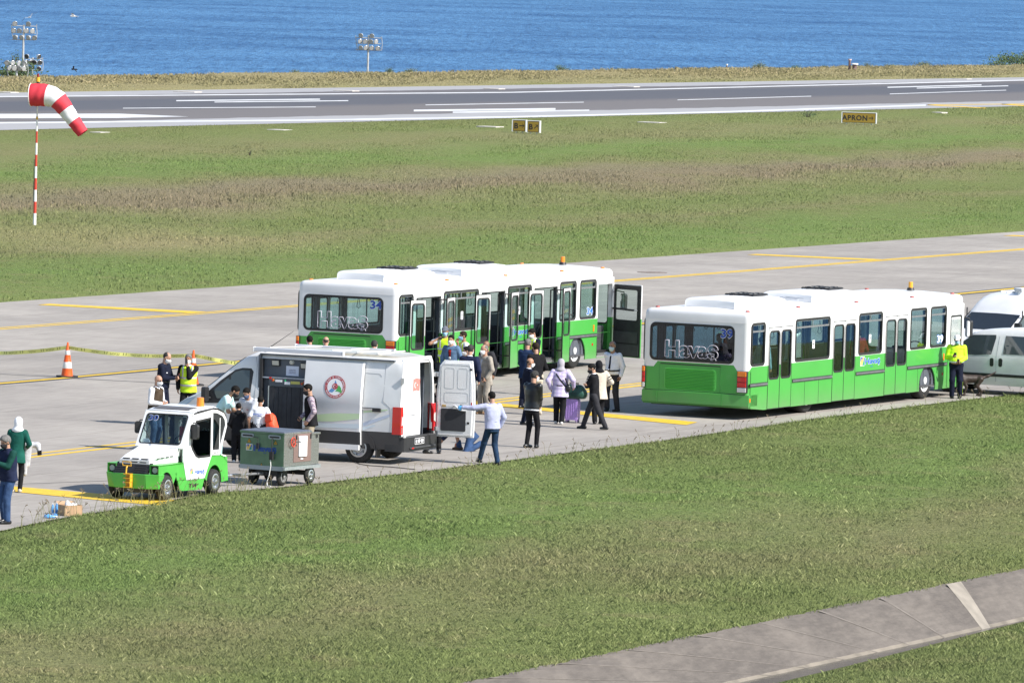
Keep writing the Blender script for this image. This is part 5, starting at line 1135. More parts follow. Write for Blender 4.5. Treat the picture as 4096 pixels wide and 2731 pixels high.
# ------------------------------------------------------------------ baggage tractor
def tractor():
    B = thing('baggage_tractor', 'white and green tow tractor numbered 30 at the grass edge', 'tractor', (-7.8417, 148.2702, 0), -3.5794)
    TW = mat('tractor_white', (.78, .78, .79), .38, coat=.2, var=.04, scale=3); TG = mat('tractor_green', (.075, .40, .06), .4, coat=.2, var=.08, scale=3)
    sM = lambda s: Matrix(((0, 0, s, s * .62), (1, 0, 0, 0), (0, 1, 0, 0), (0, 0, 0, 1)))
    fM = lambda Y: Matrix(((1, 0, 0, 0), (0, 0, 1, Y), (0, 1, 0, 0), (0, 0, 0, 1)))
    # green chassis: bumper, fenders, skirts, rear fenders
    c = MB(); c.hexa([(-.35, .42, .26), (.40, .42, .26), (.40, .30, .26), (-.35, .30, .26), (-.36, .46, .57), (.46, .46, .57), (.46, .30, .57), (-.36, .30, .57)], TG)
    for s in (-1, 1): c.hexa([(s * .36, .42, .26), (s * .60, .30, .26), (s * .60, .1, .26), (s * .36, .1, .26), (s * .36, .46, .57), (s * .64, .34, .57), (s * .64, .1, .57), (s * .36, .1, .57)], TG)
    c.build('bumper', parent=B, bevel=.008)
    for s in (-1, 1):
        f = MB(); arch = [(.26 * 1.22 * cos(t), .27 + .34 * sin(t)) for t in np.linspace(pi - .15, .55, 10)]
        f.plate([[(.30, .56), (.30, .77), (-.97, .77), (-.97, .57), (-.52, .57)] + [(-.02 + x, z) for x, z in arch]], .03, TG, sM(s) @ Matrix.Translation((0, 0, -.03)))
        f.box((s * .34 if s > 0 else s * .62, -.97, .74), (s * .62 if s > 0 else s * .34, .28, .768), TG); f.plate([[(-.42, .57), (-.97, .57), (-.97, .40), (-.52, .40)]], .03, TG, sM(s) @ Matrix.Translation((0, 0, -.03)))
        hw_ = MB(); X0, X1 = (.40, .62) if s > 0 else (-.62, -.40)
        f.box((X0, .24, .57), (X0 + .02, .33, .77), TG); f.box((X1 - .015, .24, .57), (X1, .33, .77), TG); f.box((X0, .24, .757), (X1, .34, .772), TG)
        f.build('front_fender', parent=B)
        hl = MB(); hl.box((X0 + .02, .25, .58), (X1 - .01, .27, .755), BLACKP); xx = .52 * s if s > 0 else -.51
        hl.cyl((xx, .27, .66), (xx, .30, .66), .062, .062, 16, mat('headlamp_glass', (.30, .36, .33), .08, coat=.8)); hl.box((xx + s * .065, .27, .60), (xx + s * .095, .29, .70), AMBER); hl.build('headlight', parent=B)
        k = MB(); k.plate([[(-.53, .39), (-1.76, .39), (-1.64, .145), (-.64, .17)]], .03, TG, sM(s) @ Matrix.Translation((0, 0, -.02))); k.build('skirt', parent=B)
        rf = MB(); ar = [(-2.22 + .34 * cos(t), .27 + .37 * sin(t)) for t in np.linspace(.12, pi + .05, 14)]
        rf.plate([[(-1.76, .38), (-2.08, .86), (-2.44, .86), (-2.62, .81), (-2.82, .68), (-2.88, .27), (-2.60, .25)] + list(reversed(ar))], .03, TG, sM(s) @ Matrix.Translation((0, 0, -.03)))
        X0, X1 = (.34, .62) if s > 0 else (-.62, -.34)
        for (y0, z0), (y1, z1) in zip([(-2.08, .86), (-2.44, .86), (-2.62, .81), (-2.82, .68)], [(-2.44, .86), (-2.62, .81), (-2.82, .68), (-2.88, .27)]): rf.hexa([(X0, y0, z0 - .03), (X1, y0, z0 - .03), (X1, y1, z1 - .03), (X0, y1, z1 - .03), (X0, y0, z0 - .002), (X1, y0, z0 - .002), (X1, y1, z1 - .002), (X0, y1, z1 - .002)], TG)
        rf.build('rear_fender', parent=B)
        for Y in (0, -2.22): wheel('wheel', B, s * .66, Y - (.04 if Y == 0 else 0), .275, .19, .175, s, mat('chrome_rim', (.62, .63, .64), .25, .9), spokes=5)
    g = MB(); g.hexa([(-.34, .43, .52), (.44, .43, .52), (.44, .3, .52), (-.34, .3, .52), (-.42, .28, .80), (.40, .28, .80), (.40, .2, .80), (-.42, .2, .80)], BLACKP)
    for i in range(5):
        z = .56 + i * .045; y = .43 - (z - .52) * .535 + .006; g.box((-.33, y - .006, z), (-.06, y + .004, z + .014), DGREY); g.box((.14, y - .006, z), (.40, y + .004, z + .014), DGREY)
    g.build('grille', parent=B)
    ht = MB(); YB = mat('hitch_yellow', (.62, .34, .02), .5, var=.3, scale=12)
    ht.box((-.06, .45, .27), (.10, .47, .57), YB)
    for z in (.28, .38, .47, .56): ht.box((-.06, .46, z), (.10, .58, z + .018), YB)
    ht.box((-.06, .46, .28), (-.04, .56, .57), YB); ht.tube([(.05, .55, .58), (.05, .53, .70), (.05, .50, .73)], .018, 6, YB); ht.tube([(-.04, .49, .74), (.16, .49, .74), (.18, .47, .82), (-.02, .47, .82)], .012, 6, YB, closed=True); ht.build('tow_hitch', parent=B, bevel=.003)
    ch = MB(); ch.box((-.45, -2.7, .16), (.45, .3, .34), BLACKP); ch.box((-.6, -2.85, .30), (.6, -2.75, .78), TG); ch.box((-.35, -2.05, .3), (.35, -.8, .42), DGREY); ch.build('chassis', parent=B)
    # bonnet
    h = MB(); h.hexa([(-.37, .30, .77), (.35, .30, .77), (.44, -.80, .77), (-.50, -.80, .77), (-.37, .30, .86), (.35, .30, .86), (.44, -.80, .90), (-.50, -.80, .90)], TW)
    h.hexa([(-.40, .28, .865), (.33, .28, .865), (.46, -.82, .90), (-.52, -.82, .90), (-.38, .17, .95), (.28, .17, .95), (.42, -.80, 1.10), (-.56, -.80, 1.08)], TW)
    h.hexa([(-.1, .10, .965), (.06, .10, .965), (.2, -.79, 1.10), (-.2, -.79, 1.10), (-.09, .08, .978), (.05, .08, .978), (.19, -.79, 1.115), (-.19, -.79, 1.115)], TW)
    ho = h.build('bonnet', parent=B, bevel=.018)
    sl = [((-.30 + i * .21, .301, .80), (-.14 + i * .21, .305, .822)) for i in range(3)] + [((-.33 + i * .22, .255, .878), (-.17 + i * .22, .295, .893)) for i in range(3)] + [((-.462 - i * .012, -.05 - i * .17, .89 + i * .006), (-.40, .07 - i * .17, .902 + i * .006)) for i in range(4)]
    for q0, q1 in sl: v = MB(); v.box(q0, q1, BLACKP); v.build('vent_slot', parent=ho)
    # cab: side walls, screen, roof
    sM = lambda s: Matrix(((0, 0, s, .50 if s > 0 else -.62), (1, 0, 0, 0), (0, 1, 0, 0), (0, 0, 0, 1)))
    for s in (-1, 1):
        w = MB(); out = [(-.77, .79), (-.93, .37), (-1.74, .37), (-2.07, .86), (-2.44, .84), (-2.74, 1.45), (-2.70, 1.62), (-2.58, 1.74), (-2.28, 1.82), (-2.07, 1.84), (-1.18, 1.76), (-1.14, 1.72), (-.74, 1.08)]
        hole1 = [(-1.29, 1.64), (-1.98, 1.68), (-1.99, .83), (-1.45, .83), (-1.32, .87), (-1.15, 1.02), (-1.08, 1.12), (-1.10, 1.25)]
        hole2 = [(-2.08, 1.77), (-2.27, 1.755), (-2.52, 1.68), (-2.63, 1.59), (-2.67, 1.47), (-2.41, .96), (-2.10, .96)]
        w.plate([out, hole1, hole2], .035, TW, sM(s) @ Matrix.Translation((0, 0, -.025))); w.build('cab_side', parent=B)
        d = MB(); d.plate([[(y, z) for y, z in hole1], [(-1.33, 1.60), (-1.95, 1.64), (-1.96, .87), (-1.46, .87), (-1.35, .90), (-1.19, 1.04), (-1.12, 1.14), (-1.14, 1.25)]], .03, RUBBER, sM(s) @ Matrix.Translation((0, 0, -.01)))
        d = d.build('window_seal', parent=B)
        q = MB(); q.add([sM(s) @ Vector((y, z, 0)) for y, z in hole1], [tuple(range(len(hole1)))], GLASSD); q.build('side_window', parent=B, fix=False)
        q = MB(); q.plate([[(y, z) for y, z in hole2], [(-2.11, 1.62), (-2.2, 1.62), (-2.38, 1.48), (-2.40, 1.42), (-2.2, 1.0), (-2.12, 1.0)]], .012, BLACKP, sM(s) @ Matrix.Translation((0, 0, -.015))); q.build('rear_quarter', parent=B)
        q = MB(); q.add([sM(s) @ Vector((y, z, -.01)) for y, z in hole2], [tuple(range(len(hole2)))], GLASSD); q.build('quarter_window', parent=B, fix=False)
        q = MB(); m_ = Vector((s * .74, -1.05, 1.42)) if s < 0 else Vector((s * .60, -1.0, 1.45)); q.tube([(-.62 if s < 0 else .5, -1.18, 1.60), (-.74 if s < 0 else .62, -1.1, 1.60), m_ + Vector((0, 0, .1))], .014, 6, BLACKP); q.plate([rrect(-.085 if s > 0 else -.11, -.13 if s > 0 else -.16, .085 if s > 0 else .11, .13 if s > 0 else .16, .05)], .06, BLACKP, Matrix.Translation(m_) @ Matrix.Rotation(radians(20 * s), 4, 'Z') @ fM(-.03)); q.build('mirror', parent=B, bevel=.012)
    # windscreen frame: sloping plane from (-.72, 1.10) to (-1.15, 1.80)
    a = Vector((0, -.70, 1.06)); t = Vector((0, -1.15, 1.80)); up = (t - a); hgt = up.length; up.normalize(); nrm = Vector((1, 0, 0)).cross(up); nrm = -nrm if nrm.y < 0 else nrm
    WM = Matrix(((1, 0, nrm.x, a.x), (0, up.y, nrm.y, a.y), (0, up.z, nrm.z, a.z), (0, 0, 0, 1)))
    w = MB(); w.plate([[(-.62, 0), (.50, 0), (.50, hgt), (-.62, hgt)], rrect(-.56, .075, .44, hgt - .06, .07)], .03, TW, WM); w.build('windscreen_frame', parent=B)
    w = MB(); w.plate([rrect(-.565, .07, .445, hgt - .055, .07), rrect(-.54, .095, .42, hgt - .08, .06)], .012, RUBBER, WM @ Matrix.Translation((0, 0, .022))); w = w.build('windscreen_seal', parent=B)
    w = MB(); w.plate([rrect(-.555, .08, .435, hgt - .065, .06)], .004, GLASSC, WM @ Matrix.Translation((0, 0, .018))); ws = w.build('windscreen', parent=B)
    WT = WM @ Matrix.Translation((0, 0, .03)) @ Matrix.Rotation(pi, 4, 'Y') ; RT = Matrix(((-1, 0, 0, 0), (0, 1, 0, 0), (0, 0, 1, 0), (0, 0, 0, 1)))
    TX = Matrix(((-1, 0, nrm.x, 0), (0, up.y, nrm.y, a.y), (0, up.z, nrm.z, a.z), (0, 0, 0, 1))) 
    text('fleet_number', '30', .135, TX @ Matrix.Translation((-.26, hgt - .165, .032)), WHITET, ws, .24, bold=.03, th=.0005)
    text('fleet_number', '30', .125, TX @ Matrix.Translation((-.26, hgt - .165, .034)), mat('number_navy', (.02, .05, .22), .5), ws, .23, bold=.02, th=.0005)
    text('fleet_number', '30', .13, Matrix(((1, 0, 0, -.30), (0, 0, -1, -2.44), (0, 1, 0, 1.35), (0, 0, 0, 1))), WHITET, ws, .24, bold=.02, th=.0005)
    q = MB(); q.tube([WM @ Vector((.10, .06, .05)), WM @ Vector((.42, .45, .045))], .009, 5, BLACKP); q.build('wiper', parent=B)
    q = MB(); q.hexa([(-.60, -1.10, 1.70), (-.42, -1.10, 1.72), (-.42, -1.16, 1.72), (-.60, -1.16, 1.70), (-.60, -1.10, 1.76), (-.42, -1.10, 1.78), (-.42, -1.16, 1.78), (-.60, -1.16, 1.76)], CLEARL); q.build('work_lamp', parent=B, bevel=.01)
    r = MB(); pr = [(-1.14, 1.80), (-1.35, 1.84), (-2.07, 1.88), (-2.28, 1.86), (-2.58, 1.77), (-2.72, 1.64)]
    r.loft([[(-.64, y, z) for y, z in pr], [(-.55, y, z + .035) for y, z in pr], [(.43, y, z + .035) for y, z in pr], [(.52, y, z) for y, z in pr]], TW, closed=False); r.loft([[(-.64, y, z - .03) for y, z in pr], [(.52, y, z - .03) for y, z in pr]], MGREY, closed=False)
    r.box((-.64, -1.16, 1.765), (.52, -1.13, 1.83), TW); r = r.build('roof', parent=B, smooth=30)
    q = MB(); q.add([(-.5, -1.22, 1.865), (.38, -1.22, 1.865), (.38, -1.34, 1.888), (-.5, -1.34, 1.888), (.38, -1.62, 1.900), (-.5, -1.62, 1.900)], [(0, 1, 2, 3), (3, 2, 4, 5)], mat('roof_mat', (.10, .10, .11), .8)); q.build('roof_panel', parent=r)
    q = MB(); q.cyl((-.38, -1.95, 1.89), (-.38, -1.95, 1.92), .10, .09, 16, AMBER); q.cyl((-.38, -1.95, 1.92), (-.38, -1.95, 2.09), .085, .075, 16, AMBER); q.cyl((-.38, -1.95, 2.09), (-.38, -1.95, 2.10), .075, .03, 16, AMBER); q.build('beacon', parent=B, smooth=40)
    bk = MB(); bk.plate([[(-.62, .84), (.5, .84), (.5, 1.64), (-.62, 1.64)], rrect(-.5, 1.0, .38, 1.55, .06)], .03, TW, Matrix(((1, 0, 0, 0), (0, .45, -.9, -2.42 - .385), (0, .9, .45, .076), (0, 0, 0, 1))) if False else fM(-2.45)); bk.build('rear_frame', parent=B)
    q = MB(); q.box((-.1, -1.6, .40), (.1, -1.56, 1.0), DGREY); q.box((-.5, -2.3, .5), (.5, -1.85, .85), BLACKP); q.hexa([(-.5, -2.35, .85), (-.02, -2.35, .85), (-.02, -2.25, .85), (-.5, -2.25, .85), (-.48, -2.42, 1.35), (-.04, -2.42, 1.35), (-.04, -2.32, 1.35), (-.48, -2.32, 1.35)], BLACKP); q.build('seat', parent=B, bevel=.03)
    q = MB(); ce = Vector((-.28, -1.38, 1.13)); q.tube([ce + Vector((.19 * cos(t), .12 * sin(t), .16 * sin(t))) for t in np.linspace(0, 2 * pi, 18)[:-1]], .014, 6, BLACKP, closed=True); q.tube([ce, ce + Vector((0, .25, -.35))], .025, 6, BLACKP); q.tube([ce - Vector((.19, 0, 0)), ce + Vector((.19, 0, 0))], .012, 5, BLACKP); q.build('steering_wheel', parent=B)
    q = MB(); q.box((-.6, -1.1, .80), (.48, -.82, 1.04), BLACKP); q.box((.30, -.98, 1.04), (.46, -.96, 1.22), mat('paper', (.62, .66, .78), .7)); q.build('dashboard', parent=B, bevel=.02)
    q = MB(); q.cyl((.02, -1.9, 1.15), (.02, -1.9, 1.45), .06, .06, 12, mat('extinguisher_red', (.45, .02, .02), .35)); q.box((-.03, -1.96, .86), (.03, -1.93, 1.75), MGREY); q.build('extinguisher', parent=B)
    lM = Matrix(((0, 0, -1, -.632), (-1, 0, 0, 0), (0, 1, 0, 0), (0, 0, 0, 1)))
    text('lettering', 'Hava\u015f', .105, lM @ Matrix.Translation((1.52, .545, 0)), mat('logo_blue2', (.015, .10, .50), .5), B, .46, bold=.03, th=.0005); flag_logo(B, lM @ Matrix.Translation((1.08, .50, 0)), .13, .12)
    text('lettering', 'TM', .085, lM @ Matrix.Translation((1.19, .262, .01)), BLACKT, B, .34, bold=.02, th=.001); text('model_plate', 'Tm 27', .05, lM @ Matrix.Translation((2.25, .91, .004)), BLACKT, B, .26, th=.0005)
    q = MB(); q.box((-.638, -.98, .42), (-.63, -.92, .48), WHITET); q.build('filler_tag', parent=B)
    return B
tractor()
# ------------------------------------------------------------------ ground power cart
def power_cart():
    B = thing('power_cart', 'grey metal ground power cart on small wheels between the tow tractor and the van', 'trailer', (-5.4234, 152.7669, 0), -.5384)
    GZ = mat('green_galvanised', (.115, .20, .125), .42, .3, var=.18, scale=4); CK = mat('checker_plate', (.30, .30, .28), .42, .7, var=.35, scale=45, bump=.5); LID = mat('lid_plate', (.20, .21, .24), .38, .6, var=.2, scale=5)
    W_, L_ = .567, 1.10
    b = MB(); b.box((-W_, 0, .36), (W_, 1.12, 1.14), GZ); b.build('cabinet', parent=B, bevel=.01)
    b = MB(); b.box((-W_ - .012, -.012, 1.14), (W_ + .012, 1.13, 1.18), GZ); b.hexa([(-W_ - .012, -.012, 1.18), (W_ + .012, -.012, 1.18), (W_ + .012, 1.13, 1.18), (-W_ - .012, 1.13, 1.18), (-W_ + .02, .02, 1.20), (W_ - .02, .02, 1.20), (W_ - .02, 1.10, 1.20), (-W_ + .02, 1.10, 1.20)], LID); b.build('lid', parent=B)
    b = MB(); b.box((W_, .005, .44), (W_ + .012, 1.12, 1.15), CK); b.box((W_, .0, 1.14), (W_ + .02, 1.13, 1.18), CK); b.box((W_ + .003, 1.12, .44), (W_ + .012, 1.42, 1.13), CK); b.box((-W_, 1.12, .44), (W_, 1.40, 1.10), GZ); b.box((W_ - .06, 1.10, 1.10), (W_ + .03, 1.45, 1.14), CK); b.build('side_plate', parent=B, bevel=.004)
    h = MB(); h.cyl((W_ + .01, 1.32, 1.06), (W_ + .016, 1.32, 1.06), .05, n=14, m=BLACKT); h.build('hand_hole', parent=B)
    b = MB(); b.box((W_ + .012, .38, .52), (W_ + .022, 1.09, 1.14), mat('brown_panel', (.19, .125, .11), .6, var=.12, scale=4)); bo = b.build('brown_door', parent=B, bevel=.004)
    pM = Matrix(((0, 0, 1, W_ + .022), (1, 0, 0, 0), (0, 1, 0, 0), (0, 0, 0, 1)))
    p_ = MB(); p_.plate([rrect(.56, .64, .88, 1.09, .02)], .03, WHITET, pM); p_.plate([rrect(.60, .69, .85, 1.05, .01)], .004, mat('box_cream', (.70, .70, .68), .5), pM @ Matrix.Translation((0, 0, .03)))
    for i in range(8):
        for j in range(2): p_.plate([rrect(.63 + j * .11, .73 + i * .037, .72 + j * .11, .758 + i * .037, .004)], .003, WHITET, pM @ Matrix.Translation((0, 0, .034)))
    p_.build('fuse_box', parent=bo)
    p_ = MB(); p_.box((W_ + .022, .66, .575), (W_ + .03, .76, .60), WHITET); p_.build('door_plate', parent=bo)
    hn = MB()
    for y in (.45, 1.03): hn.box((W_ + .022, y, 1.02), (W_ + .034, y + .05, 1.12), BLACKP)
    hn.build('door_hinge', parent=bo)
    w = MB(); ce = Vector((W_ + .07, .28, .975)); w.tube([ce + Vector((0, .09 * cos(t), .10 * sin(t))) for t in np.linspace(0, 2 * pi, 20)[:-1]], .013, 6, mat('handwheel_red', (.55, .06, .03), .4), closed=True)
    for t in (0, 2.1, 4.2): w.tube([ce, ce + Vector((0, .09 * cos(t), .10 * sin(t)))], .009, 5, mat('handwheel_red', (.55, .06, .03), .4))
    w.cyl((W_, .28, .975), ce, .02, n=8, m=STEEL); w.cyl(ce + Vector((0, .08, .0)), ce + Vector((.06, .22, 0)), .012, n=8, m=BLACKP); w.build('hand_wheel', parent=B)
    fM = Matrix(((1, 0, 0, 0), (0, 0, -1, -.002), (0, 1, 0, 0), (0, 0, 0, 1)))
    for x0 in (-.535, .17):
        s = MB(); s.plate([rrect(x0, 1.035, x0 + .32, 1.125, .035)], .012, mat('slot_plate', (.34, .38, .40), .5), fM); s.plate([rrect(x0 + .035, 1.062, x0 + .29, 1.098, .012)], .004, BLACKT, fM @ Matrix.Translation((0, 0, .012))); s.build('cable_slot', parent=B)
    YT = mat('hazard_yellow', (.55, .32, .03), .6)
    for x, z in ((-.335, .965), (.355, .96), (.0, .44)):
        s = MB(); s.plate([[(x - .06, z - .045), (x + .06, z - .045), (x, z + .06)]], .002, YT, fM); s.plate([[(x - .06, z - .045), (x + .06, z - .045), (x, z + .06)], [(x - .047, z - .037), (x + .047, z - .037), (x, z + .045)]], .003, BLACKT, fM); s.plate([[(x + .012, z + .02), (x - .014, z - .008), (x, z - .006), (x - .01, z - .03), (x + .014, z + .0), (x, z + .0)]], .003, BLACKT, fM); s.build('hazard_sticker', parent=B)
    flag_logo(B, fM @ Matrix.Translation((-.40, .765, 0)), .14, .12)
    text('lettering', 'Hava\u015f', .12, fM @ Matrix.Translation((.085, .815, .001)), mat('logo_navy', (.015, .07, .30), .5), B, .60, bold=.05, th=.001); text('lettering', 'TAV', .03, fM @ Matrix.Translation((.08, .715, .001)), BLUET, B, .08, th=.001)
    s = MB(); s.plate([rrect(.25, .375, .40, .44, .01)], .003, mat('maker_plate', (.50, .54, .56), .5), fM); s.build('maker_plate', parent=B)
    cb = MB(); cb.tube([(-.34, -.02, 1.075), (-.2, -.03, 1.06), (-.09, -.035, 1.04), (-.085, -.035, .95)], .008, 6, BLACKP); cb.box((-.115, -.06, .80), (-.055, -.02, .93), BLACKP); cb.tube([(.28, -.02, 1.07), (.29, -.04, .9), (.28, -.05, .76)], .011, 6, BLACKP); cb.box((.24, -.075, .58), (.33, -.02, .76), BLACKP); cb.build('cable', parent=B, bevel=.012)
    cb = MB(); cb.tube([(.27, -.06, .58), (.285, -.065, .45), (.26, -.08, .25), (.22, -.1, .1), (.24, -.12, .02), (.36, -.16, .012)], .011, 6, mat('white_cable', (.72, .71, .68), .5)); cb.build('power_lead', parent=B)
    f = MB(); f.box((-W_, -.01, .345), (W_, .0, .44), mat('slot_plate', (.34, .38, .40), .5)); f.box((W_ - .02, -.01, .36), (W_ + .05, 1.46, .43), mat('galvanised_rail', (.45, .48, .50), .4, .6, var=.15, scale=10)); f.box((-W_ - .03, 0, .36), (-W_ + .04, 1.46, .43), MGREY); f.box((-W_, 1.38, .36), (W_, 1.46, .43), MGREY); f.box((-.10, .1, .22), (.10, 1.3, .30), BLACKP); f.box((-.45, .18, .20), (.45, .34, .34), BLACKP); f.box((-.45, 1.05, .20), (.45, 1.15, .3), BLACKP); f.build('frame', parent=B)
    for s in (-1, 1):
        wheel('wheel', B, s * (.44 if s > 0 else .40), .24, .20, .11, .115, s, mat('dull_rim', (.32, .32, .32), .5, .5), spokes=4); wheel('wheel', B, s * .58, 1.14, .20, .11, .12, s, mat('chrome_rim', (.62, .63, .64), .25, .9), spokes=4)
    d = MB(); d.tube([(0, .2, .26), (-.15, -.35, .25), (-.22, -.62, .24)], .03, 6, MGREY); d.box((-.30, -.80, .225), (-.17, -.55, .275), STEEL); d.tube([(-.24, -.78, .25), (-.36, -1.15, .27)], .028, 6, STEEL); d.build('draw_bar', parent=B)
    return B
power_cart()
# ------------------------------------------------------------------ people: one smooth field per figure, meshed here
def surfnet(fn, lo, hi, h):
    n = [max(4, int(math.ceil((hi[k] - lo[k]) / h)) + 1) for k in range(3)]
    ax = [lo[k] + h * np.arange(n[k]) for k in range(3)]
    X, Y, Z = np.meshgrid(*ax, indexing='ij'); F = fn(X, Y, Z)
    F = np.where(np.abs(F) < 1e-9, 1e-9, F)
    S = F < 0
    c = [slice(None, -1), slice(1, None)]
    cnt = sum(S[c[i], c[j], c[k]].astype(int) for i in (0, 1) for j in (0, 1) for k in (0, 1))
    act = (cnt > 0) & (cnt < 8)
    if not act.any(): return np.zeros((0, 3)), []
    acc = np.zeros(act.shape + (3,)); num = np.zeros(act.shape)
    for a in range(3):
        o = [b for b in range(3) if b != a]
        for i in (0, 1):
            for j in (0, 1):
                s0 = [None] * 3; s1 = [None] * 3; s0[a] = c[0]; s1[a] = c[1]; s0[o[0]] = s1[o[0]] = c[i]; s0[o[1]] = s1[o[1]] = c[j]
                f0, f1 = F[tuple(s0)], F[tuple(s1)]; cr = (f0 < 0) != (f1 < 0); t = np.where(cr, f0 / np.where(cr, f0 - f1, 1), 0)
                acc[..., a] += np.where(cr, t, 0); acc[..., o[0]] += cr * i; acc[..., o[1]] += cr * j; num += cr
    idx = -np.ones(act.shape, int); idx[act] = np.arange(act.sum())
    I = np.argwhere(act); V = np.array(lo) + h * (I + acc[act] / num[act][:, None])
    Q = []
    for a in range(3):
        o = [(a + 1) % 3, (a + 2) % 3]
        s0 = [slice(1, -1)] * 3; s1 = [slice(1, -1)] * 3; s0[a] = c[0]; s1[a] = c[1]
        e0, e1 = S[tuple(s0)], S[tuple(s1)]
        for flip, m in ((False, e0 & ~e1), (True, ~e0 & e1)):
            P = np.argwhere(m)
            if not len(P): continue
            b = P.copy(); b[:, o[0]] += 1; b[:, o[1]] += 1
            def at(d0, d1):
                q = b.copy(); q[:, o[0]] -= d0; q[:, o[1]] -= d1; return idx[q[:, 0], q[:, 1], q[:, 2]]
            quad = [at(1, 1), at(0, 1), at(0, 0), at(1, 0)]
            if flip: quad = quad[::-1]
            Q.append(np.stack(quad, 1))
    Q = np.concatenate(Q); Q = Q[(Q >= 0).all(1)]
    return V, Q
def smin(a, b, k): 
    h = np.clip(.5 + .5 * (b - a) / k, 0, 1); return b * (1 - h) + a * h - k * h * (1 - h)
def cap(a, b, ra, rb):
    a = np.array(a, float); b = np.array(b, float); d = b - a; L2 = max(1e-9, d @ d)
    def f(X, Y, Z):
        px, py, pz = X - a[0], Y - a[1], Z - a[2]; t = np.clip((px * d[0] + py * d[1] + pz * d[2]) / L2, 0, 1)
        return np.sqrt((px - t * d[0]) ** 2 + (py - t * d[1]) ** 2 + (pz - t * d[2]) ** 2) - (ra + (rb - ra) * t)
    f.bb = (np.minimum(a - ra, b - rb), np.maximum(a + ra, b + rb)); return f
def ell(c, r, R=np.eye(3)):
    c = np.array(c, float); r = np.array(r, float); R = np.array(R, float)      # rows of R: local axes
    def f(X, Y, Z):
        px, py, pz = X - c[0], Y - c[1], Z - c[2]; k = 0
        for i in range(3): k = k + ((px * R[i, 0] + py * R[i, 1] + pz * R[i, 2]) / r[i]) ** 2
        return (np.sqrt(k) - 1) * r.min()
    m = r.max(); f.bb = (c - m, c + m); return f
def tub(o, R, tab, off=0.0):               # stack of ellipses along the third axis of R
    o = np.array(o, float); R = np.array(R, float); t = np.array(tab, float)
    def f(X, Y, Z):
        px, py, pz = X - o[0], Y - o[1], Z - o[2]
        u, v, w = (px * R[i, 0] + py * R[i, 1] + pz * R[i, 2] for i in range(3))
        a = np.interp(w, t[:, 0], t[:, 1]) + off; b = np.interp(w, t[:, 0], t[:, 2]) + off
        v = v - (np.interp(w, t[:, 0], t[:, 3]) if t.shape[1] > 3 else 0)
        d = (np.sqrt((u / a) ** 2 + (v / b) ** 2) - 1) * np.minimum(a, b); e = np.maximum(t[0, 0] - w, w - t[-1, 0])
        return np.maximum(d, e)
    ends = np.array([o + R[2] * t[0, 0], o + R[2] * t[-1, 0]]); m = t[:, 1:3].max() + off + .05
    f.bb = (ends.min(0) - m, ends.max(0) + m); return f
def union(fs, k=.02):
    def f(X, Y, Z):
        d = fs[0](X, Y, Z)
        for g in fs[1:]: d = smin(d, g(X, Y, Z), k)
        return d
    f.bb = (np.min([g.bb[0] for g in fs], 0), np.max([g.bb[1] for g in fs], 0)); return f
def cutby(f, g):                           # keep where g < 0
    def q(X, Y, Z): return np.maximum(f(X, Y, Z), g(X, Y, Z))
    q.bb = f.bb; return q
def plane(o, n):                           # negative on the side n points away from
    o = np.array(o, float); n = np.array(n, float)
    return lambda X, Y, Z: (X - o[0]) * n[0] + (Y - o[1]) * n[1] + (Z - o[2]) * n[2]
def mesh_field(f, h, pad=.03):
    return surfnet(f, f.bb[0] - pad, f.bb[1] + pad, h)
def field_obj(name, parts, m, parent=None, s=1.0):
    V = []; Q = []; o = 0
    for v, q in parts:
        if len(v): V.append(v); Q.append(q + o); o += len(v)
    V = np.concatenate(V) * s; Q = np.concatenate(Q)
    me = bpy.data.meshes.new(name); me.vertices.add(len(V)); me.vertices.foreach_set('co', V.ravel().astype(np.float32))
    me.loops.add(len(Q) * 4); me.loops.foreach_set('vertex_index', Q.ravel().astype(np.int32)); me.polygons.add(len(Q)); me.polygons.foreach_set('loop_start', (np.arange(len(Q)) * 4).astype(np.int32))
    me.update(); me.validate(); me.polygons.foreach_set('use_smooth', [True] * len(me.polygons)); me.materials.append(m)
    ob = bpy.data.objects.new(name, me); C.objects.link(ob)
    if parent: ob.parent = parent
    return ob
def cloth(name, c, var=.25, rough=.9, spec=.1, bump=1.0, scale=7): return mat('cloth_' + name, c, rough, 0, var, scale, bump, spec=spec)
def plaid(name, base, c1, c2, sc):
    if 'cloth_' + name in MATS: return MATS['cloth_' + name]
    m = bpy.data.materials.new('cloth_' + name); MATS['cloth_' + name] = m; nt, N, L = nodes(m)
    out = N('ShaderNodeOutputMaterial'); b = N('ShaderNodeBsdfPrincipled'); b.inputs['Roughness'].default_value = .85; tc = N('ShaderNodeTexCoord'); cur = None
    mx0 = N('ShaderNodeMix', data_type='RGBA'); mx0.inputs[6].default_value = col4(base); mx0.inputs[7].default_value = col4(c1); mx1 = N('ShaderNodeMix', data_type='RGBA'); mx1.inputs[7].default_value = col4(c2)
    for ax, mx, k in (('X', mx0, sc), ('Z', mx1, sc)):
        w = N('ShaderNodeTexWave', bands_direction=ax); w.inputs['Scale'].default_value = k; L(tc.outputs['Object'], w.inputs[0])
        r = N('ShaderNodeValToRGB'); r.color_ramp.elements[0].position = .5; r.color_ramp.elements[1].position = .55; r.color_ramp.elements[1].color = (.6, .6, .6, 1); L(w.outputs['Fac'], r.inputs[0]); L(r.outputs[0], mx.inputs[0])
    L(mx0.outputs[2], mx1.inputs[6]); L(mx1.outputs[2], b.inputs['Base Color']); L(b.outputs[0], out.inputs[0]); return m
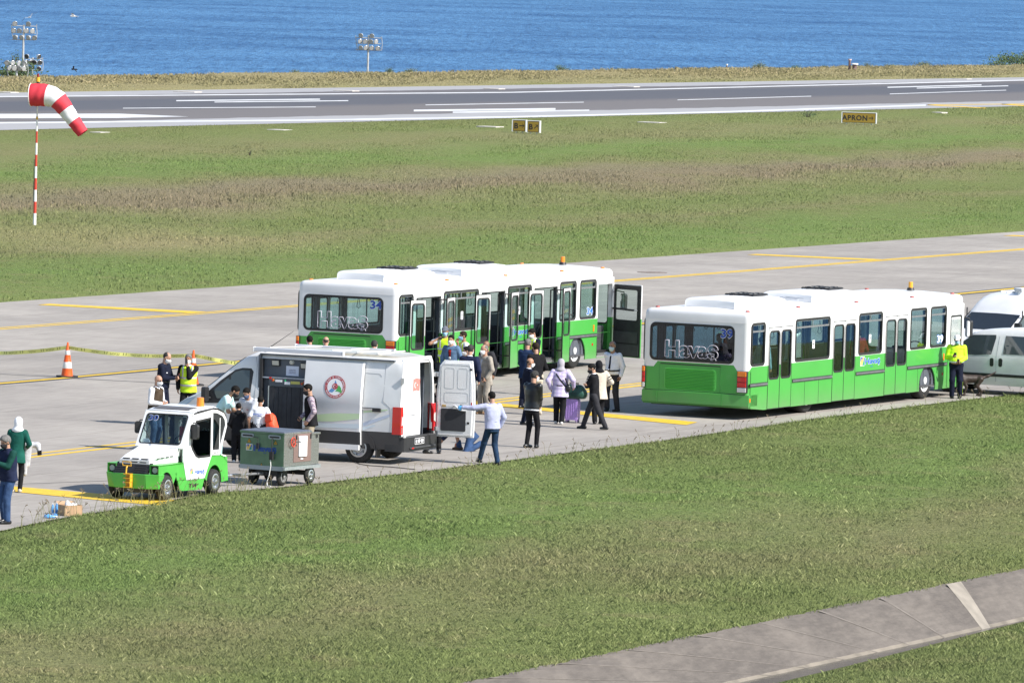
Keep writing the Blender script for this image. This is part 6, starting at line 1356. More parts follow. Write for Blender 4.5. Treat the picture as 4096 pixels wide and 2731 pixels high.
SKIN = mat('skin', (.44, .25, .17), .55, var=.08, scale=6); SKIN2 = mat('skin_tanned', (.34, .18, .11), .55, var=.08, scale=6); SKIN3 = mat('skin_dark', (.24, .12, .075), .55, var=.08, scale=6)
MASKW = mat('mask_white', (.74, .75, .76), .8); MASKK = mat('mask_black', (.015, .015, .018), .8); MASKB = mat('mask_blue', (.28, .48, .70), .8); MASKN = mat('mask_navy', (.05, .08, .16), .8)
HBLK = mat('hair_black', (.009, .008, .007), .8, var=.3, scale=30, spec=.15); HGRY = mat('hair_grey', (.15, .145, .14), .85, var=.4, scale=30, spec=.15); HDGR = mat('hair_dark_grey', (.045, .043, .042), .85, var=.4, scale=30, spec=.15); HBRN = mat('hair_brown', (.026, .017, .012), .85, var=.4, scale=30, spec=.15)
EYE = mat('eye_dark', (.02, .015, .012), .2)
def norm(v): v = np.array(v, float); return v / np.linalg.norm(v)
def ik(a, b, l1, l2, pole):
    a = np.array(a, float); b = np.array(b, float); d = b - a; L_ = np.linalg.norm(d)
    if L_ > (l1 + l2) * .999: b = a + d / L_ * (l1 + l2) * .999; d = b - a; L_ = np.linalg.norm(d)
    u = d / L_; x = (l1 * l1 - l2 * l2 + L_ * L_) / (2 * L_); y = math.sqrt(max(0, l1 * l1 - x * x)); p = np.array(pole, float); p = p - u * (p @ u); p = p / np.linalg.norm(p)
    return a + u * x + p * y, b
GROUP = 'people gathered on the apron'
DOWN = (.25, .05, .89); CLASP = (.06, .22, .98); PHONE = (.07, .30, 1.14); MOUTH = (.03, .20, 1.46); EARP = (.15, .14, 1.46); POCK = (.22, .10, .93); BACK = (.06, -.19, .96); FOLD = (-.13, .19, 1.14)
def person(label, px=None, py=None, h=1.75, psi=180, pos=None, lean=4, hyaw=0, hpitch=8, R=DOWN, L=DOWN, feet=((.10, .02, 8), (-.10, -.02, 8)), pel=(0, 0, .95), build=1.0, belly=.0,
           top=None, vest=None, legs=None, shoes=None, hair=('short', HBLK), mask=None, skin=SKIN, extra=(), curl=.6, gloves=None, group=GROUP, boots=False, z0=0.0, pole=None, name='person'):
    s = h / 1.75
    la = radians(lean); pv = np.array(pel, float); sd = np.array([0, sin(la), cos(la)]); sf = np.array([0, cos(la), -sin(la)]); rx = np.array([1., 0, 0]); RT = np.array([rx, sf, sd])
    nk = pv + sd * .525; sh = .178 * build
    S = {1: pv + sd * .455 + rx * sh, -1: pv + sd * .455 - rx * sh}
    hy, hp = radians(hyaw), radians(hpitch) + la * .35
    hf = np.array([-sin(hy) * cos(hp), cos(hy) * cos(hp), -sin(hp)]); hr = np.array([cos(hy), sin(hy), 0]); hu = np.cross(hr, hf); RH = np.array([hr, hf, hu])
    hc = nk + sd * .075 + hu * .085 + hf * .02
    top_pt = hc + np.array([0, 0, .118])
    HP = lambda x, y, z: hc + hr * x + hf * y + hu * z
    tgt = {1: np.array(R, float), -1: np.array([-L[0], L[1], L[2]], float)}
    A = {}
    for k in (1, -1):
        po = (k * .55, -.6, -.6) if pole is None else (k * pole[0], pole[1], pole[2])
        A[k] = (S[k],) + ik(S[k], tgt[k], .285, .255, po)
    Lg = {}
    for k, ft in zip((1, -1), feet):
        fx, fy, yaw = ft[:3]; lift = ft[3] if len(ft) > 3 else 0
        hip = pv + np.array([k * .088, 0, -.03]); ank = np.array([fx, fy, .085 + lift]); kn, ank = ik(hip, ank, .425, .425, (k * .12, 1, 0.1))
        Lg[k] = (hip, kn, ank, radians(yaw) * -k, lift)
    b_ = build
    tab = [(-.13, .10, .085), (-.04, .160 * b_, .112 + belly * .3), (.10, .150 * b_, .105 + belly, belly * .6), (.26, .165 * b_, .112 + belly * .4, 0), (.38, .178 * b_, .110, 0), (.455, .135, .085, 0), (.50, .075, .065, 0), (.53, .055, .056, 0)]
    tab = [(t + (0,))[:4] if len(t) == 3 else t for t in tab]
    # --- the body itself: head, trunk, arms, legs in one field; hands and head meshed finer
    fs = [tub(pv, RT, tab)]
    for k in (1, -1):
        a, e, w = A[k]; fs += [cap(a - rx * k * .01, e, .052, .041), cap(e, w, .041, .027)]; hip, kn, an, _, _ = Lg[k]; fs += [cap(hip, kn, .080, .056), cap(kn, an, .054, .038), cap(an, an - np.array([0, 0, .04]), .04, .04)]
    parts = [mesh_field(union(fs, .03), .024)]
    hd = [ell(HP(0, -.010, .028), (.076, .096, .090), RH), ell(HP(0, .032, -.05), (.054, .058, .062), RH)]
    hfld = union(hd, .035)
    full = union([union([hfld, cap(HP(0, .086, .012), HP(0, .108, -.024), .010, .014)], .012), ell(HP(.078, -.005, -.012), (.011, .020, .032), RH), ell(HP(-.078, -.005, -.012), (.011, .020, .032), RH), cap(HP(0, -.02, -.06), nk - sd * .03, .052, .058)], .012)
    parts.append(mesh_field(full, .0125, .02))
    wr = {}
    gl = {}
    for k in (1, -1):
        a, e, w = A[k]; d = norm(w - e); out_ = rx * k; pn = norm(np.cross(d, norm(np.cross(out_, d)) if abs(out_ @ d) < .95 else np.array([0, 1., 0])))   # back of the hand points outwards
        ac = np.cross(d, pn) * 1.0; 
        if ac @ sf < 0: ac = -ac                 # thumb side to the front
        hp_ = lambda x, y, z: w + ac * x + d * y + pn * z
        f_ = [cap(hp_(0, -.02, 0), hp_(0, .02, 0), .026, .026), cap(hp_(.022, .03, 0), hp_(.026, .075, 0), .015, .014), cap(hp_(-.022, .03, 0), hp_(-.026, .072, 0), .015, .013), cap(hp_(0, .02, 0), hp_(0, .078, 0), .020, .015)]
        for i, (x, l) in enumerate(((.030, .066), (.010, .074), (-.010, .068), (-.029, .054))):
            p0 = hp_(x, .082, 0); b1 = curl * (.8 + .12 * i); p1 = p0 + (d * cos(b1) - pn * sin(b1)) * l * .55; b2 = curl * 2.0; p2 = p1 + (d * cos(b2) - pn * sin(b2)) * l * .5
            f_ += [cap(p0, p1, .0095, .009), cap(p1, p2, .009, .0075)]
        q0 = hp_(.028, .022, -.004); q1 = q0 + ac * .028 + d * .032 - pn * .014; q2 = q1 + ac * .004 + d * .03 - pn * .018; f_ += [cap(q0, q1, .013, .011), cap(q1, q2, .011, .009)]
        fl = union(f_, .006); parts.append(mesh_field(fl, .0085, .015)); wr[k] = hp_(0, .085, -.025)
        gl[k] = f_
    B = field_obj(name, parts, skin, None, s)
    tag(B, label, 'person', group)
    P = lambda nm, f, h_, m, pad=.03: field_obj(nm, [mesh_field(f, h_, pad)], m, B, s)
    # eyes
    eb = MB()
    for k in (1, -1): c = HP(k * .031, .076, .014) * s; eb.cyl(Vector(c), Vector(c + hf * .012 * s), .012 * s, .009 * s, 8, EYE)
    eb.build('eyes', parent=B, smooth=60)
    # --- clothes
    if legs:
        lm, r_ = legs[0], (legs[1] if len(legs) > 1 else .012)
        fl = [tub(pv, RT, [(-.16, .13, .11, 0)] + [(w, a, b, 0) for w, a, b, _ in tab[1:3]] + [(.16, .15 * b_, .105 + belly, belly * .6)], r_ * .8)]
        for k in (1, -1): hip, kn, an, _, _ = Lg[k]; fl += [cap(hip, kn, .088 + r_, .062 + r_), cap(kn, an + np.array([0, 0, .0]), .062 + r_, .050 + r_ * 1.1)]
        f = union(fl, .03); f = cutby(f, plane(pv + sd * .12, sd))
        P('trousers', f, .02, lm)
    if shoes:
        ss = []
        for k in (1, -1):
            hip, kn, an, yaw, lift = Lg[k]; pt = min(1.1, lift * 5.5); fd = np.array([sin(yaw) * cos(pt), cos(yaw) * cos(pt), -sin(pt)]); up = np.array([0, 0, 1.]); 
            base = an - np.array([0, 0, .045])
            f_ = union([cap(base - fd * .055, base + fd * .04, .042, .044), cap(base + fd * .05 - up * .008, base + fd * .135 - up * .012 , .044, .036), cap(an, base, .045, .045)] + ([cap(an, an + norm(kn - an) * .16, .058, .066)] if boots else []), .03)
            f_ = cutby(f_, plane(base - up * .038, -up)) if lift < .02 else f_
            ss.append(mesh_field(f_, .014))
        for q in ss: field_obj('shoe', [q], shoes, B, s)
    if top:
        m = top['m']; off = top.get('off', .016); hem = top.get('hem', -.10); sl = top.get('sleeve', 1.0); fl_ = top.get('flare', .0)
        tt = [(hem - .03, .165 * b_ + fl_, .125 + fl_ + belly * .3, 0)] + [t for t in tab[1:] if t[0] > hem + .02]
        fs = [tub(pv, RT, tt, off), ell(pv + sd * .445 + rx * sh * .55, (.10, .085 + off, .055), RT), ell(pv + sd * .445 - rx * sh * .55, (.10, .085 + off, .055), RT)]
        f = cutby(union(fs, .03), plane(pv + sd * hem, -sd))
        f = cutby(f, (lambda fn: (lambda X, Y, Z: -fn(X, Y, Z)))(cap(nk - sd * .01 + sf * .02, nk + sd * .2, .060, .075)))
        al = []
        for k in (1, -1):
            a, e, w = A[k]
            if sl >= .95: al += [cap(a - rx * k * .015, e, .062 + off * .8, .05 + off * .6), cap(e, w + (w - e) * -.04, .05 + off * .6, .036 + off * .6)]
            elif sl > 0: g_ = a + (e - a) * sl; al += [cap(a - rx * k * .015, g_, .062 + off * .6, .056 + off * .8)]
        f = union([f] + al, .022)
        P('jacket' if top.get('jacket') else 'shirt', f, .018, m)
    if vest:
        m = vest['m']; off = vest.get('off', .030); hem = vest.get('hem', -.14); fl_ = vest.get('flare', .01)
        tt = [(hem - .03, .165 * b_ + fl_, .125 + fl_ + belly * .3, 0)] + [t for t in tab[1:] if t[0] > hem + .02]
        fs = [tub(pv, RT, tt, off), ell(pv + sd * .44 + rx * sh * .55, (.095, .09 + off, .06 + off * .5), RT), ell(pv + sd * .44 - rx * sh * .55, (.095, .09 + off, .06 + off * .5), RT)]
        if vest.get('top', True):
            inner = None
        f = cutby(union(fs, .03), plane(pv + sd * hem, -sd))
        f = cutby(f, lambda X, Y, Z: np.abs((X - pv[0]) * 1.0) - (sh + .045) * 1.0)
        neg = lambda fn: (lambda X, Y, Z: -fn(X, Y, Z))
        if vest.get('open', True): f = cutby(f, neg(cap(nk + sf * .20 - sd * .03, pv + sf * .26 + sd * vest.get('vlow', .22), .075, .025)))
        f = cutby(f, neg(cap(nk - sd * .02 + sf * .02, nk + sd * .2, .07, .09)))
        P('vest', f, .017, m)
        if vest.get('bands') is not None:
            bm = vest['bands']
            for w_ in (.02, .20):
                g = cutby(cutby(union([tub(pv, RT, tt, off + .006)], .01), plane(pv + sd * (w_ + .055), sd)), plane(pv + sd * w_, -sd)); g = cutby(g, lambda X, Y, Z: np.abs((X - pv[0])) - (sh + .055))
                if vest.get('open', True): g = cutby(g, neg(cap(nk + sf * .20 - sd * .03, pv + sf * .26 + sd * vest.get('vlow', .22), .10, .03)))
                P('reflective_band', g, .016, bm)
            for k in (1, -1):
                g = cutby(union(fs, .03), plane(pv + sd * .22, -sd)); fo = off
                g2 = (lambda fn: (lambda X, Y, Z: fn(X, Y, Z) - .006))(g); g2.bb = g.bb; xx = k * .115
                g2 = cutby(g2, lambda X, Y, Z, xx=xx: np.abs(X - pv[0] - xx) - .024); P('reflective_band', g2, .016, bm)
    # --- hair, scarf, cap, mask
    kind, hm = hair
    off_ = lambda f, d: _off(f, d)
    if kind in ('short', 'receding', 'curly', 'bald', 'ponytail'):
        f = _off(hfld, .009 if kind != 'curly' else .022)
        hl = {'short': .055, 'curly': .06, 'receding': .01, 'bald': -.035, 'ponytail': .05}[kind]
        # face cut: everything in front of a slanted plane, and below the nape
        f = cutby(f, plane(HP(0, hl, .045), norm(hf * .85 - hu * .55))); f = cutby(f, plane(HP(0, -.02, -.055), norm(-hu * 1.0 + hf * .3)))
        if kind == 'bald': f = cutby(f, plane(HP(0, 0, .035), hu))
        if kind == 'receding': f = cutby(f, plane(HP(0, .01, .082), norm(hu + hf * .5)))
        f = cutby(f, (lambda fn: (lambda X, Y, Z: -fn(X, Y, Z)))(union([cap(HP(.12, .0, -.02), HP(.06, .005, -.02), .03, .03), cap(HP(-.12, .0, -.02), HP(-.06, .005, -.02), .03, .03)], .001)))
        P('hair', f, .0125 if kind != 'curly' else .012, hm, .02)
        if kind == 'ponytail': P('hair', union([cap(HP(0, -.1, .0), HP(0, -.13, -.10), .035, .025)], .01), .013, hm)
    elif kind == 'scarf':
        f = union([_off(hfld, .022), cap(HP(0, -.04, -.06), nk - sd * .01 - sf * .01, .085, .10), ell(nk - sd * .015 - sf * .01, (.15, .115, .06), RT), ell(HP(0, -.075, .0), (.06, .045, .07), RH)], .05)
        f = cutby(f, (lambda fn: (lambda X, Y, Z: -fn(X, Y, Z)))(ell(HP(0, .13, -.005), (.058, .10, .078), RH))); P('headscarf', f, .014, hm)
    elif kind == 'cap':
        f = cutby(_off(hfld, .018), plane(HP(0, 0, .035), norm(-hu + hf * .12))); f = union([f, ell(HP(0, .115, .045), (.065, .065, .010), RH)], .012); P('cap', f, .0125, hm, .02)
        f = cutby(_off(hfld, .010), plane(HP(0, .02, .04), norm(hf * .85 - hu * .5))); f = cutby(f, plane(HP(0, -.02, -.045), -hu)); P('hair', f, .0125, HBLK, .02)
    if mask:
        f = _off(union(hd + [cap(HP(0, .088, -.0), HP(0, .106, -.03), .014, .018), cap(HP(0, .085, -.06), HP(0, .07, -.09), .02, .02)], .04), .009)
        f = cutby(f, plane(HP(0, .02, 0), -hf)); f = cutby(f, plane(HP(0, .095, -.008), norm(hu + hf * -.25))); P('face_mask', f, .0115, mask, .02)
    if gloves:
        for k in gloves[1]:
            P('glove', _off(union(gl[k], .006), .004), .0085, gloves[0], .02)
    # --- put it down
    ps = radians(psi); fw = np.array([sin(ps), cos(ps), 0]); rt = np.array([cos(ps), -sin(ps), 0])
    loc = lambda v: rt * v[0] + fw * v[1] + np.array([0, 0, 1.]) * v[2]
    if pos is None:
        t = loc(top_pt * s); g = G(px, py, t[2] + z0); pos = (g.x - t[0], g.y - t[1], z0)
    B.location = pos; B.rotation_euler.z = -ps
    K = dict(ob=B, s=s, pv=pv, nk=nk, sd=sd, sf=sf, rx=rx, A=A, HP=HP, hf=hf, hu=hu, hr=hr, RT=RT, RH=RH, tab=tab, hfld=hfld, b=b_, S=S, P=P, Lg=Lg, belly=belly)
    K['world'] = lambda v: Vector(tuple(loc(np.array(v) * s) + np.array(pos)))
    K['hand'] = {k: K['world'](wr[k]) for k in (1, -1)}; K['fwd'] = fw; K['psi'] = psi
    for e in extra: e(K)
    return K
def _off(f, d):
    def g(X, Y, Z): return f(X, Y, Z) - d
    g.bb = (f.bb[0] - d, f.bb[1] + d); return g
# small clothing details
def chest_patch(nm, m, w0, w1, u0, u1, off=.021, lo=0.0):
    """piece lying on the chest: w along the spine, half width from u0 (bottom) to u1 (top)"""
    def e(K):
        f = tub(K['pv'], K['RT'], K['tab'], off); pv, sd, sf = K['pv'], K['sd'], K['sf']
        f = cutby(cutby(cutby(f, plane(pv, -sf)), plane(pv + sd * w1, sd)), plane(pv + sd * w0, -sd))
        def side(X, Y, Z):
            w = (Y - pv[1]) * sd[1] + (Z - pv[2]) * sd[2]; return np.abs(X - pv[0] - lo) - np.interp(w, [w0, w1], [u0, u1])
        K['P'](nm, cutby(f, side), .012, m)
    return e
def sunglasses(K):
    HP = K['HP']; b = MB(); s = K['s']; R = K['RH']
    for k in (1, -1): b.cyl(Vector(HP(k * .032, .083, .014) * s), Vector(HP(k * .032, .092, .014) * s), .022 * s, .02 * s, 10, BLACKP); b.tube([Vector(HP(k * .05, .085, .016) * s), Vector(HP(k * .085, .0, .012) * s)], .004, 5, BLACKP)
    b.build('sunglasses', parent=K['ob'])
def collar(m, r=.066):
    def e(K):
        f = cap(K['nk'] - K['sd'] * .035, K['nk'] + K['sd'] * .012, r + .008, r); f = cutby(f, plane(K['nk'] + K['sd'] * .02, K['sd'])); K['P']('collar', f, .013, m)
    return e
def belt(m, w=.08):
    def e(K):
        f = tub(K['pv'], K['RT'], K['tab'], .03); f = cutby(cutby(f, plane(K['pv'] + K['sd'] * (w + .045), K['sd'])), plane(K['pv'] + K['sd'] * w, -K['sd'])); K['P']('belt', f, .014, m)
    return e
def strap(m, a=(.15, .42), c=(-.17, .02), off=.03):
    def e(K):
        pv, sd, sf, rx, s = K['pv'], K['sd'], K['sf'], K['rx'], K['s']
        f = tub(pv, K['RT'], K['tab'], off); d = norm(np.array([c[0] - a[0], c[1] - a[1]])); n = np.array([-d[1], d[0]])
        def q(X, Y, Z):
            u = X - pv[0]; w = (Y - pv[1]) * sd[1] + (Z - pv[2]) * sd[2]; return np.abs((u - a[0]) * n[0] + (w - a[1]) * n[1]) - .022
        f = cutby(f, q); f = cutby(f, plane(pv, sf)); f = cutby(f, plane(pv + sd * .46, sd)); K['P']('bag_strap', f, .013, m)
    return e
def arm_band(m, t0, t1, rad=.075, seg=0):
    def e(K):
        for k in (1, -1):
            a, b_ = K['A'][k][seg], K['A'][k][seg + 1]; p, q = a + (b_ - a) * t0, a + (b_ - a) * t1; d = norm(b_ - a)
            f = cutby(cutby(cap(a, b_, rad + .012, rad), plane(q, d)), plane(p, -d)); K['P']('sleeve_stripe', f, .014, m)
    return e
def leg_stripe(m):
    def e(K):
        for k in (-1,):
            b = MB(); hip, kn, an = K['Lg'][k][:3]; s = K['s']
            for i in range(7):
                t = .35 + i * .09; p = kn + (an - kn) * (t - .25) / .75; b.box(tuple((p + np.array([k * .072, .0, -.012])) * s), tuple((p + np.array([k * .078, .05, .016])) * s), m)
            b.build('leg_stripe', parent=K['ob'])
    return e
def torso_text(s_, h, w, back=True, up=.36, m=None):
    def e(K):
        o = K['pv'] + K['sd'] * up - K['sf'] * (.147 if back else -.147); x = K['rx'] if back else -K['rx']; z = K['sd']; n = -K['sf'] if back else K['sf']; s = K['s']; o = o * s
        M = Matrix(((x[0], z[0], n[0], o[0]), (x[1], z[1], n[1], o[1]), (x[2], z[2], n[2], o[2]), (0, 0, 0, 1))); text('print', s_, h, M, m or BLUET, K['ob'], w, bold=.02)
    return e
def hood(m):
    def e(K): K['P']('hood', union([ell(K['nk'] - K['sd'] * .02 - K['sf'] * .075, (.11, .07, .09), K['RT'])], .02), .016, m)
    return e
def hem_stripe(m, w):
    def e(K):
        f = tub(K['pv'], K['RT'], [(-.2, .168, .128, 0)] + K['tab'][1:], .020); f = cutby(cutby(f, plane(K['pv'] + K['sd'] * (w + .018), K['sd'])), plane(K['pv'] + K['sd'] * w, -K['sd'])); K['P']('hem_stripe', f, .012, m)
    return e
def epaulettes(m):
    def e(K):
        for k in (1, -1): K['P']('epaulette', ell(K['S'][k] + K['sd'] * .06 - K['rx'] * k * .05, (.06, .035, .014), K['RT']), .012, m)
    return e
HV = mat('hi_vis_yellow', (.55, .82, .02), .7, var=.08, scale=8, bump=.4); HVJ = mat('neon_yellow', (.52, .88, .015), .7, var=.08, scale=8, bump=.4); REFL = mat('reflective_silver', (.50, .51, .52), .35, .3)
BLK = cloth('black', (.014, .014, .016)); NAVY = cloth('navy', (.018, .024, .055)); DNAVY = cloth('dark_navy', (.012, .015, .03)); CHAR = cloth('charcoal', (.035, .035, .04)); JEAN = cloth('jeans', (.040, .075, .16), .3); LJEAN = cloth('pale_jeans', (.14, .22, .38), .3); WHT = cloth('white', (.74, .75, .78), .06); KHA = cloth('khaki', (.36, .31, .23)); BEI = cloth('beige_suit', (.30, .27, .23)); DEN = cloth('denim', (.10, .17, .28), .3); LAV = cloth('lavender_grey', (.38, .40, .56), .08); MINT = cloth('mint', (.52, .76, .74), .06); BRN = cloth('brown', (.065, .047, .032)); DGN = cloth('dark_green', (.012, .085, .065)); UGN = cloth('deep_green_shirt', (.012, .055, .045)); PGR = cloth('pale_grey', (.55, .57, .62), .08); LTH = mat('black_leather', (.012, .012, .013), .28, var=.3, scale=7, bump=.6); CRM = cloth('cream_knit', (.52, .46, .38), .1)
SHK = mat('shoe_black', (.012, .012, .013), .35); SHW = mat('shoe_white', (.62, .60, .57), .6); SHB = mat('shoe_tan', (.30, .17, .08), .5); SHBG = mat('shoe_beige', (.42, .37, .30), .6)
PLV = plaid('lavender_plaid', (.62, .56, .70), (.44, .36, .60), (.40, .34, .56), 3.0); PNV = plaid('navy_plaid', (.50, .46, .50), (.04, .05, .14), (.20, .06, .08), 9.0)
J = lambda m, hem=-.12, **k: dict(m=m, hem=hem, jacket=True, off=.020, **k)
SHT = lambda m, sleeve=1.0, hem=-.06, **k: dict(m=m, hem=hem, sleeve=sleeve, **k)
FS = ((.13, .03, 12), (-.13, -.03, 12))
p = person
PEOPLE = {}
PEOPLE['vest_officer'] = p('officer in navy vest and jeans with blue gloves at the left edge', 22, 1743, 1.80, 232, hpitch=22, R=(.03, .30, 1.20), L=(.02, .33, 1.22), top=SHT(UGN, hem=-.02), vest=dict(m=NAVY, hem=-.10, open=False), legs=(JEAN, .014), shoes=SHK, hair=('curly', HGRY), mask=MASKK, skin=SKIN, build=1.2, belly=.05, gloves=(mat('blue_glove', (.10, .42, .80), .45), (1, -1)), feet=((.14, -.02, 10), (-.14, .10, 10)), extra=[collar(NAVY)])
PEOPLE['green_coat'] = p('woman in dark green coat and white headscarf seen from behind', 75, 1670, 1.60, 12, R=(.20, .20, 1.06), L=(.12, .2, 1.0), top=J(DGN, -.26, flare=.03), legs=(BLK, .004), shoes=SHBG, hair=('scarf', WHT), build=1.05, feet=((.09, .0, 8), (-.09, -.08, 8)))
PEOPLE['police'] = p('policeman in dark uniform looking down at a phone, left of the man with the radio', 669, 1410, 1.80, 112, hpitch=28, R=(.05, .32, 1.14), L=(.05, .34, 1.16), top=J(DNAVY, -.06), legs=(DNAVY, .014), shoes=SHK, hair=('receding', HDGR), mask=MASKW, build=1.12, belly=.02, feet=FS, extra=[belt(SHK), chest_patch('chest_badge', WHITET, .30, .33, .03, .03, .024, .08)])
PEOPLE['radio_man'] = p('grey-haired man in yellow hi-vis vest over a black suit speaking into a radio', 754, 1416, 1.76, 192, R=DOWN, L=(.03, .20, 1.44), top=J(BLK, -.14), vest=dict(m=HV, hem=-.13, bands=REFL, vlow=-.05), legs=(BLK, .016), shoes=SHK, hair=('short', HGRY), mask=MASKW, skin=SKIN2, build=1.08, belly=.04, extra=[collar(WHT)], feet=FS)
PEOPLE['brown_vest'] = p('bald man in brown vest, white shirt and sunglasses standing behind the tow tractor', 634, 1501, 1.76, 122, hpitch=14, R=(.08, .24, 1.10), L=(.10, .25, 1.12), top=SHT(WHT, hem=-.05), vest=dict(m=BRN, hem=-.18, vlow=-.02, flare=.02), legs=(LJEAN, .014), shoes=SHB, hair=('none', None), mask=MASKW, build=1.08, belly=.03, extra=[collar(WHT), sunglasses], feet=FS)
PEOPLE['mint'] = p('man in mint polo shirt bending forward over the children beside the van door', 941, 1543, 1.80, 100, lean=34, hpitch=30, R=(.10, .52, .98), L=(.08, .55, 1.0), top=SHT(MINT, .62, -.08), legs=(MINT if False else cloth('pale_teal_trousers', (.30, .44, .45)), .014), shoes=SHW, hair=('short', HBLK), mask=MASKK, skin=SKIN2, build=1.05, feet=((.1, .1, 8), (-.1, -.15, 8)))
PEOPLE['search_officer'] = p('officer in pale shirt and navy mask leaning down beside the van', 987, 1551, 1.74, 205, lean=26, hpitch=26, R=(.16, .30, 1.08), L=(.02, .40, .82), top=SHT(PGR, .62, -.05), legs=(BLK, .014), shoes=SHK, hair=('short', HBLK), mask=MASKN, build=1.08, gloves=(mat('clear_glove', (.62, .62, .62), .4), (-1,)), extra=[torso_text('\u00d7', .05, .05, False, .30, mat('badge_red', (.40, .04, .05), .5))])
PEOPLE['child'] = p('child in black hooded top with a white hem stripe, seen from behind', 954, 1611, 1.36, 352, R=(.14, .25, 1.0), L=(.14, .25, 1.0), top=J(BLK, -.10), legs=(BLK, .02), shoes=SHW, hair=('short', HBLK), mask=MASKW, extra=[hood(BLK), hem_stripe(WHT, -.09), hem_stripe(WHT, -.055)], build=1.02)
PEOPLE['boy'] = p('boy in white printed T-shirt seen from behind, an orange backpack at his side', 1043, 1583, 1.56, 8, R=(.26, .06, .95), L=(.26, .02, .90), top=SHT(WHT, .6, -.14, flare=.02), legs=(CHAR, .02), shoes=SHW, hair=('short', HBLK), skin=SKIN2, mask=MASKW, extra=[torso_text('BALENCIAGA', .032, .27, True, .33), torso_text('PARIS', .018, .09, True, .28)])
PEOPLE['customs'] = p('man in black vest over a plaid shirt by the open sliding door', 1232, 1536, 1.79, 262, hpitch=20, R=CLASP, L=POCK, top=SHT(PNV, 1.0, -.10), vest=dict(m=BLK, hem=-.15, vlow=.1), legs=(KHA, .016), shoes=SHBG, hair=('short', HBLK), mask=MASKK, build=1.05, feet=FS, extra=[hem_stripe(REFL, -.145)])
PEOPLE['suit_a'] = p('dark-haired man in a grey suit behind the van roof, leftmost of three backs', 1239, 1343, 1.74, 345, top=J(CHAR, -.2), legs=(CHAR,), shoes=SHK, hair=('short', HBLK), mask=MASKW, extra=[collar(WHT)], R=CLASP, L=CLASP)
PEOPLE['suit_b'] = p('bald man behind the van roof, middle one of three backs', 1304, 1347, 1.74, 355, top=J(cloth('maroon', (.06, .012, .018)), -.2), legs=(DNAVY,), shoes=SHK, hair=('bald', HDGR), mask=MASKW, extra=[collar(WHT)], R=CLASP, L=CLASP)
PEOPLE['suit_c'] = p('grey-haired man in a dark suit behind the van roof, rightmost of three backs', 1498, 1361, 1.74, 15, top=J(DNAVY, -.2), legs=(DNAVY,), shoes=SHK, hair=('short', HDGR), mask=MASKW, extra=[collar(WHT)], R=CLASP, L=CLASP)
PEOPLE['cap_man'] = p('man in grey cap and yellow hi-vis vest raising a radio to his ear', 1781, 1307, 1.78, 188, R=(.17, .14, 1.44), L=DOWN, top=SHT(PGR, .6), vest=dict(m=HV, hem=-.14, bands=REFL), legs=(CHAR, .016), shoes=SHK, hair=('cap', cloth('cap_grey', (.14, .15, .18))), mask=MASKB, skin=SKIN2)
PEOPLE['denim'] = p('dark-haired man in denim jacket with a red lanyard standing behind the open rear door', 1805, 1340, 1.74, 200, R=DOWN, L=DOWN, top=J(DEN, -.04), legs=(CHAR,), shoes=SHK, hair=('short', HBLK), mask=MASKW, extra=[chest_patch('undershirt', BLK, .16, .44, .03, .05, .024), chest_patch('lanyard', cloth('lanyard_red', (.30, .02, .02)), .24, .42, .022, .04, .029), chest_patch('badge', WHITET, .18, .24, .03, .03, .032)])
PEOPLE['vest_b'] = p('man in yellow hi-vis vest facing left with a hand at his mask, near bus 34', 1852, 1325, 1.74, 252, hpitch=4, R=(.02, .20, 1.44), L=(.10, .28, 1.10), top=SHT(PGR, .6), vest=dict(m=HV, hem=-.14, bands=REFL), legs=(CHAR,), shoes=SHK, hair=('short', HBRN), mask=MASKB, skin=SKIN2)
PEOPLE['navy_back'] = p('man in navy suit jacket seen from behind beside the open rear door', 1883, 1379, 1.82, 22, R=DOWN, L=CLASP, top=J(NAVY, -.20), legs=(BLK, .014), shoes=SHK, hair=('short', HDGR), mask=MASKW, build=1.1, extra=[collar(WHT)], feet=FS)
PEOPLE['dark_left'] = p('dark-haired man in khaki cargo trousers half hidden behind the navy suit', 1866, 1386, 1.66, 255, top=J(BLK, -.1), legs=(KHA, .02), shoes=SHK, hair=('short', HBLK), mask=MASKW)
PEOPLE['beige'] = p('grey-haired man in beige suit with white mask facing left', 1937, 1379, 1.77, 232, R=CLASP, L=(.20, .14, .92), top=J(BEI, -.22), legs=(BEI, .016), shoes=SHB, hair=('receding', HGRY), mask=MASKW, build=1.1, belly=.03, extra=[chest_patch('shirt_front', cloth('grey_shirt', (.40, .40, .45)), .20, .45, .005, .045, .026)], feet=FS)
PEOPLE['dark_bald'] = p('tanned bald man in black suit standing behind the beige suit', 1945, 1364, 1.74, 215, top=J(CHAR, -.2), legs=(CHAR,), shoes=SHK, hair=('bald', HBLK), mask=MASKW, skin=SKIN3)
PEOPLE['vest_c'] = p('man in navy sweater and yellow hi-vis vest looking down at the open bus doors', 2129, 1314, 1.78, 228, hpitch=28, R=PHONE, L=PHONE, top=SHT(DNAVY), vest=dict(m=HV, hem=-.1, bands=REFL), legs=(DNAVY,), shoes=SHK, hair=('short', HBLK), mask=MASKW, extra=[collar(WHT)])
PEOPLE['blue_jacket'] = p('grey-haired man in blue jacket seen from behind near the doors of bus 34', 2113, 1355, 1.80, 28, R=CLASP, L=CLASP, top=J(cloth('blue_jacket', (.022, .04, .09)), -.2), legs=(DNAVY,), shoes=SHK, hair=('short', HGRY), mask=MASKK, build=1.05)
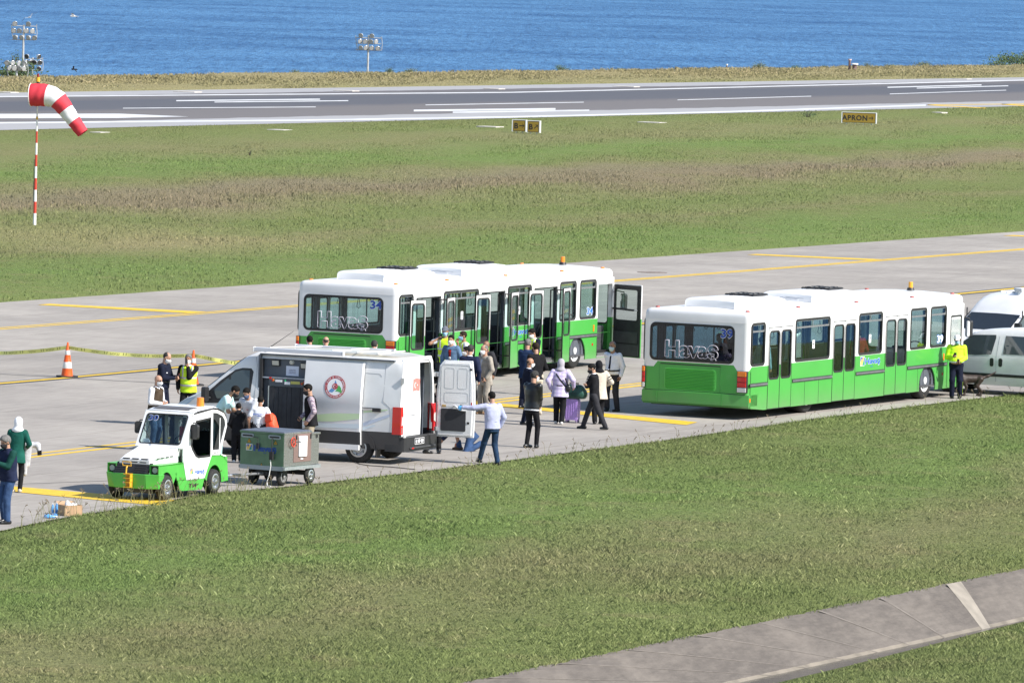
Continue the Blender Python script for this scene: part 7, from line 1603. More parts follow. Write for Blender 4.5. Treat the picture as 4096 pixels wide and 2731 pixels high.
PEOPLE['sweater'] = p('man in black sweater and beige trousers holding a black wallet', 2142, 1370, 1.84, 325, R=(.18, .20, 1.0), L=CLASP, top=SHT(BLK, 1.0, -.10), legs=(cloth('cream_trousers', (.47, .42, .34)), .016), shoes=SHBG, hair=('short', HBRN), mask=MASKK, build=1.08, feet=FS)
PEOPLE['coat'] = p('bald man in long dark navy coat and white mask facing right', 2122, 1432, 1.67, 72, R=CLASP, L=CLASP, top=J(DNAVY, -.28, flare=.03), legs=(DNAVY, .014), shoes=SHK, hair=('bald', HDGR), mask=MASKW, skin=SKIN2, build=1.1, belly=.04, extra=[collar(WHT)], feet=FS)
PEOPLE['leather'] = p('man in black leather jacket and black jeans with hands clasped, nearest the grass', 2140, 1483, 1.84, 38, hyaw=-10, R=(.06, .22, .95), L=(.06, .22, .95), top=dict(m=LTH, hem=-.06, jacket=True, off=.022), legs=(BLK, .002), shoes=SHK, hair=('short', HDGR), mask=MASKW, build=1.08, feet=((.10, .08, 25), (-.10, -.02, 10)), extra=[hem_stripe(WHT, -.085), hem_stripe(WHT, -.10)])
PEOPLE['plaid_woman'] = p('woman in lavender plaid shirt and grey headscarf with a shoulder strap, pulling a suitcase', 2245, 1437, 1.62, 8, R=(.36, .06, 1.02), L=(.26, .04, .95), top=dict(m=PLV, hem=-.22, off=.03, flare=.03), legs=(BLK, .02), shoes=SHW, hair=('scarf', cloth('grey_scarf', (.36, .34, .38), .08)), build=1.16, belly=.03, feet=((.08, -.10, 8), (-.09, .06, 8)), extra=[strap(SHK, (-.13, .44), (.18, .04), .038)])
PEOPLE['fold_arms'] = p('man in black suit walking left with arms folded, right of the suitcase', 2367, 1455, 1.68, 284, hyaw=28, hpitch=24, R=FOLD, L=FOLD, top=J(BLK, -.18), legs=(CHAR, .012), shoes=SHK, hair=('short', HBLK), mask=MASKK, pole=(.9, .2, -.5), feet=((.10, .30, 6), (-.10, -.34, 20)), pel=(0, 0, .91), extra=[collar(WHT)])
PEOPLE['cardigan'] = p('woman in cream cardigan with black sleeve stripes and black headscarf, behind the folded-arms man', 2396, 1444, 1.58, 345, R=(.24, .16, 1.08), L=(.22, .2, 1.1), top=dict(m=CRM, hem=-.26, off=.035, flare=.04, jacket=True), legs=(BLK, .02), shoes=SHK, hair=('scarf', BLK), build=1.15, extra=[arm_band(BLK, .42, .52, .082), arm_band(BLK, .66, .76, .078)])
PEOPLE['tie_man'] = p('grey-haired man in white shirt and dark tie with a lanyard, rear of bus 39', 2450, 1365, 1.81, 212, hpitch=6, R=BACK, L=DOWN, top=SHT(WHT, 1.0, -.02), legs=(CHAR, .016), shoes=SHK, hair=('receding', HGRY), mask=mat('mask_pale_blue', (.50, .64, .70), .8), skin=SKIN2, build=1.12, belly=.05, feet=FS, extra=[chest_patch('tie', DNAVY, .06, .45, .035, .018, .026), belt(SHK, .06), chest_patch('badge', WHITET, .10, .14, .045, .045, .034, .03)])
PEOPLE['reaching'] = p('man in lavender shirt reaching out to the open rear door', 1967, 1566, 1.71, 326, R=DOWN, L=(.62, .36, 1.34), top=SHT(LAV, 1.0, -.08, off=.022), legs=(JEAN if False else cloth('dark_jeans', (.020, .042, .085), .3), .008), shoes=SHK, hair=('short', HBLK), mask=MASKK, build=1.12, belly=.03, gloves=(mat('blue_glove', (.10, .42, .80), .45), (-1,)), feet=((.09, -.12, 8), (-.12, .34, 8)), pel=(0, 0, .93), curl=.9)
g_ = G(1893, 1806)
PEOPLE['crouching'] = p('person in navy shirt and jeans kneeling on the apron behind the open rear door', h=1.76, psi=272, pos=(g_.x - .12, g_.y + .3, 0), pel=(0, -.06, .36), lean=48, hpitch=20, R=(.15, .62, .22), L=(.15, .66, .30), top=SHT(NAVY, 1.0, -.02), legs=(JEAN, .014), shoes=mat('shoe_brown', (.10, .06, .04), .6), hair=('short', HBLK), feet=((.13, .22, 5), (-.11, -.28, 5, .10)), extra=[belt(WHT, .06)])
g_ = G(1724, 1814)
PEOPLE['boots'] = p('person in dark trousers and black boots standing behind the open rear door of the van', h=1.72, psi=150, pos=(g_.x, g_.y + .15, 0), lean=25, top=J(BLK, -.1), legs=(BLK, .01), shoes=SHK, boots=True, hair=('short', HBLK), mask=MASKK, feet=((-.02 + .18, .05, 60), (-.18, .05, 20)), R=(.2, .4, 1.0), L=(.1, .4, 1.0))
PEOPLE['traffic_police'] = p('traffic policeman in neon yellow jacket and white cap standing at the front of bus 39', 3829.5, 1341, 1.72, 182, hpitch=18, R=(.12, .26, 1.18), L=(.10, .26, 1.04), top=dict(m=HVJ, hem=.06, off=.026, jacket=True), legs=(DNAVY, .018), shoes=SHK, hair=('cap', WHT), mask=MASKB, skin=SKIN2, build=1.18, belly=.07, feet=((.10, .04, 14), (-.12, -.02, 14)), extra=[belt(WHT, .05), epaulettes(BLK), collar(BLK, .062), leg_stripe(HV)])
def in_bus(label, x, y, rel, **k):            # stands inside bus 39: x across, y along, heading relative to the bus
    B = BUS39; a = -B.rotation_euler.z; w = Vector((B.location.x + y * sin(a) + x * cos(a), B.location.y + y * cos(a) - x * sin(a), .38))
    return p(label, psi=math.degrees(a) + rel, pos=(w.x, w.y, w.z), group='passengers inside bus 39', **k)
SIT = dict(pel=(0, -.05, .52), feet=((.1, .38, 5), (-.1, .38, 5)), R=(.15, .35, .70), L=(.15, .35, .70))
in_bus('passenger in red top seen through the middle side window of bus 39', -.42, 7.85, 300, h=1.66, top=J(cloth('dark_red', (.22, .025, .02)), -.1), legs=(BLK,), shoes=SHK, hair=('ponytail', HBRN))
in_bus('passenger in white shirt holding the rail inside bus 39, second side window', -.75, 4.1, 60, h=1.76, R=(.15, .25, 1.70), top=SHT(WHT), legs=(CHAR,), shoes=SHK, hair=('short', HBLK))
in_bus('passenger in pale blue shirt seen through the rearmost door of bus 39', -.35, 1.55, 20, h=1.74, top=SHT(cloth('pale_blue', (.30, .42, .52))), legs=(JEAN,), shoes=SHK, hair=('short', HBLK), skin=SKIN2)
for i, (x, y, r, hh) in enumerate(((-1.5, 2.2, 30, 1.70), (-2.2, 3.0, 200, 1.62), (-1.0, 2.9, 340, 1.60))):
    in_bus(('tallest dark passenger behind the rear window of bus 39', 'dark passenger leftmost behind the rear window of bus 39', 'dark passenger rightmost behind the rear window of bus 39')[i], x, y, r, h=hh, top=J((BLK, CHAR, NAVY)[i], -.1), legs=(BLK,), shoes=SHK, hair=('short', HBLK))
in_bus('bus driver in dark shirt and green cap seated at the wheel of bus 39', -.5, 12.5, 0, h=1.74, top=SHT(DNAVY), legs=(BLK,), shoes=SHK, hair=('cap', cloth('green_cap', (.02, .12, .05))), **SIT)
# ------------------------------------------------------------------ things carried, set down and standing about
def small_box(name, label, cat, c, size, m, rot=0, tilt=0, bevel=.006, group=None, screen=None):
    b = MB(); x, y, z = size; b.box((-x / 2, -y / 2, -z / 2), (x / 2, y / 2, z / 2), m)
    if screen: b.box((-x / 2 + .006, y / 2, -z / 2 + .01), (x / 2 - .006, y / 2 + .001, z / 2 - .01), screen)
    o = b.build(name, bevel=bevel, loc=c, rotz=rot); o.rotation_euler.x = tilt; return tag(o, label, cat, group)
SCR = mat('phone_screen', (.03, .035, .045), .1)
def held(key, hand, name, label, size, m=BLACKP, up=.02, fwd=.02, tilt=-.5, cat=None):
    K = PEOPLE[key]; c = K['hand'][hand] + Vector((K['fwd'][0] * fwd, K['fwd'][1] * fwd, up)); return small_box(name, label, cat or name.replace('_', ' '), c, size, m, radians(-K['psi']), tilt, screen=SCR if name == 'phone' else None)
held('vest_officer', -1, 'phone', 'phone held by the gloved officer at the left edge', (.075, .012, .15))
held('police', -1, 'phone', 'dark red phone in the hands of the policeman', (.08, .014, .155), mat('phone_red', (.12, .02, .025), .4))
held('customs', 1, 'radio', 'small black radio clipped in the hand of the man in black vest', (.055, .03, .12))
def radio(key, hand, label):
    K = PEOPLE[key]; c = K['hand'][hand]; b = MB(); b.box((-.03, -.02, -.07), (.03, .02, .07), BLACKP); b.cyl((.018, 0, .07), (.018, 0, .2), .008, .005, 6, BLACKP); b.box((-.02, .02, -.05), (.02, .023, .0), DGREY)
    o = b.build('walkie_talkie', bevel=.004, loc=c + Vector((K['fwd'][0] * .03, K['fwd'][1] * .03, .03)), rotz=radians(-K['psi'])); return tag(o, label, 'walkie talkie')
radio('radio_man', -1, 'black radio at the mouth of the grey-haired man in hi-vis'); radio('cap_man', 1, 'black radio at the ear of the man in grey cap')
held('vest_b', -1, 'camera', 'black camera held at the waist of the man with a hand at his mask', (.13, .09, .09))
held('beige', -1, 'phone', 'dark phone in the hand of the man in beige suit', (.075, .012, .15))
held('sweater', 1, 'wallet', 'black wallet held by the man in black sweater', (.13, .03, .19), SHK)
held('traffic_police', 1, 'phone', 'phone held up by the traffic policeman in neon yellow', (.075, .012, .14)); held('traffic_police', -1, 'walkie_talkie', 'black radio held at the belly of the traffic policeman', (.06, .04, .15), cat='walkie talkie')
# jacket over the arm of the woman in green
def draped_jacket():
    K = PEOPLE['green_coat']; c = K['hand'][1] + Vector((.08, .0, .06))
    f1 = union([cap((-.12, 0, .03), (.16, .02, .0), .055, .06), cap((.16, .02, .0), (.22, 0, -.18), .055, .04), cap((-.02, 0, -.02), (-.04, .02, -.42), .07, .055), cap((-.08, -.02, 0), (-.10, 0, -.62), .055, .05)], .05)
    o = field_obj('jacket', [mesh_field(f1, .016)], cloth('grey_jacket', (.46, .47, .50), .2)); o.location = c
    b = MB(); b.hexa([(.17, -.05, -.22), (.26, -.05, -.2), (.26, .04, -.2), (.17, .04, -.22), (.16, -.055, -.12), (.25, -.055, -.1), (.25, .045, -.1), (.16, .045, -.12)], BLK); b.build('cuff', parent=o, bevel=.01)
    tag(o, 'pale grey jacket hanging over the arm of the woman in green', 'jacket')
draped_jacket()
# suitcase with a bag on top
def suitcase():
    K = PEOPLE['plaid_woman']; g = G(2289, 1690); S = thing('suitcase', 'lilac hard-shell suitcase standing on four wheels beside the woman in plaid', 'suitcase', (g.x, g.y, 0), radians(-20))
    LI = mat('lilac_shell', (.46, .30, .68), .3, coat=.4, var=.04)
    b = MB(); b.plate([rrect(-.165, .07, .165, .60, .04)], .22, LI, Matrix(((1, 0, 0, 0), (0, 0, 1, -.11), (0, 1, 0, 0), (0, 0, 0, 1))))
    for i in range(5):
        x = -.12 + i * .06; b.box((x - .008, -.118, .12), (x + .008, -.11, .55), LI)
    b.build('shell', parent=S, bevel=.02)
    z = MB(); z.plate([rrect(-.17, .066, .17, .604, .042), rrect(-.164, .072, .164, .598, .04)], .012, mat('zip_grey', (.16, .12, .22), .6), Matrix(((1, 0, 0, 0), (0, 0, 1, -.006), (0, 1, 0, 0), (0, 0, 0, 1)))); z.build('zip', parent=S)
    for x in (-.13, .13):
        for y in (-.08, .08): w = MB(); w.cyl((x - .018, y, .028), (x + .018, y, .028), .028, n=12, m=mat('caster', (.20, .17, .24), .5)); w.box((x - .022, y - .02, .035), (x + .022, y + .02, .075), mat('caster_fork', (.30, .22, .42), .5)); w.build('caster', parent=S)
    h = MB(); h.tube([(-.11, .06, .6), (-.11, .06, .98), (.11, .06, .98), (.11, .06, .6)], .010, 6, STEEL); h.tube([(-.12, .06, .985), (.12, .06, .985)], .017, 8, BLACKP); h.build('pull_handle', parent=S)
    G_ = mat('green_leather', (.018, .07, .05), .35, var=.3, scale=9, bump=.7)
    f = union([cap((-.16, 0, .0), (.18, 0, .0), .15, .15), cap((-.14, 0, .10), (.13, 0, .11), .12, .12), ell((.02, 0, -.05), (.24, .15, .10))], .06); f = cutby(f, plane((0, 0, -.125), (0, 0, -1)))
    o = field_obj('bag', [mesh_field(f, .016)], G_); o.location = (g.x + .04, g.y - .02, .735); o.rotation_euler.z = radians(-20)
    q = MB(); q.tube([(-.15, -.10, .14), (-.19, -.12, .21), (.0, -.13, .24), (.14, -.12, .19), (.15, -.10, .1)], .014, 6, G_); q.build('handle', parent=o); q = MB(); q.tube([(-.17, -.13, .02), (0, -.17, .03), (.17, -.13, .02)], .006, 5, BLACKP); q.build('seam', parent=o)
    tag(o, 'dark green leather holdall resting on top of the lilac suitcase', 'bag')
    c = K['world']((.235, -.09, .98)); f = union([ell((0, 0, 0), (.07, .05, .10)), cap((0, 0, .06), (-.08, -.05, .25), .02, .02)], .02); o = field_obj('shoulder_bag', [mesh_field(f, .014)], SHK); o.location = c; tag(o, 'small black shoulder bag on the hip of the woman in plaid', 'bag')
suitcase()
def backpack():
    K = PEOPLE['boy']; OR = mat('orange_fabric', (.80, .075, .02), .6, var=.15, scale=6, bump=.6)
    f = union([cap((0, 0, -.14), (0, 0, .12), .15, .12), ell((.03, -.10, -.06), (.11, .07, .12))], .04); f = cutby(f, plane((0, 0, -.24), (0, 0, -1)))
    o = field_obj('backpack', [mesh_field(f, .016)], OR); o.location = K['world']((.33, -.06, 1.05)); o.rotation_euler = (0, radians(-12), radians(-30))
    q = MB(); q.tube([(-.08, -.02, .20), (-.26, -.06, .12), (-.30, -.08, -.08), (-.16, -.08, -.24)], .022, 6, OR); q.build('strap', parent=o); q = MB(); q.hexa([(-.09, -.15, .06), (.11, -.16, .06), (.11, -.08, .06), (-.09, -.07, .06), (-.07, -.13, .24), (.09, -.14, .24), (.09, .0, .24), (-.07, .0, .24)], OR); q.build('flap', parent=o, bevel=.02)
    tag(o, 'orange backpack hanging beside the boy in the white printed T-shirt', 'backpack')
backpack()
# litter at the grass edge: open box, blue bottles
def box_and_bottles():
    g = G(280, 2060); CB = mat('cardboard', (.42, .27, .16), .85, var=.15, scale=6)
    o = thing('cardboard_box', 'open cardboard box with crumpled white paper at the grass edge', 'box', (g.x, g.y, .0), radians(28))
    b = MB(); w, d, h, t = .20, .17, .22, .008
    for q in (((-w, -d, 0), (w, -d + t, h)), ((-w, d - t, 0), (w, d, h)), ((-w, -d, 0), (-w + t, d, h)), ((w - t, -d, 0), (w, d, h)), ((-w, -d, 0), (w, d, t))): b.box(*q, CB)
    b.build('carton', parent=o)
    q = MB(); q.hexa([(-w, d, h - .004), (w, d, h - .004), (w, d + .1, h + .05), (-w, d + .1, h + .05), (-w, d, h), (w, d, h), (w, d + .1, h + .054), (-w, d + .1, h + .054)], CB); q.build('flap', parent=o)
    f = union([ell((.0, .0, .2), (.12, .09, .05)), ell((-.05, .04, .25), (.05, .05, .06)), ell((.08, -.03, .23), (.06, .05, .04))], .03); pp = field_obj('crumpled_paper', [mesh_field(f, .018)], mat('white_paper', (.72, .72, .74), .8, var=.08, bump=.9, scale=14), o)
    PET = mat('blue_water_bottle', (.10, .36, .80), .15, coat=.6, var=.2, scale=10)
    for i, (px, py, r) in enumerate(((190, 2068, 1.2), (203, 2072, .3), (218, 2064, 1.9), (226, 2052, .8), (210, 2056, 2.6))):
        c = G(px, py); L_ = MB(); prof = [(.001, -.11), (.030, -.11), (.034, -.10), (.034, -.02), (.031, -.01), (.034, 0), (.034, .05), (.014, .095), (.014, .115), (.001, .115)]
        L_.lathe(prof, 12, PET); L_.cyl((.108, 0, 0), (.13, 0, 0), .016, n=10, m=WHITET); bo = L_.build('water_bottle', smooth=40, loc=(c.x, c.y, .035 if i < 3 else .10), rotz=r)
        bo.rotation_euler.y = 0 if i < 3 else -pi / 2
        tag(bo, ('blue water bottle lying leftmost by the cardboard box', 'blue water bottle lying second from the left by the box', 'blue water bottle lying in front of the standing ones', 'blue water bottle standing against the cardboard box', 'blue water bottle standing left of the one by the box')[i], 'bottle', 'blue bottles by the cardboard box')
box_and_bottles()
g = G(1830, 1797); o = MB(); o.lathe([(.001, 0), (.075, 0), (.08, .03), (.072, .12), (.05, .15), (.001, .15)], 14, mat('orange_plastic', (.80, .20, .02), .4), Matrix.Rotation(-pi / 2, 4, 'Y')); o.lathe([(.001, .15), (.04, .15), (.042, .19), (.001, .20)], 12, WHITET, Matrix.Rotation(-pi / 2, 4, 'Y')); tag(o.build('canister', smooth=40, loc=(g.x, g.y, 0)), 'orange canister with white cap on the ground by the kneeling person', 'canister')
cb = MB(); P0 = [G(1392, 1829), G(1400, 1848), G(1420, 1850), G(1432, 1838), G(1415, 1832), G(1402, 1842), G(1440, 1858), G(1480, 1864), G(1560, 1869), G(1660, 1879)]; cb.tube([(q.x, q.y, .015) for q in P0], .010, 5, BLACKP); tag(cb.build('cable'), 'thin black cable lying on the concrete under the van', 'cable')
# ------------------------------------------------------------------ traffic cones and police tape
ORG = mat('cone_orange', (.80, .11, .015), .5, var=.1, scale=6); CWH = mat('cone_reflective', (.68, .68, .66), .45, var=.08, scale=20)
def cone(px, py, label):
    g = G(px, py); o = thing('traffic_cone', label, 'cone', (g.x, g.y, 0), radians(20), 'traffic cones holding the police tape')
    b = MB(); b.plate([[(.30 * cos(t) * (1 + .12 * (k % 2)), .30 * sin(t) * (1 + .12 * (k % 2))) for k, t in enumerate(np.linspace(0, 2 * pi, 9)[:-1])]], .04, RUBBER); b.build('base', parent=o, bevel=.008)
    r = lambda z: .165 - (.165 - .032) * z / .87
    b = MB(); hs = [.04, .06, .24, .245, .41, .415, .60, .605, .72, .725, .87, .93, .935]; ms = [ORG, ORG, CWH, CWH, ORG, ORG, CWH, CWH, ORG, ORG, ORG, ORG]
    b.lathe([(r(z) + (.002 if .24 < z < .415 or .6 < z < .725 else 0), z) for z in hs], 24, None, Matrix.Rotation(-pi / 2, 4, 'Y'), mats=ms); b.build('body', parent=o, smooth=40)
    return Vector((g.x, g.y, .80))
c1 = cone(268, 1508, 'orange and white cone standing in the open on the left of the apron'); c2 = cone(771, 1541, 'orange and white cone behind the man speaking into a radio')
TAPE = mat('tape_yellow', (.78, .75, .22), .5, var=.08, scale=5)
def tape(a, e, sag, label, words):
    n = 40; d = e - a; L_ = d.length; f = d.normalized(); up = Vector((0, 0, 1)); sd = f.cross(up).normalized()
    P = lambda t: a + d * t - up * sag * 4 * t * (1 - t) + sd * .02 * sin(t * 23)
    tw = lambda t: -.12 + .22 * sin(t * 9 + sag * 7)
    V = []
    for i in range(n + 1):
        t = i / n; u = (up * cos(tw(t)) + sd * sin(tw(t))) * .050; V += [P(t) - u, P(t) + u, P(t) - u + sd * .0015, P(t) + u + sd * .0015]
    b = MB(); F = []
    for i in range(n): k = 4 * i; F += [(k, k + 4, k + 5, k + 1), (k + 2, k + 3, k + 7, k + 6), (k, k + 2, k + 6, k + 4), (k + 1, k + 5, k + 7, k + 3)]
    b.add(V, F, TAPE); o = b.build('police_tape'); tag(o, label, 'tape', 'police tape between the cones')
    s = .2; k = 0
    while s < L_ - .2:
        t = s / L_; x = (P(min(1, t + .01)) - P(max(0, t - .01))).normalized(); u = (up * cos(tw(t)) + sd * sin(tw(t))); u = (u - x * u.dot(x)).normalized(); y = -u      # printed side up-ended, as in the photograph
        w = words[k % len(words)]; ll = .10 if w == '||' else .28 if w.startswith('P') else .42
        for side in (1, -1):
            nn = sd * side * .005; z = x.cross(y)
            M = Matrix(((x.x, y.x, z.x, P(t).x + nn.x), (x.y, y.y, z.y, P(t).y + nn.y), (x.z, y.z, z.z, P(t).z + nn.z), (0, 0, 0, 1)))
            text('print', w, .055, M, mat('tape_print', (.16, .16, .04), .6), o, ll, bold=-.01, th=.0004)
        s += ll * .5 + .10 + ([.10, .28, .42][0 if words[(k + 1) % len(words)] == '||' else 1 if words[(k + 1) % len(words)].startswith('P') else 2]) * .5; k += 1
WD = ['POL\u0130S', '||', 'G\u0130R\u0130LMEZ', '||']
aL = G(-260, 1400, .45); tape(aL, c1, .12, 'yellow police tape left of the standing cone', WD); tape(c1, c2, .10, 'yellow police tape running between the two cones', WD); tape(c2, G(1010, 1462, .62), .02, 'yellow police tape from the second cone to the van', WD)
pst = MB(); pst.cyl((aL.x, aL.y, 0), (aL.x, aL.y, .9), .02, n=8, m=STEEL); pst.cyl((aL.x, aL.y, 0), (aL.x, aL.y, .03), .15, n=16, m=RUBBER); tag(pst.build('tape_post'), 'thin steel post holding the left end of the tape', 'post')
# ------------------------------------------------------------------ windsock
def windsock():
    g = G(138, 900); o = thing('windsock', 'red and white windsock drooping from a striped pole in the grass', 'windsock', (g.x, g.y, 0))
    RD = mat('pole_red', (.52, .05, .03), .5); 
    b = MB(); z0 = 0; H_ = 4.18
    for i in range(9): b.cyl((0, 0, H_ * i / 9), (0, 0, H_ * (i + 1) / 9), .068 - .004 * i, .068 - .004 * (i + 1), 14, WHITE if i % 2 == 0 else RD, caps=i in (0, 8))
    b.cyl((0, 0, H_), (0, 0, H_ + .12), .05, .04, 12, mat('lamp_yellow', (.65, .38, .03), .4)); b.build('pole', parent=o, smooth=40)
    b = MB(); b.tube([(0, 0, H_), (0, 0, 5.62)], .028, 8, STEEL); b.tube([(-.072, 0, .9), (-.072, 0, 2.6)], .012, 6, DGREY); b.build('rod', parent=o)
    b = MB(); b.cyl((0, 0, 5.6), (0, 0, 5.68), .06, n=12, m=BLACKP); b.cyl((0, 0, 5.68), (0, 0, 5.86), .085, .075, 14, mat('lamp_yellow', (.65, .38, .03), .4)); b.cyl((0, 0, 5.86), (0, 0, 6.0), .045, .045, 12, mat('lamp_red', (.22, .012, .02), .3)); b.build('obstruction_light', parent=o, smooth=40)
    R1 = mat('sock_red', (.60, .035, .055), .75, var=.08, scale=5, bump=.25); R2 = mat('sock_white', (.76, .75, .77), .75, var=.05, scale=5, bump=.25)
    k = 1 / 101.0
    pts = [(-.27, .06, 5.15, .425), (-.05, .02, 5.16, .43), (.17, -.02, 5.16, .425), (.38, -.06, 5.15, .41), (.60, -.10, 5.10, .385), (.80, -.13, 4.99, .36), (.97, -.16, 4.82, .335), (1.12, -.19, 4.64, .31), (1.28, -.22, 4.43, .285), (1.42, -.24, 4.24, .265), (1.57, -.26, 4.06, .25), (1.71, -.28, 3.88, .235), (1.85, -.30, 3.70, .22)]
    C_ = np.array([q[:3] for q in pts]); R_ = np.array([q[3] * 1.06 for q in pts]); t = np.linspace(0, len(pts) - 1, 61); Cx = np.stack([np.interp(t, range(len(pts)), C_[:, i]) for i in range(3)], 1); Rr = np.interp(t, range(len(pts)), R_)
    rings = []; n = 32
    for i in range(len(t)):
        d = Cx[min(i + 1, len(t) - 1)] - Cx[max(i - 1, 0)]; d = d / np.linalg.norm(d)
        if i == 0: d = np.array([.96, -.16, .03]); d /= np.linalg.norm(d)
        yv = np.array([0, 1., 0]); yv = yv - d * (yv @ d); yv /= np.linalg.norm(yv); zv = np.cross(d, yv)
        fold = lambda a: 1 + .025 * sin(3 * a + i * .35) * (i / 60) + .018 * sin(i * .9 + 2 * a)
        rings.append([tuple(Cx[i] + Rr[i] * fold(2 * pi * j / n) * (cos(2 * pi * j / n) * yv + sin(2 * pi * j / n) * zv)) for j in range(n)])
    b = MB(); edges = [15, 26, 36, 47, 61]
    b.loft(rings, mf=lambda j, i: R1 if sum(j >= e for e in edges) % 2 == 0 else R2); so = b.build('sock', parent=o, smooth=60, fix=False)
    b = MB(); b.tube(rings[0], .018, 6, WHITE, closed=True); b.tube([(0, 0, 5.58), (0, 0, 4.7)], .02, 6, STEEL); b.build('hoop', parent=o)
windsock()
# ------------------------------------------------------------------ guidance signs
SGY = mat('sign_ochre', (.30, .20, .025), .55, var=.06, scale=2); SGF = mat('sign_frame', (.05, .06, .06), .6)
def sign(x, y, ang, w, h, z0, s_, label, tx=0, arrow=None, ax=0, side=True, legs=4):
    o = thing('guidance_sign', label, 'sign', (x, y, 0), ang); b = MB(); b.box((-w / 2, -.12, z0), (w / 2, .12, z0 + h), SGF); b.box((-w / 2 - .01, -.14, z0 + h), (w / 2 + .01, .14, z0 + h + .03), WHITE); b.box((w / 2, -.14, z0 - .03), (w / 2 + .05, .14, z0 + h + .03), WHITE); b.box((-w / 2 - .05, -.14, z0 - .03), (-w / 2, .14, z0 + h + .03), WHITE); b.build('cabinet', parent=o)
    M = Matrix(((1, 0, 0, 0), (0, 0, -1, -.122), (0, 1, 0, z0 + h / 2), (0, 0, 0, 1)))
    f = MB(); f.plate([rrect(-w / 2 + .03, -h / 2 + .03, w / 2 - .03, h / 2 - .03, .01, 1)], .004, SGY, M); f.build('face', parent=o)
    text('lettering', s_, h * .5, M @ Matrix.Translation((tx, 0, .006)), BLACKT, o, None, bold=.03, th=.002, spacing=1.12)
    if arrow is not None:
        A_ = M @ Matrix.Translation((ax, 0, .006)) @ Matrix.Rotation(arrow, 4, 'Z'); q = MB(); l = h * .24; t = h * .04
        q.plate([[(-l, -t), (l * .75, -t), (l * .75, t), (-l, t)]], .003, BLACKT, A_); q.plate([[(l, 0), (l * .35, l * .75), (l * .15, l * .75), (l * .72, 0), (l * .15, -l * .75), (l * .35, -l * .75)]], .003, BLACKT, A_); q.build('arrow', parent=o)
    for i in range(legs):
        q = MB(); xx = -w / 2 + w * (i + .5) / legs; q.cyl((xx, 0, 0), (xx, 0, z0), .035, n=8, m=WHITE); q.build('leg', parent=o)
    return o
def sgn(pl, pr, yb, h, w, ang, *a, **k):
    g = G((pl + pr) / 2, yb); sign(g.x, g.y, ang, w, h, *a, **k)
a_ = radians(-14)
sgn(2051, 2104, 532, .66, .78, a_, .10, 'B', 'yellow B sign with an arrow to the right, left one of the pair', tx=-.17, arrow=0, ax=.17, legs=2)
sgn(2111, 2158, 536, .66, .72, a_, .10, 'B', 'yellow B sign with an arrow up to the right, right one of the pair', tx=-.15, arrow=pi / 4, ax=.17, legs=2)
sgn(3371, 3501, 500, .66, 2.2, radians(-10), .13, 'APRON', 'long yellow APRON sign with an arrow in the grass by the runway', tx=-.28, arrow=0, ax=.80, legs=4)
# ------------------------------------------------------------------ floodlight masts at the shore
FLM = mat('galvanised_mast', (.46, .47, .48), .5, .4, var=.15, scale=3); FLD = mat('floodlight_shell', (.62, .62, .61), .35, .5); FLG = mat('floodlight_lens', (.42, .43, .45), .15, coat=.5)
def mast(px, py, d, zb, zt, w, rows, label, pole=.11, post_top=None, dark=False):
    P = G(px, py); k = d / P.y; x = P.x * k; o = thing('floodlight_mast', label, 'floodlight', (x, d, 0), radians(rnd.uniform(-8, 8)), 'floodlight masts along the shore')
    b = MB(); b.cyl((0, 0, zb), (0, 0, zt + .1), pole, pole * .7, 12, FLM); b.build('pole', parent=o, smooth=40)
    f = MB(); zz = [z for z, n in rows]
    for z, n in rows: f.tube([(-w / 2, 0, z), (w / 2, 0, z)], .035, 6, FLM)
    f.tube([(-w / 2 - .04, 0, zz[0] + .15), (-w / 2, .02, zz[0]), (-w / 2 + .05, .06, (zz[0] + zz[-1]) / 2), (-w / 2 + .18, .05, zz[-1])], .03, 6, FLM); f.tube([(w / 2 + .04, 0, zz[0] + .15), (w / 2 + .04, .02, zz[0]), (w / 2 + .10, .06, (zz[0] + zz[-1]) / 2), (w / 2 + .05, .05, zz[-1])], .03, 6, FLM); f.build('frame', parent=o)
    for z, n in rows:
        for i, xx in enumerate(n):
            u = MB(); a = radians(rnd.uniform(-50, 50)); M = Matrix.Translation((xx, -.12, z + .20)) @ Matrix.Rotation(a, 4, 'Z') @ Matrix.Rotation(radians(20), 4, 'X') @ Matrix.Rotation(-pi / 2, 4, 'Z')
            u.lathe([(.001, -.20), (.08, -.19), (.13, -.08), (.20, .04), (.215, .10), (.205, .11)], 14, FLD, M); u.lathe([(.19, .095), (.001, .10)], 14, DGREY if dark else FLG, M); u.cyl((xx, -.05, z), (xx, -.09, z + .16), .025, n=6, m=DGREY); u.build('floodlight', parent=o, smooth=40)
    return o
zA = lambda py, d, px=100: CAM_H - (py + 304 - (px - 2048) * -.0282 * -1 - 0) * d / FPX if False else None
def zat(px, py, d):
    P = G(px, py); t = d / P.y; return CAM_H + (0 - CAM_H) * t
d = 556
t_ = [zat(98, y, d) for y in (105, 133, 160)]
mast(90, 318, d, -3, t_[0], 1.95, [(t_[0], (-.72, .38)), (t_[1], (-.80, -.33, .20, .66)), (t_[2], (-.62, -.12, .42, .88))], 'tall floodlight mast at the far left with ten lamps on three bars')
d = 590
t_ = [zat(1465, y, d) for y in (152, 175, 201)]
mast(1470, 308, d, -3, t_[0] + .12, 2.15, [(t_[0], (-.62, .32)), (t_[1], (-.72, -.28, .22, .62)), (t_[2], (-.60, -.22, .28, .80))], 'lone floodlight mast standing against the sea left of centre')
d = 528
t_ = [zat(60, y, d) for y in (262, 283, 308)]
mast(66, 323, d, -1, t_[1], 1.55, [(t_[0], (-.75, -.35, .1, .6)), (t_[1], (-.55, -.2, .2, .5)), (t_[2], ())], 'low cluster of floodlights in front of the tall left mast')
d = 560
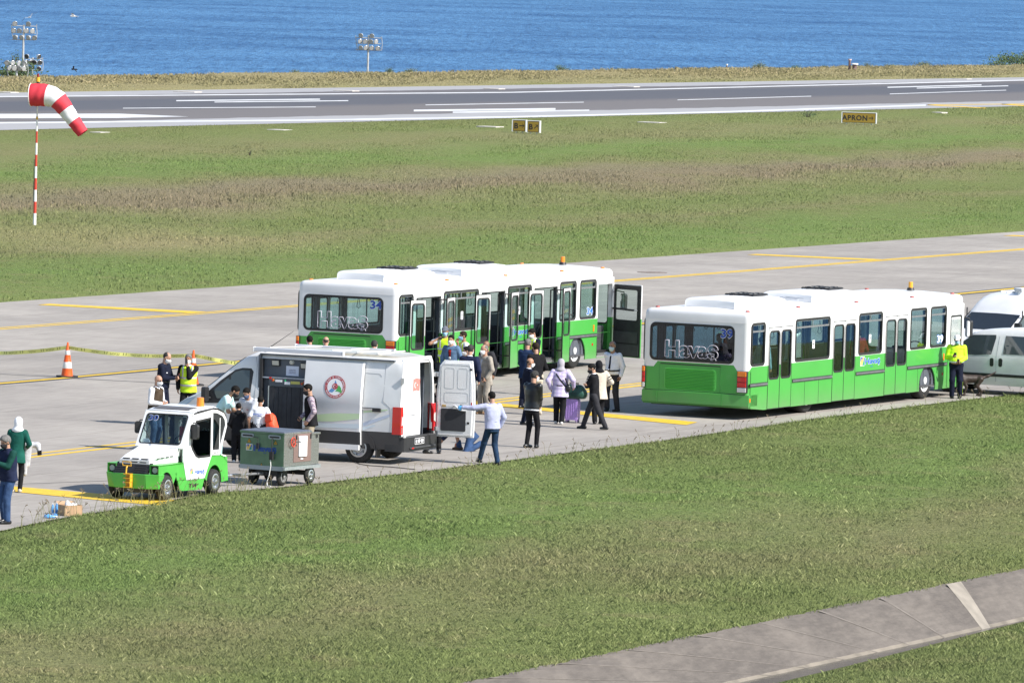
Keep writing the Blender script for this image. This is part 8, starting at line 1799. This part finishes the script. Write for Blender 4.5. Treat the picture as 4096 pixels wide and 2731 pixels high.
t_ = [zat(135, y, d) for y in (236, 259, 284)]
mast(129, 318, d, -3, t_[0], 1.5, [(t_[0], (-.45, .45)), (t_[1], (-.55, -.2, .2, .55)), (t_[2], (.5,))], 'short dark floodlight mast right of the tall left one', dark=True)
# gulls
def bird(px, py, d, span, m, label, yaw, bank):
    P = G(px, py); t = d / P.y; c = Vector((P.x * t, d, CAM_H * (1 - t))); 
    f = union([cap((0, -.16, 0), (0, .12, .0), .03, .055), cap((0, .12, .01), (0, .2, .02), .04, .025)], .02); o = field_obj('bird', [mesh_field(f, .014)], m); o.location = c; o.rotation_euler = (0, bank, yaw)
    w = MB(); s = span / 2
    for k in (1, -1): w.hexa([(k * .03, -.06, 0), (k * s * .5, -.02, .12), (k * s * .5, .10, .12), (k * .03, .08, 0), (k * .03, -.06, .015), (k * s * .5, -.02, .13), (k * s * .5, .10, .13), (k * .03, .08, .015)], m); w.hexa([(k * s * .5, -.02, .12), (k * s, -.12, .02), (k * s, -.09, .02), (k * s * .5, .10, .12), (k * s * .5, -.02, .13), (k * s, -.12, .026), (k * s, -.09, .026), (k * s * .5, .10, .13)], BLACKP if m != BLACKP else m)
    w.build('wings', parent=o); q = MB(); q.hexa([(-.05, -.30, -.005), (.05, -.30, -.005), (.03, -.14, -.005), (-.03, -.14, -.005), (-.05, -.30, .005), (.05, -.30, .005), (.03, -.14, .01), (-.03, -.14, .01)], m); q.build('tail', parent=o); return tag(o, label, 'bird', 'gulls over the sea')
GW = mat('gull_white', (.74, .73, .72), .7); GG = mat('gull_grey', (.50, .52, .56), .7)
bird(294, 66, 420, .9, GW, 'white gull gliding over the sea right of the left masts', 1.4, .25); bird(118, 70, 500, 1.3, GG, 'grey gull with spread wings just above the tall left mast', .4, -.5); bird(295, 278, 430, .5, BLACKP, 'dark bird flying low over the sea right of the left masts', .9, .9)
# posts and boxes on the far bank
def far_post(px, yt, yb, d, r, label, capm):
    P = G(px, yb); t = d / P.y; o = thing('shore_post', label, 'post', (P.x * t, d, 0)); z1 = zat(px, yt, d); b = MB(); b.cyl((0, 0, -1), (0, 0, z1 - .12), r, n=10, m=mat('post_red_brown', (.16, .10, .10), .7)); b.build('shaft', parent=o); b = MB(); b.cyl((0, 0, z1 - .12), (0, 0, z1), r * 1.6, n=10, m=capm); b.build('post_cap', parent=o); return o
far_post(3398, 237, 275, 640, .11, 'thin post with a pale cap on the far bank right of centre', mat('cap_pink', (.55, .42, .42), .6)); far_post(2907, 257, 283, 625, .06, 'thin white stake on the far bank', WHITE)
P = G(3418, 275); t = 640 / P.y; o = thing('vent_hood', 'dark shaft with a white mushroom cap beside the far-bank post', 'vent', (P.x * t, 640, 0)); z1 = zat(3418, 254, 640); b = MB(); b.cyl((0, 0, -1), (0, 0, z1 - .08), .20, n=12, m=mat('post_red_brown', (.16, .10, .10), .7)); b.build('shaft', parent=o); b = MB(); b.cyl((0, 0, z1 - .1), (0, 0, z1), .36, .30, 16, WHITE); b.build('hood', parent=o)
SL = mat('pale_slab', (.52, .48, .43), .85, var=.15, scale=3)
for i, (px, py, w, l) in enumerate(((32, 371, 64, 0), (750, 369, 100, 0), (1385, 365, 88, 0), (1977, 357, 70, 0), (2505, 348, 96, 0), (3848, 317, 64, 0), (1119, 522, 78, 1), (1960, 509, 90, 1), (2608, 492, 100, 1), (3759, 452, 44, 1), (400, 532, 50, 1))):
    g = G(px, py); ww = w * g.y / FPX; b = MB(); b.box((-ww / 2, -.55, -.2), (ww / 2, .55, .05), SL); o = b.build('concrete_slab', bevel=.02, loc=(g.x, g.y, 0), rotz=radians(-27))
    nm = ('first from the left', 'second from the left', 'third from the left', 'fourth from the left', 'fifth from the left', 'rightmost')[i] if i < 6 else ('second from the left', 'third from the left, left of the B signs', 'right of the B signs', 'right of the APRON sign', 'leftmost, under the windsock')[i - 6]
    tag(o, ('pale concrete slab along the far runway edge, ' if i < 6 else 'pale slab in the grass on the near side of the runway, ') + nm, 'slab', 'concrete slabs along the runway edges')
dc = G(2609, 1090); b = MB(); b.cyl((0, 0, .002), (0, 0, .012), .55, n=24, m=mat('rusty_cover', (.20, .16, .135), .8, var=.4, scale=9)); tag(b.build('drain_cover', loc=dc), 'round rusty drain cover in the far apron behind bus 34', 'cover')
# ------------------------------------------------------------------ dog behind the policeman
def dog():
    DB_ = mat('dog_coat', (.030, .018, .013), .55, var=.4, scale=12, bump=.4); g = G(3886, 1583)
    yy = radians(-100)                          # faces left, away from the camera a little
    L3 = .255
    fs = [cap((0, .24, .46), (0, -.22, .47), .125, .105), cap((0, .26, .42), (0, .30, .50), .13, .11), cap((0, .30, .52), (0, .46, .66), .085, .07), ell((0, .50, .69), (.075, .10, .075)), cap((0, .56, .67), (0, .66, .65), .045, .035)]
    for k in (1, -1):
        fs += [cap((k * .08, -.22, .46), (k * .09, -.12, .28), .085, .05), cap((k * .09, -.12, .28), (k * .09, -.26, .15), .042, .03), cap((k * .09, -.26, .15), (k * .09, -.23, .03), .028, .028), cap((k * .09, -.23, .03), (k * .09, -.17, .025), .03, .026)]
        yo = .05 * k; fs += [cap((k * .075, .26, .42), (k * .08, .22 + yo, .26), .06, .042), cap((k * .08, .22 + yo, .26), (k * .08, .27 + yo, .03), .035, .026), cap((k * .08, .27 + yo, .03), (k * .08, .32 + yo, .025), .03, .024), cap((k * .055, .47, .74), (k * .085, .45, .66), .028, .02)]
    fs += [cap((0, -.30, .50), (0, -.44, .54), .042, .034), cap((0, -.44, .54), (0, -.66, .66), .034, .018)]
    o = field_obj('dog', [mesh_field(union(fs, .035), .016)], DB_); o.location = (g.x, g.y, 0); o.rotation_euler.z = -yy
    b = MB(); b.tube([(.088 * cos(t), .39 + .05 * sin(t) * -.5, .60 + .075 * sin(t)) for t in np.linspace(0, 2 * pi, 16)[:-1]], .012, 6, mat('collar_red', (.30, .03, .03), .6), closed=True); b.build('collar', parent=o)
    b = MB(); [b.cyl((k * .045, .565, .715), (k * .05, .575, .717), .012, n=8, m=EYE) for k in (1, -1)]; b.build('eyes', parent=o)
    tag(o, 'dark brown dog with raised tail behind the traffic policeman', 'dog')
dog()
